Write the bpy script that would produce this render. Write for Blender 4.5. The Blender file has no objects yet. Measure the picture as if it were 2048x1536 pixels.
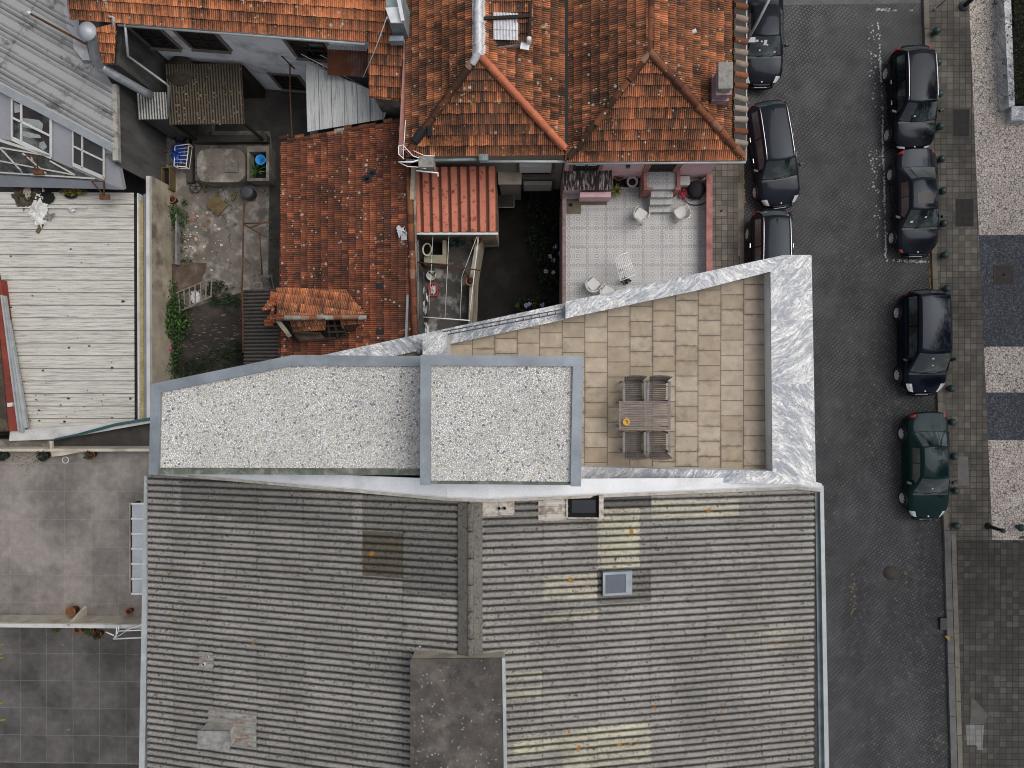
SKY_STRENGTH, SUN_STRENGTH = 0.15, 1.1
import bpy, bmesh, math, random
from mathutils import Vector, Matrix
R = random.Random(7)
V = Vector
F, H = 1399.0, 31.0
CX, CY, NX, NY = 1024.0, 768.0, 1060.0, 760.0      # picture centre and nadir of the drone camera (photo pixels)
Q = V(((NX-CX)/F, (CY-NY)/F, -1)).normalized().rotation_difference(V((0, 0, -1)))
scene = bpy.context.scene
COL = scene.collection

def ray(px, py): return Q @ V(((px-CX)/F, (CY-py)/F, -1))
def P(px, py, z=0.0):
    r = ray(px, py); t = (H-z)/-r.z
    return V((r.x*t, r.y*t, z))
def PY(px, py, y):
    r = ray(px, py); t = y/r.y
    return V((r.x*t, y, H+r.z*t))
def PX(px, py, x):
    r = ray(px, py); t = x/r.x
    return V((x, r.y*t, H+r.z*t))
def PPL(px, py, p0, n):
    r = ray(px, py); o = V((0, 0, H)); t = (p0-o).dot(n)/r.dot(n)
    return o+r*t
def XY(px, py, z): p = P(px, py, z); return (p.x, p.y)

# ---------------------------------------------------------------- objects
def tag(o, label=None, cat=None, group=None, kind=None):
    if label: o['label'] = label
    if cat: o['category'] = cat
    if group: o['group'] = group
    if kind: o['kind'] = kind
    return o
def thing(name, label, cat, loc=(0, 0, 0), rotz=0.0, group=None):
    o = bpy.data.objects.new(name, None); o.empty_display_size = .2
    COL.objects.link(o); o.location = V(loc); o.rotation_euler = (0, 0, rotz)
    return tag(o, label, cat, group)
def wloc(o):
    l = V((0, 0, 0))
    while o is not None: l = l + V(o.location); o = o.parent
    return l
def copy_tree(o, parent=None):
    c = o.copy(); COL.objects.link(c)
    if parent is not None: c.parent = parent
    for ch in list(o.children): copy_tree(ch, c)
    return c
class MB:
    def __init__(s): s.v = []; s.f = []; s.mi = []; s.col = []; s.uv = []; s.sm = []; s.c = (.5, .5, .5)
    def add(s, pts, faces, mi=0, smooth=False, col=None, uvs=None):
        o = len(s.v); s.v += [V(p) for p in pts]
        for k, f in enumerate(faces):
            s.f.append([o+i for i in f]); s.mi.append(mi); s.sm.append(smooth)
            s.col.append(col if col is not None else s.c); s.uv.append(uvs[k] if uvs else None)
        return s
    def poly(s, pts, mi=0, col=None): return s.add(pts, [list(range(len(pts)))], mi, False, col)
    def box(s, x0, x1, y0, y1, z0, z1, mi=0, col=None):
        p = [(x, y, z) for z in (z0, z1) for y in (y0, y1) for x in (x0, x1)]
        return s.add(p, [(0, 2, 3, 1), (4, 5, 7, 6), (0, 1, 5, 4), (2, 6, 7, 3), (0, 4, 6, 2), (1, 3, 7, 5)], mi, False, col)
    def obox(s, c, a, b, n, mi=0, col=None):           # centre and three half-axes
        c = V(c); a = V(a); b = V(b); n = V(n)
        p = [c+a*i+b*j+n*k for k in (-1, 1) for j in (-1, 1) for i in (-1, 1)]
        return s.add(p, [(0, 2, 3, 1), (4, 5, 7, 6), (0, 1, 5, 4), (2, 6, 7, 3), (0, 4, 6, 2), (1, 3, 7, 5)], mi, False, col)
    def bar(s, p0, p1, w, h, mi=0, col=None, up=(0, 0, 1)):
        p0 = V(p0); p1 = V(p1); d = p1-p0
        u = V(up)
        if abs(d.normalized().dot(u)) > .98: u = V((1, 0, 0))
        b = d.cross(u).normalized(); n = b.cross(d).normalized()
        return s.obox((p0+p1)/2, d/2, b*(w/2), n*(h/2), mi, col)
    def prism(s, pts, z0, z1, mi=0, col=None, mi_side=None, bottom=True):
        pts = [V((p[0], p[1], 0)) for p in pts]
        a = sum(pts[i].x*pts[(i+1) % len(pts)].y-pts[(i+1) % len(pts)].x*pts[i].y for i in range(len(pts)))
        if a < 0: pts.reverse()
        n = len(pts)
        zz0 = z0 if callable(z0) else (lambda p: z0); zz1 = z1 if callable(z1) else (lambda p: z1)
        v = [V((p.x, p.y, zz0(p))) for p in pts]+[V((p.x, p.y, zz1(p))) for p in pts]
        s.add(v, [[n+i for i in range(n)]]+([[n-1-i for i in range(n)]] if bottom else []), mi, False, col)
        s.add(v, [(i, (i+1) % n, n+(i+1) % n, n+i) for i in range(n)], mi if mi_side is None else mi_side, False, col)
        return s
    def tube(s, pts, r, n=8, mi=0, col=None, cap=True, closed=False):
        pts = [V(p) for p in pts]; m = len(pts); rr = r if isinstance(r, (list, tuple)) else [r]*m
        ring = []; vs = []
        prev = None
        for i, p in enumerate(pts):
            d = (pts[(i+1) % m]-pts[i-1]) if closed else (pts[min(i+1, m-1)]-pts[max(i-1, 0)])
            d = d.normalized() if d.length > 1e-9 else V((0, 0, 1))
            if prev is None:
                u = V((0, 0, 1)) if abs(d.z) < .9 else V((1, 0, 0)); a = d.cross(u).normalized()
            else:
                a = (prev-d*prev.dot(d)).normalized()
            prev = a; b = d.cross(a)
            vs += [p+(a*math.cos(t*2*math.pi/n)+b*math.sin(t*2*math.pi/n))*rr[i] for t in range(n)]
        fs = []
        for i in range(m if closed else m-1):
            for t in range(n):
                j = (i+1) % m
                fs.append((i*n+t, i*n+(t+1) % n, j*n+(t+1) % n, j*n+t))
        if cap and not closed:
            fs.append(list(range(n-1, -1, -1))); fs.append([(m-1)*n+t for t in range(n)])
        return s.add(vs, fs, mi, True, col)
    def lathe(s, c, prof, n=16, mi=0, col=None, sx=1, sy=1):   # prof: (r, z) from bottom to top
        c = V(c); vs = []; fs = []
        for (r, z) in prof:
            vs += [c+V((r*sx*math.cos(2*math.pi*t/n), r*sy*math.sin(2*math.pi*t/n), z)) for t in range(n)]
        for i in range(len(prof)-1):
            for t in range(n): fs.append((i*n+t, i*n+(t+1) % n, (i+1)*n+(t+1) % n, (i+1)*n+t))
        fs.append(list(range(n-1, -1, -1))); fs.append([(len(prof)-1)*n+t for t in range(n)])
        return s.add(vs, fs, mi, True, col)
    def grid(s, fn, nu, nv, mi=0, col=None, smooth=True, flip=False):
        vs = [V(fn(i/nu, j/nv)) for j in range(nv+1) for i in range(nu+1)]; fs = []
        for j in range(nv):
            for i in range(nu):
                a = j*(nu+1)+i; f = (a, a+1, a+nu+2, a+nu+1)
                fs.append(f[::-1] if flip else f)
        return s.add(vs, fs, mi, smooth, col)
    def halftube(s, p0, p1, r0, r1, up=(0, 0, 1), n=8, mi=0, col=None, cap=True, capcol=None):
        p0 = V(p0); p1 = V(p1); d = (p1-p0).normalized(); b = d.cross(V(up)).normalized(); u = b.cross(d)
        vs = []
        for p, r in ((p0, r0), (p1, r1)):
            vs += [p+b*r*math.cos(math.pi*t/n)+u*r*math.sin(math.pi*t/n) for t in range(n+1)]
        fs = [(t+1, t, n+1+t, n+2+t) for t in range(n)]
        s.add(vs, fs, mi, True, col)
        if cap: s.add(vs, [list(range(n+1)), [2*n+1-t for t in range(n+1)]], mi, False, capcol or col)
        return s
    def leaves(s, c, rad, n, size, mi=0, flat=.5, rnd=R, shell=.35):
        c = V(c)
        for _ in range(n):
            while True:
                p = V((rnd.uniform(-1, 1), rnd.uniform(-1, 1), rnd.uniform(-1, 1)))
                if shell < p.length < 1: break
            p = V((p.x*rad[0], p.y*rad[1], p.z*rad[2]))+c
            nn = V((rnd.gauss(0, 1), rnd.gauss(0, 1), rnd.gauss(0, .6)+flat*2)).normalized()
            a = nn.cross(V((rnd.gauss(0, 1), rnd.gauss(0, 1), rnd.gauss(0, 1)))).normalized(); b = nn.cross(a)
            l = size*rnd.uniform(.6, 1.4); w = l*rnd.uniform(.35, .6)
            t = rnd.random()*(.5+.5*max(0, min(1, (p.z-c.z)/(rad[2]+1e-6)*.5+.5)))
            s.add([p-a*l/2, p+b*w/2+nn*l*.06, p+a*l/2, p-b*w/2+nn*l*.06], [(0, 1, 2, 3)], mi, False, (t, rnd.random(), 0))
        return s
    def blades(s, c, n, L, w, spread=1.0, mi=0, rnd=R, droop=.3):
        c = V(c)
        for k in range(n):
            a = 2*math.pi*(k+rnd.random())/n; e = rnd.uniform(.25, 1.0)*spread
            d = V((math.cos(a)*e, math.sin(a)*e, 1.0)).normalized(); l = L*rnd.uniform(.7, 1.1)
            b = d.cross(V((0, 0, 1))).normalized()*w/2
            m = c+d*l*.55; t = c+d*l+V((math.cos(a), math.sin(a), -1))*l*droop*e
            tc = (rnd.random(), rnd.random(), 0)
            s.add([c-b*.6, c+b*.6, m+b, m-b, t], [(0, 1, 2, 3), (3, 2, 4)], mi, False, tc)
        return s
    def build(s, name, mats, parent=None, label=None, world=True, bevel=0, subsurf=0, origin=None):
        me = bpy.data.meshes.new(name)
        off = V((0, 0, 0))
        if parent is not None and world: off = wloc(parent)
        if origin is not None: off = V(origin)
        me.from_pydata([tuple(p-off) for p in s.v], [], s.f)
        for m in (mats if isinstance(mats, (list, tuple)) else [mats]): me.materials.append(m)
        me.polygons.foreach_set('material_index', s.mi); me.polygons.foreach_set('use_smooth', s.sm)
        ca = me.color_attributes.new('tint', 'FLOAT_COLOR', 'CORNER'); ul = me.uv_layers.new(name='UVMap')
        cd = []; ud = []
        for p, c, uv in zip(me.polygons, s.col, s.uv):
            n = p.normal; ax, ay, az = abs(n.x), abs(n.y), abs(n.z)
            for k, vi in enumerate(p.vertices):
                q = s.v[vi]
                if uv: ud += [uv[k][0], uv[k][1]]
                elif az >= ax and az >= ay: ud += [q.x, q.y]
                elif ax >= ay: ud += [q.y, q.z]
                else: ud += [q.x, q.z]
                cc = c[k] if isinstance(c[0], (tuple, list)) else c
                cd += [cc[0], cc[1], cc[2], 1.0]
        ca.data.foreach_set('color', cd); ul.data.foreach_set('uv', ud)
        me.update()
        o = bpy.data.objects.new(name, me); COL.objects.link(o)
        if parent is not None: o.parent = parent
        if origin is not None: o.location = off
        if label: o['label'] = label
        if bevel:
            b = o.modifiers.new('Bevel', 'BEVEL'); b.width = bevel; b.segments = 2; b.limit_method = 'ANGLE'
        if subsurf:
            b = o.modifiers.new('Subdivision', 'SUBSURF'); b.levels = subsurf; b.render_levels = subsurf
        return o
    def solo(s, name, mats, label, cat, group=None, kind=None, **kw):
        xs = [p.x for p in s.v]; ys = [p.y for p in s.v]; zs = [p.z for p in s.v]
        o = s.build(name, mats, origin=((min(xs)+max(xs))/2, (min(ys)+max(ys))/2, min(zs)), **kw)
        return tag(o, label, cat, group, kind)
    def struct(s, name, mats, label=None):
        o = s.build(name, mats); return tag(o, label, None, None, 'structure')

# ---------------------------------------------------------------- material graph helper
def c4(c): return (c[0], c[1], c[2], 1.0)
class G:
    def __init__(s, name, rough=.8, metal=0.0, spec=.3):
        s.m = bpy.data.materials.new(name); s.m.use_nodes = True; s.nt = s.m.node_tree
        s.b = s.nt.nodes['Principled BSDF']
        s.b.inputs['Roughness'].default_value = rough; s.b.inputs['Metallic'].default_value = metal
        s.b.inputs['Specular IOR Level'].default_value = spec
        tc = s.nt.nodes.new('ShaderNodeTexCoord'); s.obj = tc.outputs['Object']; s.uv = tc.outputs['UV']
    def set(s, k, v):
        if isinstance(v, bpy.types.NodeSocket): s.nt.links.new(v, k)
        elif isinstance(v, (tuple, list)) and len(v) == 3 and k.type == 'RGBA': k.default_value = c4(v)
        else: k.default_value = v
    def N(s, typ, ins=None, **pr):
        n = s.nt.nodes.new(typ)
        for k, v in pr.items(): setattr(n, k, v)
        for k, v in (ins or {}).items(): s.set(n.inputs[k], v)
        return n
    def math(s, op, a, b=0.0, c=0.0, clamp=False):
        n = s.N('ShaderNodeMath', {0: a, 1: b, 2: c}, operation=op, use_clamp=clamp); return n.outputs[0]
    def vm(s, op, a, b=(0, 0, 0)):
        return s.N('ShaderNodeVectorMath', {0: a, 1: b}, operation=op).outputs[0]
    def mix(s, f, a, b, blend='MIX'):
        n = s.N('ShaderNodeMix', None, data_type='RGBA', blend_type=blend)
        s.set(n.inputs[0], f); s.set(n.inputs[6], a); s.set(n.inputs[7], b); return n.outputs[2]
    def ramp(s, f, st, interp='LINEAR'):
        n = s.N('ShaderNodeValToRGB', {0: f}); r = n.color_ramp; r.interpolation = interp
        while len(r.elements) < len(st): r.elements.new(.5)
        for e, (p, c) in zip(r.elements, st):
            e.position = p; e.color = c4(c) if isinstance(c, (tuple, list)) else (c, c, c, 1)
        return n.outputs[0]
    def mr(s, f, a, b, c=0.0, d=1.0):
        return s.N('ShaderNodeMapRange', {0: f, 1: a, 2: b, 3: c, 4: d}).outputs[0]
    def noise(s, scale, detail=3.0, rough=.55, vec=None, dist=0.0, color=False):
        n = s.N('ShaderNodeTexNoise', {'Vector': vec if vec is not None else s.obj, 'Scale': scale, 'Detail': detail, 'Roughness': rough, 'Distortion': dist})
        return n.outputs['Color'] if color else n.outputs[0]
    def vor(s, scale, feature='F1', vec=None, rand=1.0):
        return s.N('ShaderNodeTexVoronoi', {'Vector': vec if vec is not None else s.obj, 'Scale': scale, 'Randomness': rand}, feature=feature)
    def mapv(s, vec, loc=(0, 0, 0), rot=(0, 0, 0), scale=(1, 1, 1)):
        return s.N('ShaderNodeMapping', {'Vector': vec, 'Location': loc, 'Rotation': rot, 'Scale': scale}).outputs[0]
    def attr(s, ch=None):
        n = s.N('ShaderNodeVertexColor', None, layer_name='tint')
        if ch is None: return n.outputs[0]
        return s.N('ShaderNodeSeparateColor', {0: n.outputs[0]}).outputs[ch]
    def sep(s, vec): return s.N('ShaderNodeSeparateXYZ', {0: vec}).outputs
    def comb(s, x, y, z=0.0): return s.N('ShaderNodeCombineXYZ', {0: x, 1: y, 2: z}).outputs[0]
    def white(s, vec): n = s.N('ShaderNodeTexWhiteNoise', {'Vector': vec}, noise_dimensions='3D'); return n.outputs['Value']
    def cells(s, w, h, shift=0.0, vec=None, wob=0.0):
        """grid of w x h cells, each column shifted: returns (random per cell, distance to joint, fu, fv)"""
        v = vec if vec is not None else s.uv
        if wob: v = s.vm('ADD', v, s.vm('SCALE', s.vm('SUBTRACT', s.noise(1.3, 2, vec=v, color=True), (.5, .5, .5))));
        x, y, _ = s.sep(v)
        a = s.math('DIVIDE', x, w); ci = s.math('FLOOR', a); fu = s.math('FRACT', a)
        b = s.math('DIVIDE', s.math('MULTIPLY_ADD', ci, shift, y), h); ri = s.math('FLOOR', b); fv = s.math('FRACT', b)
        du = s.math('MULTIPLY', s.math('MINIMUM', fu, s.math('SUBTRACT', 1.0, fu)), w)
        dv = s.math('MULTIPLY', s.math('MINIMUM', fv, s.math('SUBTRACT', 1.0, fv)), h)
        return s.white(s.comb(ci, ri, 3.7)), s.math('MINIMUM', du, dv), fu, fv
    def bump(s, h, strength=.3, dist=.02):
        n = s.N('ShaderNodeBump', {'Height': h, 'Strength': strength, 'Distance': dist}); s.set(s.b.inputs['Normal'], n.outputs[0])
    def out(s, col, rough=None):
        s.set(s.b.inputs['Base Color'], col)
        if rough is not None: s.set(s.b.inputs['Roughness'], rough)
        return s.m
# ---------------------------------------------------------------- materials
_cache = {}
def weather(name, col, var=.25, scale=2.0, rough=.85, metal=0.0, stain=None, amt=.5, bump=.15, fine=40.0, sscale=None, streak=None, spec=.3, seam=None, crack=None):
    key = name
    if key in _cache: return _cache[key]
    g = G(name, rough, metal, spec)
    vec = g.obj
    if streak: vec = g.mapv(g.obj, scale=streak)
    n1 = g.noise(scale, 5, .6, vec); n2 = g.noise(fine, 3, .6)
    lo = [c*(1-var) for c in col]; hi = [min(1, c*(1+var)) for c in col]
    c = g.ramp(n1, [(.3, lo), (.7, hi)])
    c = g.mix(.35, c, g.ramp(n2, [(.3, .35), (.7, 1.0)]), 'MULTIPLY')
    if stain:
        n3 = g.noise(sscale or scale*.7, 6, .65, g.mapv(vec, (3.1, 7.7, 1.3)))
        c = g.mix(g.math('MULTIPLY', g.mr(n3, .5, .66), amt), c, stain)
    if seam: c = g.mix(g.mr(g.attr(1), .45, .6, 0, .7), c, seam)
    if crack:
        wv = g.vm('ADD', g.obj, g.vm('MULTIPLY', g.vm('SUBTRACT', g.noise(2.5, 4, .6, color=True), (.5, .5, .5)), (.5, .5, .5)))
        e = g.vor(crack, 'DISTANCE_TO_EDGE', wv).outputs['Distance']
        c = g.mix(g.math('MULTIPLY', g.mr(e, .004, .015, .7, 0), g.mr(g.noise(.6, 2), .45, .55)), c, (.02, .018, .015))
    if bump: g.bump(n2, bump, .01)
    _cache[key] = g.out(c); return _cache[key]
def plain(name, col, rough=.5, metal=0.0, spec=.5, coat=0.0):
    if name in _cache: return _cache[name]
    g = G(name, rough, metal, spec)
    n = g.noise(6, 3)
    if coat: g.b.inputs['Coat Weight'].default_value = coat; g.b.inputs['Coat Roughness'].default_value = .04
    _cache[name] = g.out(g.mix(.3, col, g.ramp(n, [(.3, [x*.7 for x in col]), (.7, [min(1, x*1.2) for x in col])]))); return _cache[name]

def m_clay(name, stops, dirt=.6, lichen=.5, dark=(.03, .022, .016), lr=(.10, .36)):
    g = G(name, .9, 0, .15)
    r, w, k = g.attr(0), g.attr(1), g.attr(2)
    c = g.ramp(r, stops)
    n1 = g.noise(.55, 4, .6); n2 = g.noise(9, 4, .65); n3 = g.noise(55, 2, .6)
    d = g.math('ADD', g.math('ADD', g.mr(n1, .4, .66, -.25, .55), g.math('MULTIPLY', w, .45)), g.mr(n2, .35, .75, -.35, .3), clamp=True)
    c = g.mix(g.math('MULTIPLY', d, dirt), c, dark)  # dirt plus the course shade painted into attr G
    c = g.mix(.55, c, g.ramp(n3, [(.3, .35), (.65, 1.1)]), 'MULTIPLY')
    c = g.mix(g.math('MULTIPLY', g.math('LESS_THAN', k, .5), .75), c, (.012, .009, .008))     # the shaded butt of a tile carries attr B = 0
    vo = g.vor(6.5); hit = g.math('LESS_THAN', g.math('ADD', vo.outputs['Distance'], g.mr(g.noise(30), .3, .7, -.07, .07)), g.math('MULTIPLY', g.math('MULTIPLY', g.white(vo.outputs['Position']), g.white(vo.outputs['Position'])), g.mr(g.noise(.9, 3, .6, g.mapv(g.obj, (7, 3, 5))), .38, .62, lr[0], lr[1])))
    hit = g.math('MULTIPLY', hit, g.math('GREATER_THAN', g.white(g.vm('ADD', vo.outputs['Position'], (1, 2, 3))), 1-lichen))
    lc = g.ramp(g.white(g.vm('ADD', vo.outputs['Position'], (4, 1, 9))), [(0, (.36, .35, .29)), (.6, (.46, .43, .36)), (.75, (.38, .22, .04)), (.85, (.30, .29, .25)), (1, (.62, .6, .56))])
    c = g.mix(g.math('MULTIPLY', hit, .8), c, lc)
    g.bump(n3, .35, .01)
    return g.out(c)
CLAY = [(0, (.085, .052, .038)), (.3, (.24, .105, .058)), (.6, (.44, .163, .078)), (.85, (.64, .225, .095)), (1, (.80, .32, .14))]
CLAY_RED = [(0, (.08, .045, .033)), (.35, (.19, .070, .042)), (.7, (.35, .110, .054)), (1, (.58, .18, .08))]
M_clay = m_clay('weathered_clay_tile', CLAY, .95, .7, lr=(.16, .46))
M_clay_red = m_clay('mossy_red_tile', CLAY_RED, .82, .95, lr=(.16, .46))
M_clay_new = m_clay('new_clay_ridge', [(0, (.22, .075, .04)), (.6, (.42, .135, .07)), (1, (.60, .20, .105))], .25, .1)
M_clay_old = m_clay('old_ridge_clay', [(0, (.05, .03, .02)), (.4, (.13, .05, .03)), (.7, (.26, .1, .05)), (1, (.32, .3, .25))], .7, .8)

def m_fibre(name):
    g = G(name, .95, 0, .15)
    t, ph, ye = g.attr(0), g.attr(1), g.attr(2)
    n2 = g.noise(26, 4, .7); n1 = g.noise(.8, 4, .6); n3 = g.noise(90, 2, .6)
    c = g.mix(t, (.10, .096, .088), (.56, .53, .48))
    c = g.mix(g.math('MULTIPLY', ye, g.mr(g.noise(3, 5, .7, g.mapv(g.obj, scale=(.5, 3, 1))), .35, .55, .25, 1)), c, g.mix(t, (.125, .088, .035), (.80, .75, .52)))
    c = g.mix(g.mr(n1, .38, .7, 0, .5), c, (.15, .142, .13))
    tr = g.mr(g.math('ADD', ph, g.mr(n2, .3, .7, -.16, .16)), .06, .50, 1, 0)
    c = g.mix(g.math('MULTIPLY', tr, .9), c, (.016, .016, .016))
    c = g.mix(.75, c, g.ramp(n3, [(.36, .2), (.6, 1.15)]), 'MULTIPLY')
    c = g.mix(g.math('MULTIPLY', g.mr(g.noise(11, 4, .8, g.mapv(g.obj, (3, 8, 1))), .585, .62), .8), c, (.016, .016, .014))
    c = g.mix(g.math('MULTIPLY', g.mr(g.math('SUBTRACT', g.noise(24, 3, .75), g.math('MULTIPLY', ph, .06)), .54, .58), .9), c, (.010, .010, .009))
    vo = g.vor(3.2); wr = g.white(vo.outputs['Position'])
    hit = g.math('LESS_THAN', g.math('ADD', vo.outputs['Distance'], g.mr(g.noise(40), .3, .7, -.09, .09)), g.mr(ye, 0, .5, .13, .19))
    hit = g.math('MULTIPLY', hit, g.math('GREATER_THAN', wr, g.mr(ye, 0, .6, .975, .62)))
    c = g.mix(hit, c, g.ramp(g.noise(60), [(.35, (.20, .075, .012)), (.6, (.42, .19, .02))]))
    g.bump(n3, .4, .008)
    return g.out(c)
M_fibre = m_fibre('fibre_cement_sheet')

def m_setts():
    g = G('granite_setts', .8, 0, .35)
    v = g.mapv(g.uv, rot=(0, 0, math.radians(45)))
    wv = g.vm('ADD', v, g.vm('MULTIPLY', g.vm('SUBTRACT', g.noise(2.2, 2, vec=g.uv, color=True), (.5, .5, .5)), (.05, .05, 0)))
    rnd, dj, fu, fv = g.cells(.145, .135, .067, wv)
    n1 = g.noise(.42, 4, .6, g.mapv(g.uv, scale=(1, .28, 1))); n2 = g.noise(70, 3, .6, g.uv); n3 = g.noise(1.1, 4, .6, g.uv)
    c = g.ramp(rnd, [(0, (.034, .034, .036)), (.5, (.050, .050, .052)), (.9, (.066, .066, .067)), (1, (.095, .094, .092))])
    c = g.mix(g.mr(n1, .42, .64, 0, .7), c, (.10, .10, .103))
    c = g.mix(g.mr(g.sep(g.uv)[1], -6.0, 15.0, 0, .45), c, (.15, .148, .147))  # vignette painted into the colour: setts lighten towards the north
    c = g.mix(g.mr(n3, .42, .7, 0, .6), c, (.034, .032, .034))
    c = g.mix(.5, c, g.ramp(n2, [(.3, .45), (.7, 1.2)]), 'MULTIPLY')
    j = g.mr(g.math('ADD', dj, g.mr(n2, .3, .7, -.004, .004)), .008, .02, 1, 0)
    fade = g.mr(g.noise(.9, 4, .65, g.mapv(g.uv, (4, 4, 0))), .36, .58, .55, 1.0)
    c = g.mix(g.math('MULTIPLY', j, fade), c, (.009, .009, .010))
    g.bump(g.math('ADD', g.math('MULTIPLY', g.math('MINIMUM', dj, .03), 30.0), g.math('MULTIPLY', n2, .2)), .5, .012)
    return g.out(c)
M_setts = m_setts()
def m_grid(name, w, h, cols, joint, jw=.012, shift=0.0, patch=None, wobble=.02, rough=.9, jfade=.85, bumps=.3, grime=None):
    g = G(name, rough, 0, .2)
    v = g.vm('ADD', g.uv, g.vm('MULTIPLY', g.vm('SUBTRACT', g.noise(1.5, 2, vec=g.uv, color=True), (.5, .5, .5)), (wobble, wobble, 0)))
    rnd, dj, fu, fv = g.cells(w, h, shift, v)
    n2 = g.noise(60, 3, .6, g.uv); n1 = g.noise(.5, 5, .6, g.uv); n3 = g.noise(3.3, 4, .65, g.uv)
    c = g.ramp(rnd, [(0, cols[0]), (.6, cols[1]), (1, cols[2])])
    if patch: c = g.mix(g.mr(n1, .42, .64, 0, .8), c, patch)
    c = g.mix(.5, c, g.ramp(n3, [(.3, .55), (.7, 1.15)]), 'MULTIPLY')
    c = g.mix(.4, c, g.ramp(n2, [(.3, .5), (.7, 1.2)]), 'MULTIPLY')
    if grime:
        e = g.mr(g.math('ADD', dj, g.mr(g.noise(5, 4, .7, g.uv), .3, .7, -.06, .07)), .0, .06, 1, 0); b_ = g.mr(g.noise(.55, 4, .6, g.mapv(g.uv, (9, 2, 0))), .4, .62, .08, .6)
        c = g.mix(g.math('MULTIPLY', e, b_), c, grime); c = g.mix(g.mr(g.noise(2.2, 5, .7, g.mapv(g.uv, (1, 5, 0))), .56, .72, 0, .45), c, grime)
    j = g.mr(g.math('ADD', dj, g.mr(n2, .3, .7, -.003, .003)), jw*.4, jw, 1, 0)
    c = g.mix(g.math('MULTIPLY', j, jfade), c, joint)
    g.bump(g.math('SUBTRACT', g.math('MULTIPLY', n2, .4), j), bumps, .008)
    return g.out(c)
M_pave = m_grid('concrete_pavers', .262, .262, [(.115, .104, .088), (.155, .14, .118), (.20, .18, .15)], (.030, .027, .022), .015, 0, (.07, .064, .056))
M_pave_dark = m_grid('dark_concrete_pavers', .262, .262, [(.058, .054, .048), (.078, .072, .064), (.11, .10, .09)], (.016, .015, .014), .015, 0, (.05, .047, .043))  # darker copy of the pavers for the lower pavement
M_terrace = m_grid('sandstone_terrace_tile', .597, .399, [(.365, .295, .215), (.41, .338, .255), (.455, .38, .295)], (.075, .07, .064), .013, .125, None, .004, .85, grime=(.13, .105, .08))
M_slab_light = m_grid('pale_terrace_concrete', 1.12, 1.14, [(.25, .222, .20), (.275, .246, .222), (.30, .268, .242)], (.34, .31, .28), .014, 0, (.13, .117, .107), .06, jfade=.3)
M_slab_dark = m_grid('dark_terrace_concrete', 1.12, 1.14, [(.112, .106, .10), (.12, .113, .107), (.128, .12, .113)], (.27, .255, .24), .013, 0, (.05, .047, .044), .06, jfade=.38)

def m_calcada(name, cols, joint, scale=10.5):
    g = G(name, .85, 0, .25)
    vo = g.vor(scale, 'F1', g.uv, .75); ed = g.vor(scale, 'DISTANCE_TO_EDGE', g.uv, .75).outputs['Distance']
    n1 = g.noise(.7, 4, .6, g.uv); n2 = g.noise(80, 2, .6, g.uv)
    c = g.ramp(g.white(vo.outputs['Position']), [(0, cols[0]), (.5, cols[1]), (1, cols[2])])
    c = g.mix(g.mr(n1, .4, .7, 0, .35), c, [x*.6 for x in cols[0]])
    c = g.mix(.3, c, g.ramp(n2, [(.3, .5), (.7, 1.2)]), 'MULTIPLY')
    c = g.mix(g.mr(ed, .03, .09, .9, 0), c, joint)
    g.bump(g.math('MINIMUM', ed, .15), .5, .05)
    return g.out(c)
M_calc = m_calcada('limestone_mosaic', [(.53, .455, .40), (.61, .535, .47), (.72, .645, .58)], (.10, .085, .072), 9.5)
M_basalt = m_calcada('basalt_mosaic', [(.055, .06, .07), (.085, .093, .108), (.16, .168, .187)], (.024, .026, .031), 16)

def m_azulejo():
    g = G('patterned_patio_tile', .45, 0, .4)
    S = .37
    v = g.vm('ADD', g.uv, (.12, .05, 0))
    rnd, dj, fu, fv = g.cells(S, S, 0, v)
    x, y, _ = g.sep(v)
    def cell(period, off):
        a = g.math('SUBTRACT', g.math('FRACT', g.math('ADD', g.math('DIVIDE', x, period), off)), .5)
        b = g.math('SUBTRACT', g.math('FRACT', g.math('ADD', g.math('DIVIDE', y, period), off)), .5)
        return g.math('ABSOLUTE', a), g.math('ABSOLUTE', b)
    a, b = cell(S, 0.0)
    r = g.math('SQRT', g.math('ADD', g.math('MULTIPLY', a, a), g.math('MULTIPLY', b, b)))
    r4 = g.math('POWER', g.math('ADD', g.math('POWER', a, 4.0), g.math('POWER', b, 4.0)), .25)
    def band(q, c, w): return g.mr(g.math('ABSOLUTE', g.math('SUBTRACT', q, c)), w*.6, w, 1, 0)
    m = g.math('MAXIMUM', band(r, .19, .05), g.math('MULTIPLY', band(r4, .38, .045), g.math('GREATER_THAN', g.math('FRACT', g.math('MULTIPLY', g.math('ADD', a, b), 7.0)), .35)))
    a2, b2 = cell(S*2, .25)
    dash = g.math('GREATER_THAN', g.math('FRACT', g.math('MULTIPLY', g.math('MAXIMUM', a2, b2), 18.0)), .35)
    m = g.math('MAXIMUM', m, g.math('MULTIPLY', band(g.math('MINIMUM', a2, b2), .035, .02), dash))
    n1 = g.noise(.9, 4, .6, g.uv); n2 = g.noise(14, 4, .65, g.uv)
    c = g.ramp(n1, [(.3, (.40, .39, .38)), (.7, (.49, .48, .47))])
    c = g.mix(g.math('MULTIPLY', m, g.mr(n2, .2, .55, .35, .8)), c, (.13, .135, .135))
    c = g.mix(g.mr(n2, .58, .75, 0, .4), c, (.33, .30, .24))
    c = g.mix(g.mr(dj, .004, .012, .6, 0), c, g.mix(g.mr(n1, .45, .6), (.16, .16, .15), (.34, .27, .13)))
    return g.out(c)
M_azulejo = m_azulejo()

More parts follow.
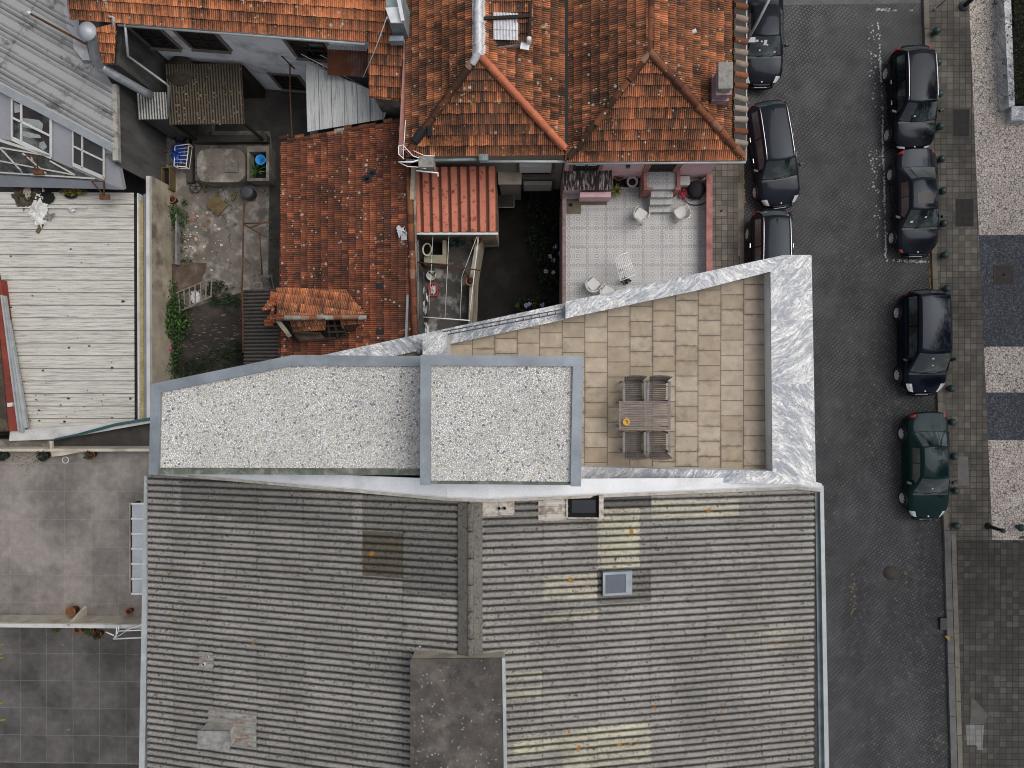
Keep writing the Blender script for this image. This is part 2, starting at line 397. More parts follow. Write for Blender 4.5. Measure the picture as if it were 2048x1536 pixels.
def m_marble(name, rot, k=1.0):
    g = G(name, .35, 0, .45)
    v = g.mapv(g.uv, rot=(0, 0, rot))
    wv = g.vm('ADD', v, g.vm('MULTIPLY', g.vm('SUBTRACT', g.noise(.55*k, 3, .5, v, color=True), (.5, .5, .5)), (.85, .85, 0)))
    wv = g.vm('ADD', wv, g.vm('MULTIPLY', g.vm('SUBTRACT', g.noise(5, 4, .6, v, color=True), (.5, .5, .5)), (.13, .13, 0)))
    st = g.noise(1.0, 5, .62, g.mapv(wv, scale=(1.5*k, 5.5*k, 1)))
    mid = g.noise(1.0, 4, .6, g.mapv(wv, (2, 6, 0), scale=(3.4*k, 15*k, 1)))
    fine = g.noise(1.0, 4, .6, g.mapv(wv, (3, 1, 0), scale=(6*k, 27*k, 1)))
    big = g.noise(.55, 3, .55, g.mapv(wv, (5, 2, 0), scale=(1, 1.8, 1)))
    def vein(n, w): return g.mr(g.math('ABSOLUTE', g.math('SUBTRACT', n, .5)), w*.3, w, 1, 0)
    c = g.ramp(g.math('ADD', g.math('MULTIPLY', st, .65), g.math('MULTIPLY', big, .35)), [(.40, (.76, .75, .73)), (.48, (.60, .605, .60)), (.54, (.37, .39, .42)), (.64, (.24, .265, .305))])
    c = g.mix(g.math('MULTIPLY', g.mr(mid, .52, .62), .55), c, (.24, .26, .295))
    c = g.mix(g.math('MULTIPLY', g.mr(mid, .46, .36), .6), c, (.82, .81, .79))
    c = g.mix(g.math('MULTIPLY', vein(fine, .030), .85), c, (.10, .11, .125))
    c = g.mix(g.math('MULTIPLY', vein(mid, .020), .75), c, (.12, .125, .14))
    return g.out(c)
M_marble = m_marble('grey_veined_marble', -.55, .95)
M_marble_b = m_marble('grey_veined_marble_turned', .68, 1.0)
M_marble_c = m_marble('grey_veined_marble_cross', -.72, 1.05)
M_marble_d = m_marble('grey_veined_marble_diagonal', 2.3, 1.0)

def m_gravel():
    g = G('pale_pebbles', .85, 0, .3)
    vo = g.vor(25, 'F1', g.uv, 1); ed = g.vor(25, 'DISTANCE_TO_EDGE', g.uv, 1).outputs['Distance']
    r = g.white(vo.outputs['Position'])
    c = g.ramp(r, [(0, (.10, .11, .17)), (.03, (.30, .30, .32)), (.10, (.55, .53, .49)), (.5, (.68, .67, .64)), (.82, (.82, .81, .78)), (.93, (.62, .54, .38)), (1, (.88, .87, .85))])
    c = g.mix(g.mr(g.noise(.6, 4, .6, g.uv), .4, .7, 0, .3), c, (.34, .33, .31))
    c = g.mix(g.mr(ed, .02, .13, .8, 0), c, (.14, .14, .135))
    g.bump(g.math('MINIMUM', ed, .3), .7, .05)
    return g.out(c)
M_gravel = m_gravel()
M_zinc = weather('folded_zinc', (.26, .288, .315), .2, 1.6, .5, .35, (.15, .172, .19), .6, .05, spec=.4)
M_white_wall = weather('white_render', (.55, .545, .53), .12, 1.4, .9, 0, (.24, .235, .22), .5)
M_pale_metal = weather('pale_flashing', (.72, .73, .74), .08, 1.2, .6, .1, (.34, .34, .33), .45)
M_grey_lining = weather('grey_parapet_render', (.66, .67, .675), .1, 1.0, .9, 0, (.24, .245, .25), .4)
M_gutter = weather('galvanised_gutter', (.42, .45, .45), .15, 2.5, .6, .3, (.28, .29, .28), .5)
M_gutter_dark = weather('gutter_trough', (.24, .29, .30), .25, 2.5, .7, .1, (.09, .1, .09), .6)
M_cream = weather('cream_paint', (.52, .47, .38), .15, 2, .85, 0, (.22, .19, .14), .6)
M_box_felt = weather('dirty_felt_slab', (.075, .066, .058), .35, 2.2, .95, 0, (.16, .145, .13), .6, .4, 30)
M_concrete = weather('yard_concrete', (.155, .136, .114), .32, 1.3, .95, 0, (.30, .28, .255), .9, .3, 35, 1.6)
M_yardfloor = weather('cracked_yard_concrete', (.155, .136, .114), .32, 1.3, .95, 0, (.30, .28, .255), .9, .3, 35, 1.6, crack=.55)
M_concrete_dk = weather('grimy_shaded_concrete', (.062, .057, .051), .35, 1.1, .95, 0, (.028, .025, .023), .7, .3)
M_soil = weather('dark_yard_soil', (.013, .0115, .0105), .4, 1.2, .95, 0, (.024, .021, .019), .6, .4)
M_soil_brown = weather('brown_garden_soil', (.036, .030, .025), .4, 1.4, .95, 0, (.07, .058, .048), .7, .5)
M_oldwall = weather('stained_cream_wall', (.40, .355, .27), .25, 1.2, .95, 0, (.07, .06, .045), .75, .3)
M_greywall = weather('grey_render', (.34, .345, .36), .08, .8, .9, 0, (.2, .205, .21), .4, .1)
M_streakwall = weather('rain_streaked_wall', (.10, .098, .094), .35, 1.2, .95, 0, (.022, .021, .02), .85, .3, streak=(1.5, 1.5, .35))
M_pink = weather('pink_render', (.70, .47, .49), .1, 1.3, .9, 0, (.36, .22, .22), .4)
M_pink_dark = weather('pink_coping', (.38, .17, .15), .25, 3, .9, 0, (.13, .075, .065), .7)
M_beige = weather('beige_render', (.30, .275, .23), .15, 1.2, .9, 0, (.17, .155, .13), .6)
M_black = weather('matt_black', (.008, .008, .008), .4, 5, .9)  # painted dark for gaps, openings and hollows, also black parts
M_dark_wood = weather('dark_timber', (.03, .021, .016), .35, 8, .9)
M_roofwhite = weather('weathered_white_sheet', (.55, .53, .48), .15, 1.6, .7, 0, (.15, .14, .12), .8, .1, 30, 3.2, streak=(.35, 9, 1), seam=(.03, .03, .028))
M_plankwhite = weather('pale_sheet_roof', (.46, .475, .47), .12, 1.6, .8, 0, (.16, .155, .12), .7, .1, 30, 2.5, streak=(4.5, .35, 1), seam=(.03, .03, .027))
M_greyroof0 = weather('grey_roof_sheet', (.40, .40, .395), .2, 1.2, .8, .0, (.10, .10, .10), .75, .1)
M_rust = weather('rusty_iron', (.115, .048, .025), .35, 2.5, .9, .1, (.05, .028, .02), .7)
M_rustdark = weather('brown_corroded_sheet', (.052, .040, .030), .35, 2, .9, 0, (.12, .105, .07), .55, .2)
M_rustpatch = weather('patchy_rusted_zinc', (.30, .31, .29), .2, 3, .8, .1, (.20, .065, .02), .95, .2, 40, 5, streak=(1, 3, 1))
M_orangesheet0 = weather('orange_painted_sheet', (.44, .145, .09), .12, 1.8, .75, 0, (.07, .035, .028), .85, .1, 40, 2.6, streak=(3.0, .6, 1))
M_silver = weather('silver_painted_flashing', (.58, .585, .60), .2, 5, .5, .2, (.36, .36, .36), .5, .5, 18)
M_steel = weather('spiral_duct_steel', (.36, .385, .41), .15, 4, .45, .5, (.22, .23, .25), .4)
M_redwall = weather('red_painted_wall', (.22, .045, .03), .25, 1.6, .9, 0, (.09, .03, .025), .6)
M_yellowish = weather('yellowed_plastic_strip', (.36, .29, .15), .25, 3, .7, 0, (.16, .13, .07), .6)
M_wood = weather('silvered_teak', (.235, .192, .172), .3, 3, .85, 0, (.10, .08, .07), .6, .2, 50, 6, streak=(1, 9, 9))
M_wood_grey = weather('grey_teak', (.21, .205, .20), .3, 3, .85, 0, (.08, .08, .08), .6, .2)
M_plastic = plain('white_plastic', (.55, .54, .51), .45)
M_whitepaint = plain('white_paint', (.62, .62, .60), .5)
M_wire = plain('white_coated_wire', (.85, .85, .83), .4)
M_terracotta = weather('terracotta', (.27, .10, .05), .2, 6, .85, 0, (.14, .055, .035), .5)
M_blue = plain('blue_plastic', (.02, .27, .62), .35)
M_darkblue = plain('blue_tarpaulin', (.006, .04, .24), .5)
M_red = plain('red_plastic', (.32, .035, .025), .4)
M_blackplastic = plain('black_plastic', (.012, .012, .013), .5)
M_bollard = plain('dark_green_enamel', (.012, .036, .032), .35)
M_darkmetal = plain('dark_painted_metal', (.028, .032, .036), .5)
M_glass = plain('dark_window_glass', (.014, .016, .018), .08, 0, .6)
M_skyglass = plain('sky_window_glass', (.06, .075, .10), .06, 0, .8)
M_granite = weather('granite_kerb', (.17, .155, .125), .2, 2.5, .9, 0, (.09, .082, .07), .6)
M_granite_grey = weather('grey_granite_kerb', (.125, .125, .122), .2, 2.5, .9, 0, (.075, .073, .068), .6)
M_asphalt = weather('asphalt', (.085, .084, .086), .15, 1.5, .9, 0, (.065, .064, .065), .5, .3, 90)
M_iron = weather('cast_iron_cover', (.06, .052, .046), .25, 6, .8, .2, (.035, .03, .028), .5)
M_yellowpaint = plain('worn_yellow_paint', (.30, .19, .035), .8)
M_yellowfaint = plain('faded_yellow_paint', (.17, .115, .035), .85)
M_whiteroad = plain('worn_white_road_paint', (.42, .42, .40), .8)
M_cardboard = weather('stained_board', (.13, .096, .045), .25, 4, .9, 0, (.06, .045, .025), .5)
M_mat = weather('brown_matting', (.088, .062, .046), .25, 2, .95, 0, (.20, .165, .13), .6)
M_rope = plain('coated_cable', (.55, .55, .52), .6)
M_yellowclay = plain('yellow_glazed_clay', (.50, .28, .05), .45)
M_cloth_red = plain('red_cloth', (.25, .012, .02), .9)
M_cloth_dark = plain('dark_cloth', (.015, .014, .018), .9)
M_cloth_white = plain('white_cloth', (.55, .55, .55), .9)
M_pinkflower = plain('pink_petals', (.65, .06, .30), .7)
M_lilac = plain('lilac_petals', (.42, .36, .60), .8)

def m_leaf(name, a, b, c):
    g = G(name, .65, 0, .3)
    return g.out(g.ramp(g.attr(0), [(0, a), (.5, b), (1, c)]))
M_leaf = m_leaf('green_leaves', (.010, .022, .006), (.035, .085, .018), (.10, .19, .045))
M_leaf_dark = m_leaf('deep_green_leaves', (.006, .010, .005), (.014, .028, .010), (.032, .060, .020))
M_leaf_yellow = m_leaf('yellow_green_leaves', (.04, .06, .01), (.12, .15, .03), (.28, .27, .05))
M_moss = m_leaf('yellow_moss', (.06, .06, .015), (.20, .17, .03), (.33, .29, .05))

def car_paint(name, col):
    g = G(name, .32, 0, .5)
    g.b.inputs['Roughness'].default_value = .09; g.b.inputs['Specular IOR Level'].default_value = .16; g.b.inputs['Specular Tint'].default_value = (.78, .88, 1.0, 1.0)
    n = g.noise(3, 4, .6); n2 = g.noise(60, 2)
    d = g.mix(g.mr(n, .4, .7, .0, .06), col, (.03, .03, .032))
    return g.out(g.mix(g.mr(n2, .55, .75, 0, .04), d, (.10, .10, .10)))
M_carblack = car_paint('black_car_paint', (.004, .0045, .007))
M_carcharcoal = car_paint('charcoal_car_paint', (.008, .009, .014))
M_carnavy = car_paint('navy_car_paint', (.003, .004, .010))
M_cargreen = car_paint('dark_green_car_paint', (.003, .015, .014))
def m_carglass():
    g = G('tinted_car_glass', .03, 0, .6)
    g.b.inputs['Specular IOR Level'].default_value = .75
    return g.out(g.mix(g.mr(g.noise(.8, 3), .42, .58), (.008, .012, .012), (.06, .082, .08)))  # pale patches: sky reflection painted into the glass colour
M_carglass = m_carglass()
M_tyre = plain('tyre_rubber', (.012, .012, .012), .85)
M_rim = plain('alloy_wheel', (.50, .50, .51), .4, .1)
M_chrome = plain('bright_trim', (.72, .72, .74), .2, .8)
M_headlight = plain('clear_headlamp', (.55, .56, .54), .12, .2, .7)
M_taillight = plain('red_lamp', (.35, .012, .010), .2)
M_orangelight = plain('orange_lamp', (.55, .10, .015), .25)
M_blacktrim = plain('black_trim', (.008, .008, .009), .45)

def m_furrow(name, ridge, furrow, lo=.15, hi=.75, stain=None, samt=.5, sp=8.0):
    """sheet whose furrows hold dirt (attr G is 0 in the furrow, 1 on the ridge)"""
    g = G(name, .85, 0, .2)
    ph = g.attr(1); n1 = g.noise(1.6, 5, .65); n2 = g.noise(sp, 5, .7); n3 = g.noise(60, 2)
    c = g.ramp(n1, [(.3, [x*.8 for x in ridge]), (.7, [x*1.1 for x in ridge])])
    f = g.mr(g.math('ADD', ph, g.mr(n2, .3, .7, -.25, .25)), lo, hi, 1, 0)
    c = g.mix(g.math('MULTIPLY', f, .92), c, furrow)
    if stain: c = g.mix(g.math('MULTIPLY', g.mr(n2, .56, .66), samt), c, stain)
    c = g.mix(.4, c, g.ramp(n3, [(.3, .45), (.65, 1.1)]), 'MULTIPLY')
    return g.out(c)
M_orangesheet = m_furrow('orange_box_sheet', (.60, .215, .14), (.085, .034, .026), .1, .8, (.05, .03, .025), .85, 4)
M_ribgrey = m_furrow('ribbed_pale_sheet', (.50, .50, .48), (.03, .03, .028), .2, .7)
M_ribbrown = m_furrow('ribbed_brown_sheet', (.125, .100, .070), (.014, .011, .009), .15, .7, (.03, .022, .018), .8, 3)
M_leaf_mid = m_leaf('hedge_leaves', (.012, .016, .005), (.035, .045, .012), (.085, .095, .028))

M_greyroof = m_furrow('grey_roof_sheet', (.20, .20, .20), (.32, .32, .316), .05, .6, (.09, .09, .09), .85, 1.3)
# ---------------------------------------------------------------- roof builders
UP = V((0, 0, 1))
def plane_axes(n):
    n = n.normalized()
    if n.z < 0: n = -n
    v = (UP-n*UP.dot(n)).normalized(); u = v.cross(n).normalized()
    return u, v, n
def tile_roof(name, poly, parent, mat, w=.15, l=.335, anchor=None, seed=1, tone=(.5, .18), n=None, half=False, up=None, rowtone=.06, patches=()):
    """a plane of clay tiles laid in courses: every tile a ribbed piece lapping the one below it"""
    poly = [V(p) for p in poly]; rnd = random.Random(seed)
    if n is None: n = (poly[1]-poly[0]).cross(poly[2]-poly[0])
    u, v, n = plane_axes(n)
    if up is not None:
        v = (V(up)-n*V(up).dot(n)).normalized(); u = v.cross(n).normalized()
    o = V(anchor) if anchor is not None else poly[0]
    q = [((p-o).dot(u), (p-o).dot(v)) for p in poly]
    area = sum(q[i][0]*q[(i+1) % len(q)][1]-q[(i+1) % len(q)][0]*q[i][1] for i in range(len(q)))
    if area < 0: q.reverse(); poly.reverse()
    def inside(a, b, r):
        for i in range(len(q)):
            x0, y0 = q[i]; x1, y1 = q[(i+1) % len(q)]
            ln = math.hypot(x1-x0, y1-y0)
            if ln < 1e-6: continue
            if ((x1-x0)*(b-y0)-(y1-y0)*(a-x0))/ln < -r: return False
        return True
    bm = bmesh.new(); lay = bm.loops.layers.float_color.new('tint')
    ks = [0, .14, .36, .5, .64, .86, 1.0]; hs = [.002, .024, .018, .003, .018, .024, .002]
    i0 = math.floor(min(a for a, b in q)/w)-1; i1 = math.ceil(max(a for a, b in q)/w)+1
    j0 = math.floor(min(b for a, b in q)/l)-1; j1 = math.ceil(max(b for a, b in q)/l)+1
    def face(vs, col):
        f = bm.faces.new(vs)
        for lp in f.loops: lp[lay] = (col[0], col[1], col[2], 1)
    def grad(vs, cs):
        f = bm.faces.new(vs)
        for lp, q_ in zip(f.loops, cs): lp[lay] = (q_[0], q_[1], q_[2], 1)
    for j in range(j0, j1):
        rt = rnd.gauss(0, rowtone); wob = [rnd.gauss(0, .006) for _ in range(3)]
        for i in range(i0, i1):
            a0 = (i+(.5 if half and j % 2 else 0))*w; b0 = j*l
            if not inside(a0+w/2, b0+l/2, max(w, l)*.72): continue
            jb = wob[i % 3]+rnd.gauss(0, .006); jh = abs(rnd.gauss(0, .004)); tl = rnd.gauss(0, .003)
            r = max(0, min(1, rnd.gauss(tone[0]+rt, tone[1]*.78)))
            pw = rnd.random()
            cc = (a0+w/2, b0+l/2)
            for (pa, pb, ra, rb, tv) in patches:
                if abs(cc[0]-pa) < ra and abs(cc[1]-pb) < rb: r = max(0, min(1, rnd.gauss(tv, .08))); pw *= .3
            lo = []; hi = []; bt = []
            for k, h in zip(ks, hs):
                p = o+u*(a0+k*w*.985)
                lo.append(bm.verts.new(p+v*(b0+jb)+n*(h*1.25+.046+jh+tl*k)))
                hi.append(bm.verts.new(p+v*(b0+l+.03)+n*(h*1.25+.004+tl*k)))
                bt.append(bm.verts.new(p+v*(b0+jb+.004)+n*(-.012)))
            for k in range(6):
                c = (r, pw, 1)
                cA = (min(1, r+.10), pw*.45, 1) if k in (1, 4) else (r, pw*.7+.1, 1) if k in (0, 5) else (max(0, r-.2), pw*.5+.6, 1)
                cB = (max(0, cA[0]-.22), cA[1]+.75, 1)  # upper end of each tile darkened: course shade and dirt painted into the tint
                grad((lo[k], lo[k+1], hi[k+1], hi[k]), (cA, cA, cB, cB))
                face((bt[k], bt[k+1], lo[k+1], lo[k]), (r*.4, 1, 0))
    for i in range(len(poly)):
        p0 = poly[i]; p1 = poly[(i+1) % len(poly)]; d = p1-p0
        if d.length < 1e-6: continue
        bmesh.ops.bisect_plane(bm, geom=bm.verts[:]+bm.edges[:]+bm.faces[:], plane_co=p0, plane_no=d.cross(n).normalized(), clear_outer=True)
    base = [bm.verts.new(p-n*.03) for p in poly]; face(base, (.1, 1, 0))
    loc = wloc(parent)
    bmesh.ops.translate(bm, verts=bm.verts[:], vec=-loc)
    me = bpy.data.meshes.new(name); bm.to_mesh(me); bm.free(); me.materials.append(mat)
    me.uv_layers.new(name='UVMap')
    ob = bpy.data.objects.new(name, me); COL.objects.link(ob); ob.parent = parent
    return ob
def ridge_tiles(name, pts, parent, mat, r=.12, seg=.40, seed=3, tone=(.5, .25), jit=.012, lift=.03):
    rnd = random.Random(seed); mb = MB(); pts = [V(p) for p in pts]
    for a, b in zip(pts, pts[1:]):
        L = (b-a).length; k = max(1, round(L/seg)); d = (b-a)/k
        mb.bar(a+UP*(lift+.0), b+UP*(lift+.0), r*2.4, .03, col=(.15, 1, 1))
        for i in range(k):
            jv = V((rnd.gauss(0, jit), rnd.gauss(0, jit), rnd.gauss(0, jit*.6)+lift))
            t = max(0, min(1, rnd.gauss(*tone)))
            mb.halftube(a+d*i+jv-d*.04, a+d*(i+1)+jv+V((0, 0, .02)), r*1.10, r*.88, col=(t, rnd.random(), 1), n=8, capcol=(0, 1, 0))
    return mb.build(name, mat, parent)
def corrugated(mb, o, du, dv, cuts, Lv, pitch, amp, colf=None, prof='sin', nseg=8, mi=0, lap=.1, lift=.014, sub=(0.0, 1.0)):
    """sheets lapping down du (cuts = positions of the sheet ends), waves across dv"""
    o = V(o); du = V(du).normalized(); dv = V(dv).normalized(); n = du.cross(dv).normalized()
    if n.z < 0: n = -n
    nv = int(round(Lv/pitch*nseg)); ph = []
    for j in range(nv+1):
        f = (j/nseg) % 1.0
        if prof == 'sin': h = .5-.5*math.cos(2*math.pi*f)
        elif prof == 'box': h = 1-min(1, max(0, (abs(f-.5)-.29)/.10))
        elif prof == 'rib': h = 1.0 if abs(f-.5) < .07 else (.45 if abs(f-.25) < .07 or abs(f-.75) < .07 else 0.0)
        elif prof == 'seam': h = 1.0 if f < .04 else (.3 if abs(f-.36) < .035 or abs(f-.68) < .035 else 0.0)
        ph.append(h)
    for a, b in zip(cuts, cuts[1:]):
        vs = []; cols = []; bl = b+(lap if b < cuts[-1]-1e-6 else 0)
        for e in sub:
            u = a+(bl-a)*e
            for j in range(nv+1):
                vs.append(o+du*u+dv*(j*pitch/nseg)+n*(ph[j]*amp+lift*e))
        fs = [(i*(nv+1)+j, i*(nv+1)+j+1, (i+1)*(nv+1)+j+1, (i+1)*(nv+1)+j) for i in range(len(sub)-1) for j in range(nv)]
        if du.cross(dv).z > 0: fs = [(f[0], f[3], f[2], f[1]) for f in fs]
        off = len(mb.v); mb.v += vs
        for j, f in enumerate(fs):
            i_ = j//nv; c = o+du*(a+(bl-a)*(sub[i_]+sub[i_+1])/2)+dv*((j % nv+.5)*pitch/nseg)
            t, ye = colf(c) if colf else (.5, 0)
            edge = len(sub) > 2 and sub[i_+1]-sub[i_] < .03  # sheet ends darkened: the lap shadow is painted into the tint
            cl = []
            for k in f:
                pv = ph[k % (nv+1)]*(.5 if edge else 1)
                cl.append((t, pv, ye))
            mb.f.append([off+k for k in f]); mb.mi.append(mi); mb.sm.append(prof == 'sin'); mb.col.append(cl); mb.uv.append(None)
    return mb
class Wall:
    """a vertical wall plane: p0 and p1 on its foot line, outward normal to the right of p0->p1"""
    def __init__(s, p0, p1): s.p0 = V((p0[0], p0[1], 0)); d = V((p1[0], p1[1], 0))-s.p0; s.L = d.length; s.d = d.normalized(); s.n = V((s.d.y, -s.d.x, 0))
    def uz(s, px, py): p = PPL(px, py, s.p0, s.n); return (p-s.p0).dot(s.d), p.z
    def pt(s, u, z, off=0.0): return s.p0+s.d*u+s.n*off+UP*z
    def slab(s, mb, u0, u1, z0, z1, o0, o1, mi=0, col=None):
        return mb.obox(s.pt((u0+u1)/2, (z0+z1)/2, (o0+o1)/2), s.d*((u1-u0)/2), s.n*((o1-o0)/2), UP*((z1-z0)/2), mi, col)
def window(wall, u0, u1, z0, z1, parent, mframe, mglass, fw=.07, cross=(1, 0), sill=True, surround=None, name='window', out=.05):
    f = MB()
    wall.slab(f, u0, u1, z1-fw, z1, .004, out); wall.slab(f, u0, u1, z0, z0+fw, .004, out)
    wall.slab(f, u0, u0+fw, z0+fw, z1-fw, .004, out); wall.slab(f, u1-fw, u1, z0+fw, z1-fw, .004, out)
    for k in range(cross[0]):
        u = u0+(u1-u0)*(k+1)/(cross[0]+1); wall.slab(f, u-fw*.35, u+fw*.35, z0+fw, z1-fw, .004, out*.9)
    for k in range(cross[1]):
        z = z0+(z1-z0)*(k+1)/(cross[1]+1); wall.slab(f, u0+fw, u1-fw, z-fw*.35, z+fw*.35, .004, out*.85)
    w = f.build(name, mframe, parent)
    g = MB(); wall.slab(g, u0+fw, u1-fw, z0+fw, z1-fw, .006, .014); g.build('pane', mglass, w)
    if sill:
        s = MB(); wall.slab(s, u0-.08, u1+.08, z0-.07, z0-.003, .003, out+.09); s.build('sill', sill if not isinstance(sill, bool) else mframe, w)
    if surround:
        s = MB()
        wall.slab(s, u0-.16, u1+.16, z1+.003, z1+.16, .002, .03); wall.slab(s, u0-.16, u0-.003, z0, z1, .002, .03); wall.slab(s, u1+.003, u1+.16, z0, z1, .002, .03)
        s.build('surround', surround, w)
    return w
# ---------------------------------------------------------------- camera, sky, light
cam = bpy.data.cameras.new('camera'); co = bpy.data.objects.new('camera', cam); COL.objects.link(co)
cam.sensor_fit = 'HORIZONTAL'; cam.sensor_width = 36.0; cam.lens = F/2048*36.0
cam.clip_start = .5; cam.clip_end = 3000
co.location = (0, 0, H); co.rotation_mode = 'QUATERNION'; co.rotation_quaternion = Q
scene.camera = co
SUN_EL, SUN_AZ = math.radians(58), math.radians(70)        # azimuth clockwise from north (+Y): light from the east
w = bpy.data.worlds.new('World'); scene.world = w; w.use_nodes = True
nt = w.node_tree; bg = nt.nodes['Background']
sky = nt.nodes.new('ShaderNodeTexSky'); sky.sky_type = 'NISHITA'; sky.sun_disc = False
sky.sun_elevation = SUN_EL; sky.sun_rotation = SUN_AZ; sky.dust_density = 4.0; sky.air_density = 1.0; sky.ozone_density = 1.0
hs = nt.nodes.new('ShaderNodeHueSaturation'); hs.inputs['Saturation'].default_value = .42
nt.links.new(sky.outputs[0], hs.inputs['Color']); nt.links.new(hs.outputs[0], bg.inputs['Color'])
bg.inputs['Strength'].default_value = SKY_STRENGTH
sl = bpy.data.lights.new('sun', 'SUN'); so = bpy.data.objects.new('sun', sl); COL.objects.link(so)
sl.energy = SUN_STRENGTH; sl.angle = math.radians(42); sl.color = (1.0, .965, .92)
sd = V((math.sin(SUN_AZ)*math.cos(SUN_EL), math.cos(SUN_AZ)*math.cos(SUN_EL), math.sin(SUN_EL)))
so.rotation_mode = 'QUATERNION'; so.rotation_quaternion = V((0, 0, 1)).rotation_difference(sd); so.location = sd*60
scene.view_settings.view_transform = 'Standard'; scene.view_settings.look = 'None'; scene.view_settings.exposure = 0
scene.cycles.pixel_filter_type = 'BLACKMAN_HARRIS'; scene.cycles.filter_width = 1.05
scene.cycles.max_bounces = 6; scene.cycles.diffuse_bounces = 3; scene.cycles.glossy_bounces = 3; scene.cycles.use_denoising = True

# ---------------------------------------------------------------- the setting
def sheet(name, pts, mat, z=0.0, label=None):
    m = MB(); m.prism(pts, z-.003, z, bottom=False); return m.struct(name, mat, label)
mb = MB(); mb.poly([(-300, -300, -.02), (300, -300, -.02), (300, 300, -.02), (-300, 300, -.02)]); mb.struct('ground', M_concrete_dk)
KB = [XY(1838, -260, 0), XY(1844, 10, 0), XY(1862, 560, 0), XY(1876, 900, 0), XY(1885, 1060, 0), XY(1899, 1536, 0), XY(1910, 1900, 0)]     # road edge along the right kerb
XL = P(1487, 320, 0).x                                        # left road edge
ytop = P(1700, 9, 0).y
st = [(XL, -26), (KB[-1][0], -26)]+[p for p in reversed(KB[1:-1])]+[(P(1844, 9, 0).x, ytop), (XL, ytop)]
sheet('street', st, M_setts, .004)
sheet('cross_road', [(-40, ytop+.24), (40, ytop+.24), (40, ytop+9), (-40, ytop+9)], M_asphalt, .004)
sheet('kerb_strip', [(XL-2, ytop+.004), (P(1842, 9, 0).x, ytop+.004), (P(1842, 9, 0).x, ytop+.236), (XL-2, ytop+.236)], M_granite_grey, .01)
# right-hand kerb: a row of granite blocks
mb = MB(); mb2 = MB(); rk = random.Random(4)
def kerb_row(pts, wd, m, zt, seg, off=0.0, tone=None):
    for a, b in zip(pts, pts[1:]):
        a = V((a[0], a[1], 0)); b = V((b[0], b[1], 0)); L = (b-a).length; k = max(1, round(L/seg)); d = (b-a)/k
        nn = V((-d.y, d.x, 0)).normalized()
        if nn.x < 0: nn = -nn
        for i in range(k):
            m.obox((a+d*(i+.5))+nn*(off+wd/2)+UP*(zt/2-.05), d*.494, nn*wd/2, UP*(zt/2+.05+rk.uniform(-.004, .004)))
kerb_row(KB[:5], .22, mb, .13, 1.05, .005); kerb_row(KB[4:], .27, mb2, .125, 1.2, .005)
mb.build('kerb', M_granite); bpy.data.objects['kerb']['kind'] = 'structure'
mb2.build('kerb', M_granite_grey)['kind'] = 'structure'
mb = MB(); kerb_row([(p[0]+.3, p[1]) for p in KB[4:]], .2, mb, .128, 1.5, .0); mb.build('kerb', M_granite)['kind'] = 'structure'
kx = lambda p: (p[0]+.235, p[1])
BD = [XY(1936, -260, .12), XY(1938, 0, .12), XY(1956, 430, .12), XY(1968, 700, .12), XY(1985, 1080, .12)]     # pavement / mosaic edge
yb = BD[-1][1]
mb = MB(); mb.prism([kx(p) for p in KB[:4]]+[(KB[4][0]+.235, yb-.0)]+[p for p in reversed(BD)], -.1, .12); mb.struct('pavement', M_pave)
mb = MB(); mb.prism([(KB[4][0]+.51, yb-.004)]+[(p[0]+.51, p[1]) for p in KB[5:]]+[(60, KB[-1][1]), (60, yb-.004)], -.1, .122); mb.struct('pavement', M_pave_dark)
def bx(y):
    for a, b in zip(BD, BD[1:]):
        if b[1] <= y <= a[1]: return a[0]+(b[0]-a[0])*(y-a[1])/(b[1]-a[1])
    return BD[0][0]
ys = [BD[0][1]]+[P(2000, t, .12).y for t in (470, 693, 785, 880)]+[yb]
for i, (a, b) in enumerate(zip(ys, ys[1:])):
    mid = [p for p in BD if b < p[1] < a]
    g_ = .0 if i == 0 else .004
    m = MB(); m.prism([(bx(a)+.004, a-g_)]+[(p[0]+.004, p[1]) for p in mid]+[(bx(b)+.004, b), (60, b), (60, a-g_)], -.1, .121+.002*(i % 2)); m.struct('plaza', M_basalt if i % 2 else M_calc)
# left-hand pavement beside the pink wall
lx0, lx1 = P(1405, 400, .12).x, XL-.19
mb = MB(); mb.prism([(lx0, 2.0), (lx1, 2.0), (lx1, ytop-.01), (lx0, ytop-.01)], -.1, .12); mb.struct('pavement', M_pave)
mb = MB(); kerb_row([(lx1, ytop-.02), (lx1, 2.0)], .18, mb, .13, 1.1, .004); mb.build('kerb', M_granite)['kind'] = 'structure'
# worn paint, left only on single setts
def worn(name, segs, mat, keep, step=.15, wd=.1, seed=2, z=.009):
    rnd = random.Random(seed); m = MB()
    for (x0, y0, x1, y1) in segs:
        a = P(x0, y0, 0); b = P(x1, y1, 0); L = (b-a).length; k = int(L/step)
        for i in range(k):
            if rnd.random() > keep*(.55+.45*math.sin(i*.13+seed)): continue
            c = a+(b-a)*(i+.5)/k+V((rnd.gauss(0, wd*.3), rnd.gauss(0, .02), z+rnd.random()*.002))
            s = rnd.uniform(.024, .046); t = math.radians(45)+rnd.gauss(0, .12); e = rnd.uniform(.45, 1)
            u = V((math.cos(t), math.sin(t), 0))*s; vv = V((-math.sin(t), math.cos(t), 0))*s*e
            pts = [c+u*math.cos(q)*(1+rnd.gauss(0, .18))+vv*math.sin(q)*(1+rnd.gauss(0, .18)) for q in [k2*math.pi/4 for k2 in range(8)]]
            m.poly(pts)
    m.struct(name, mat)
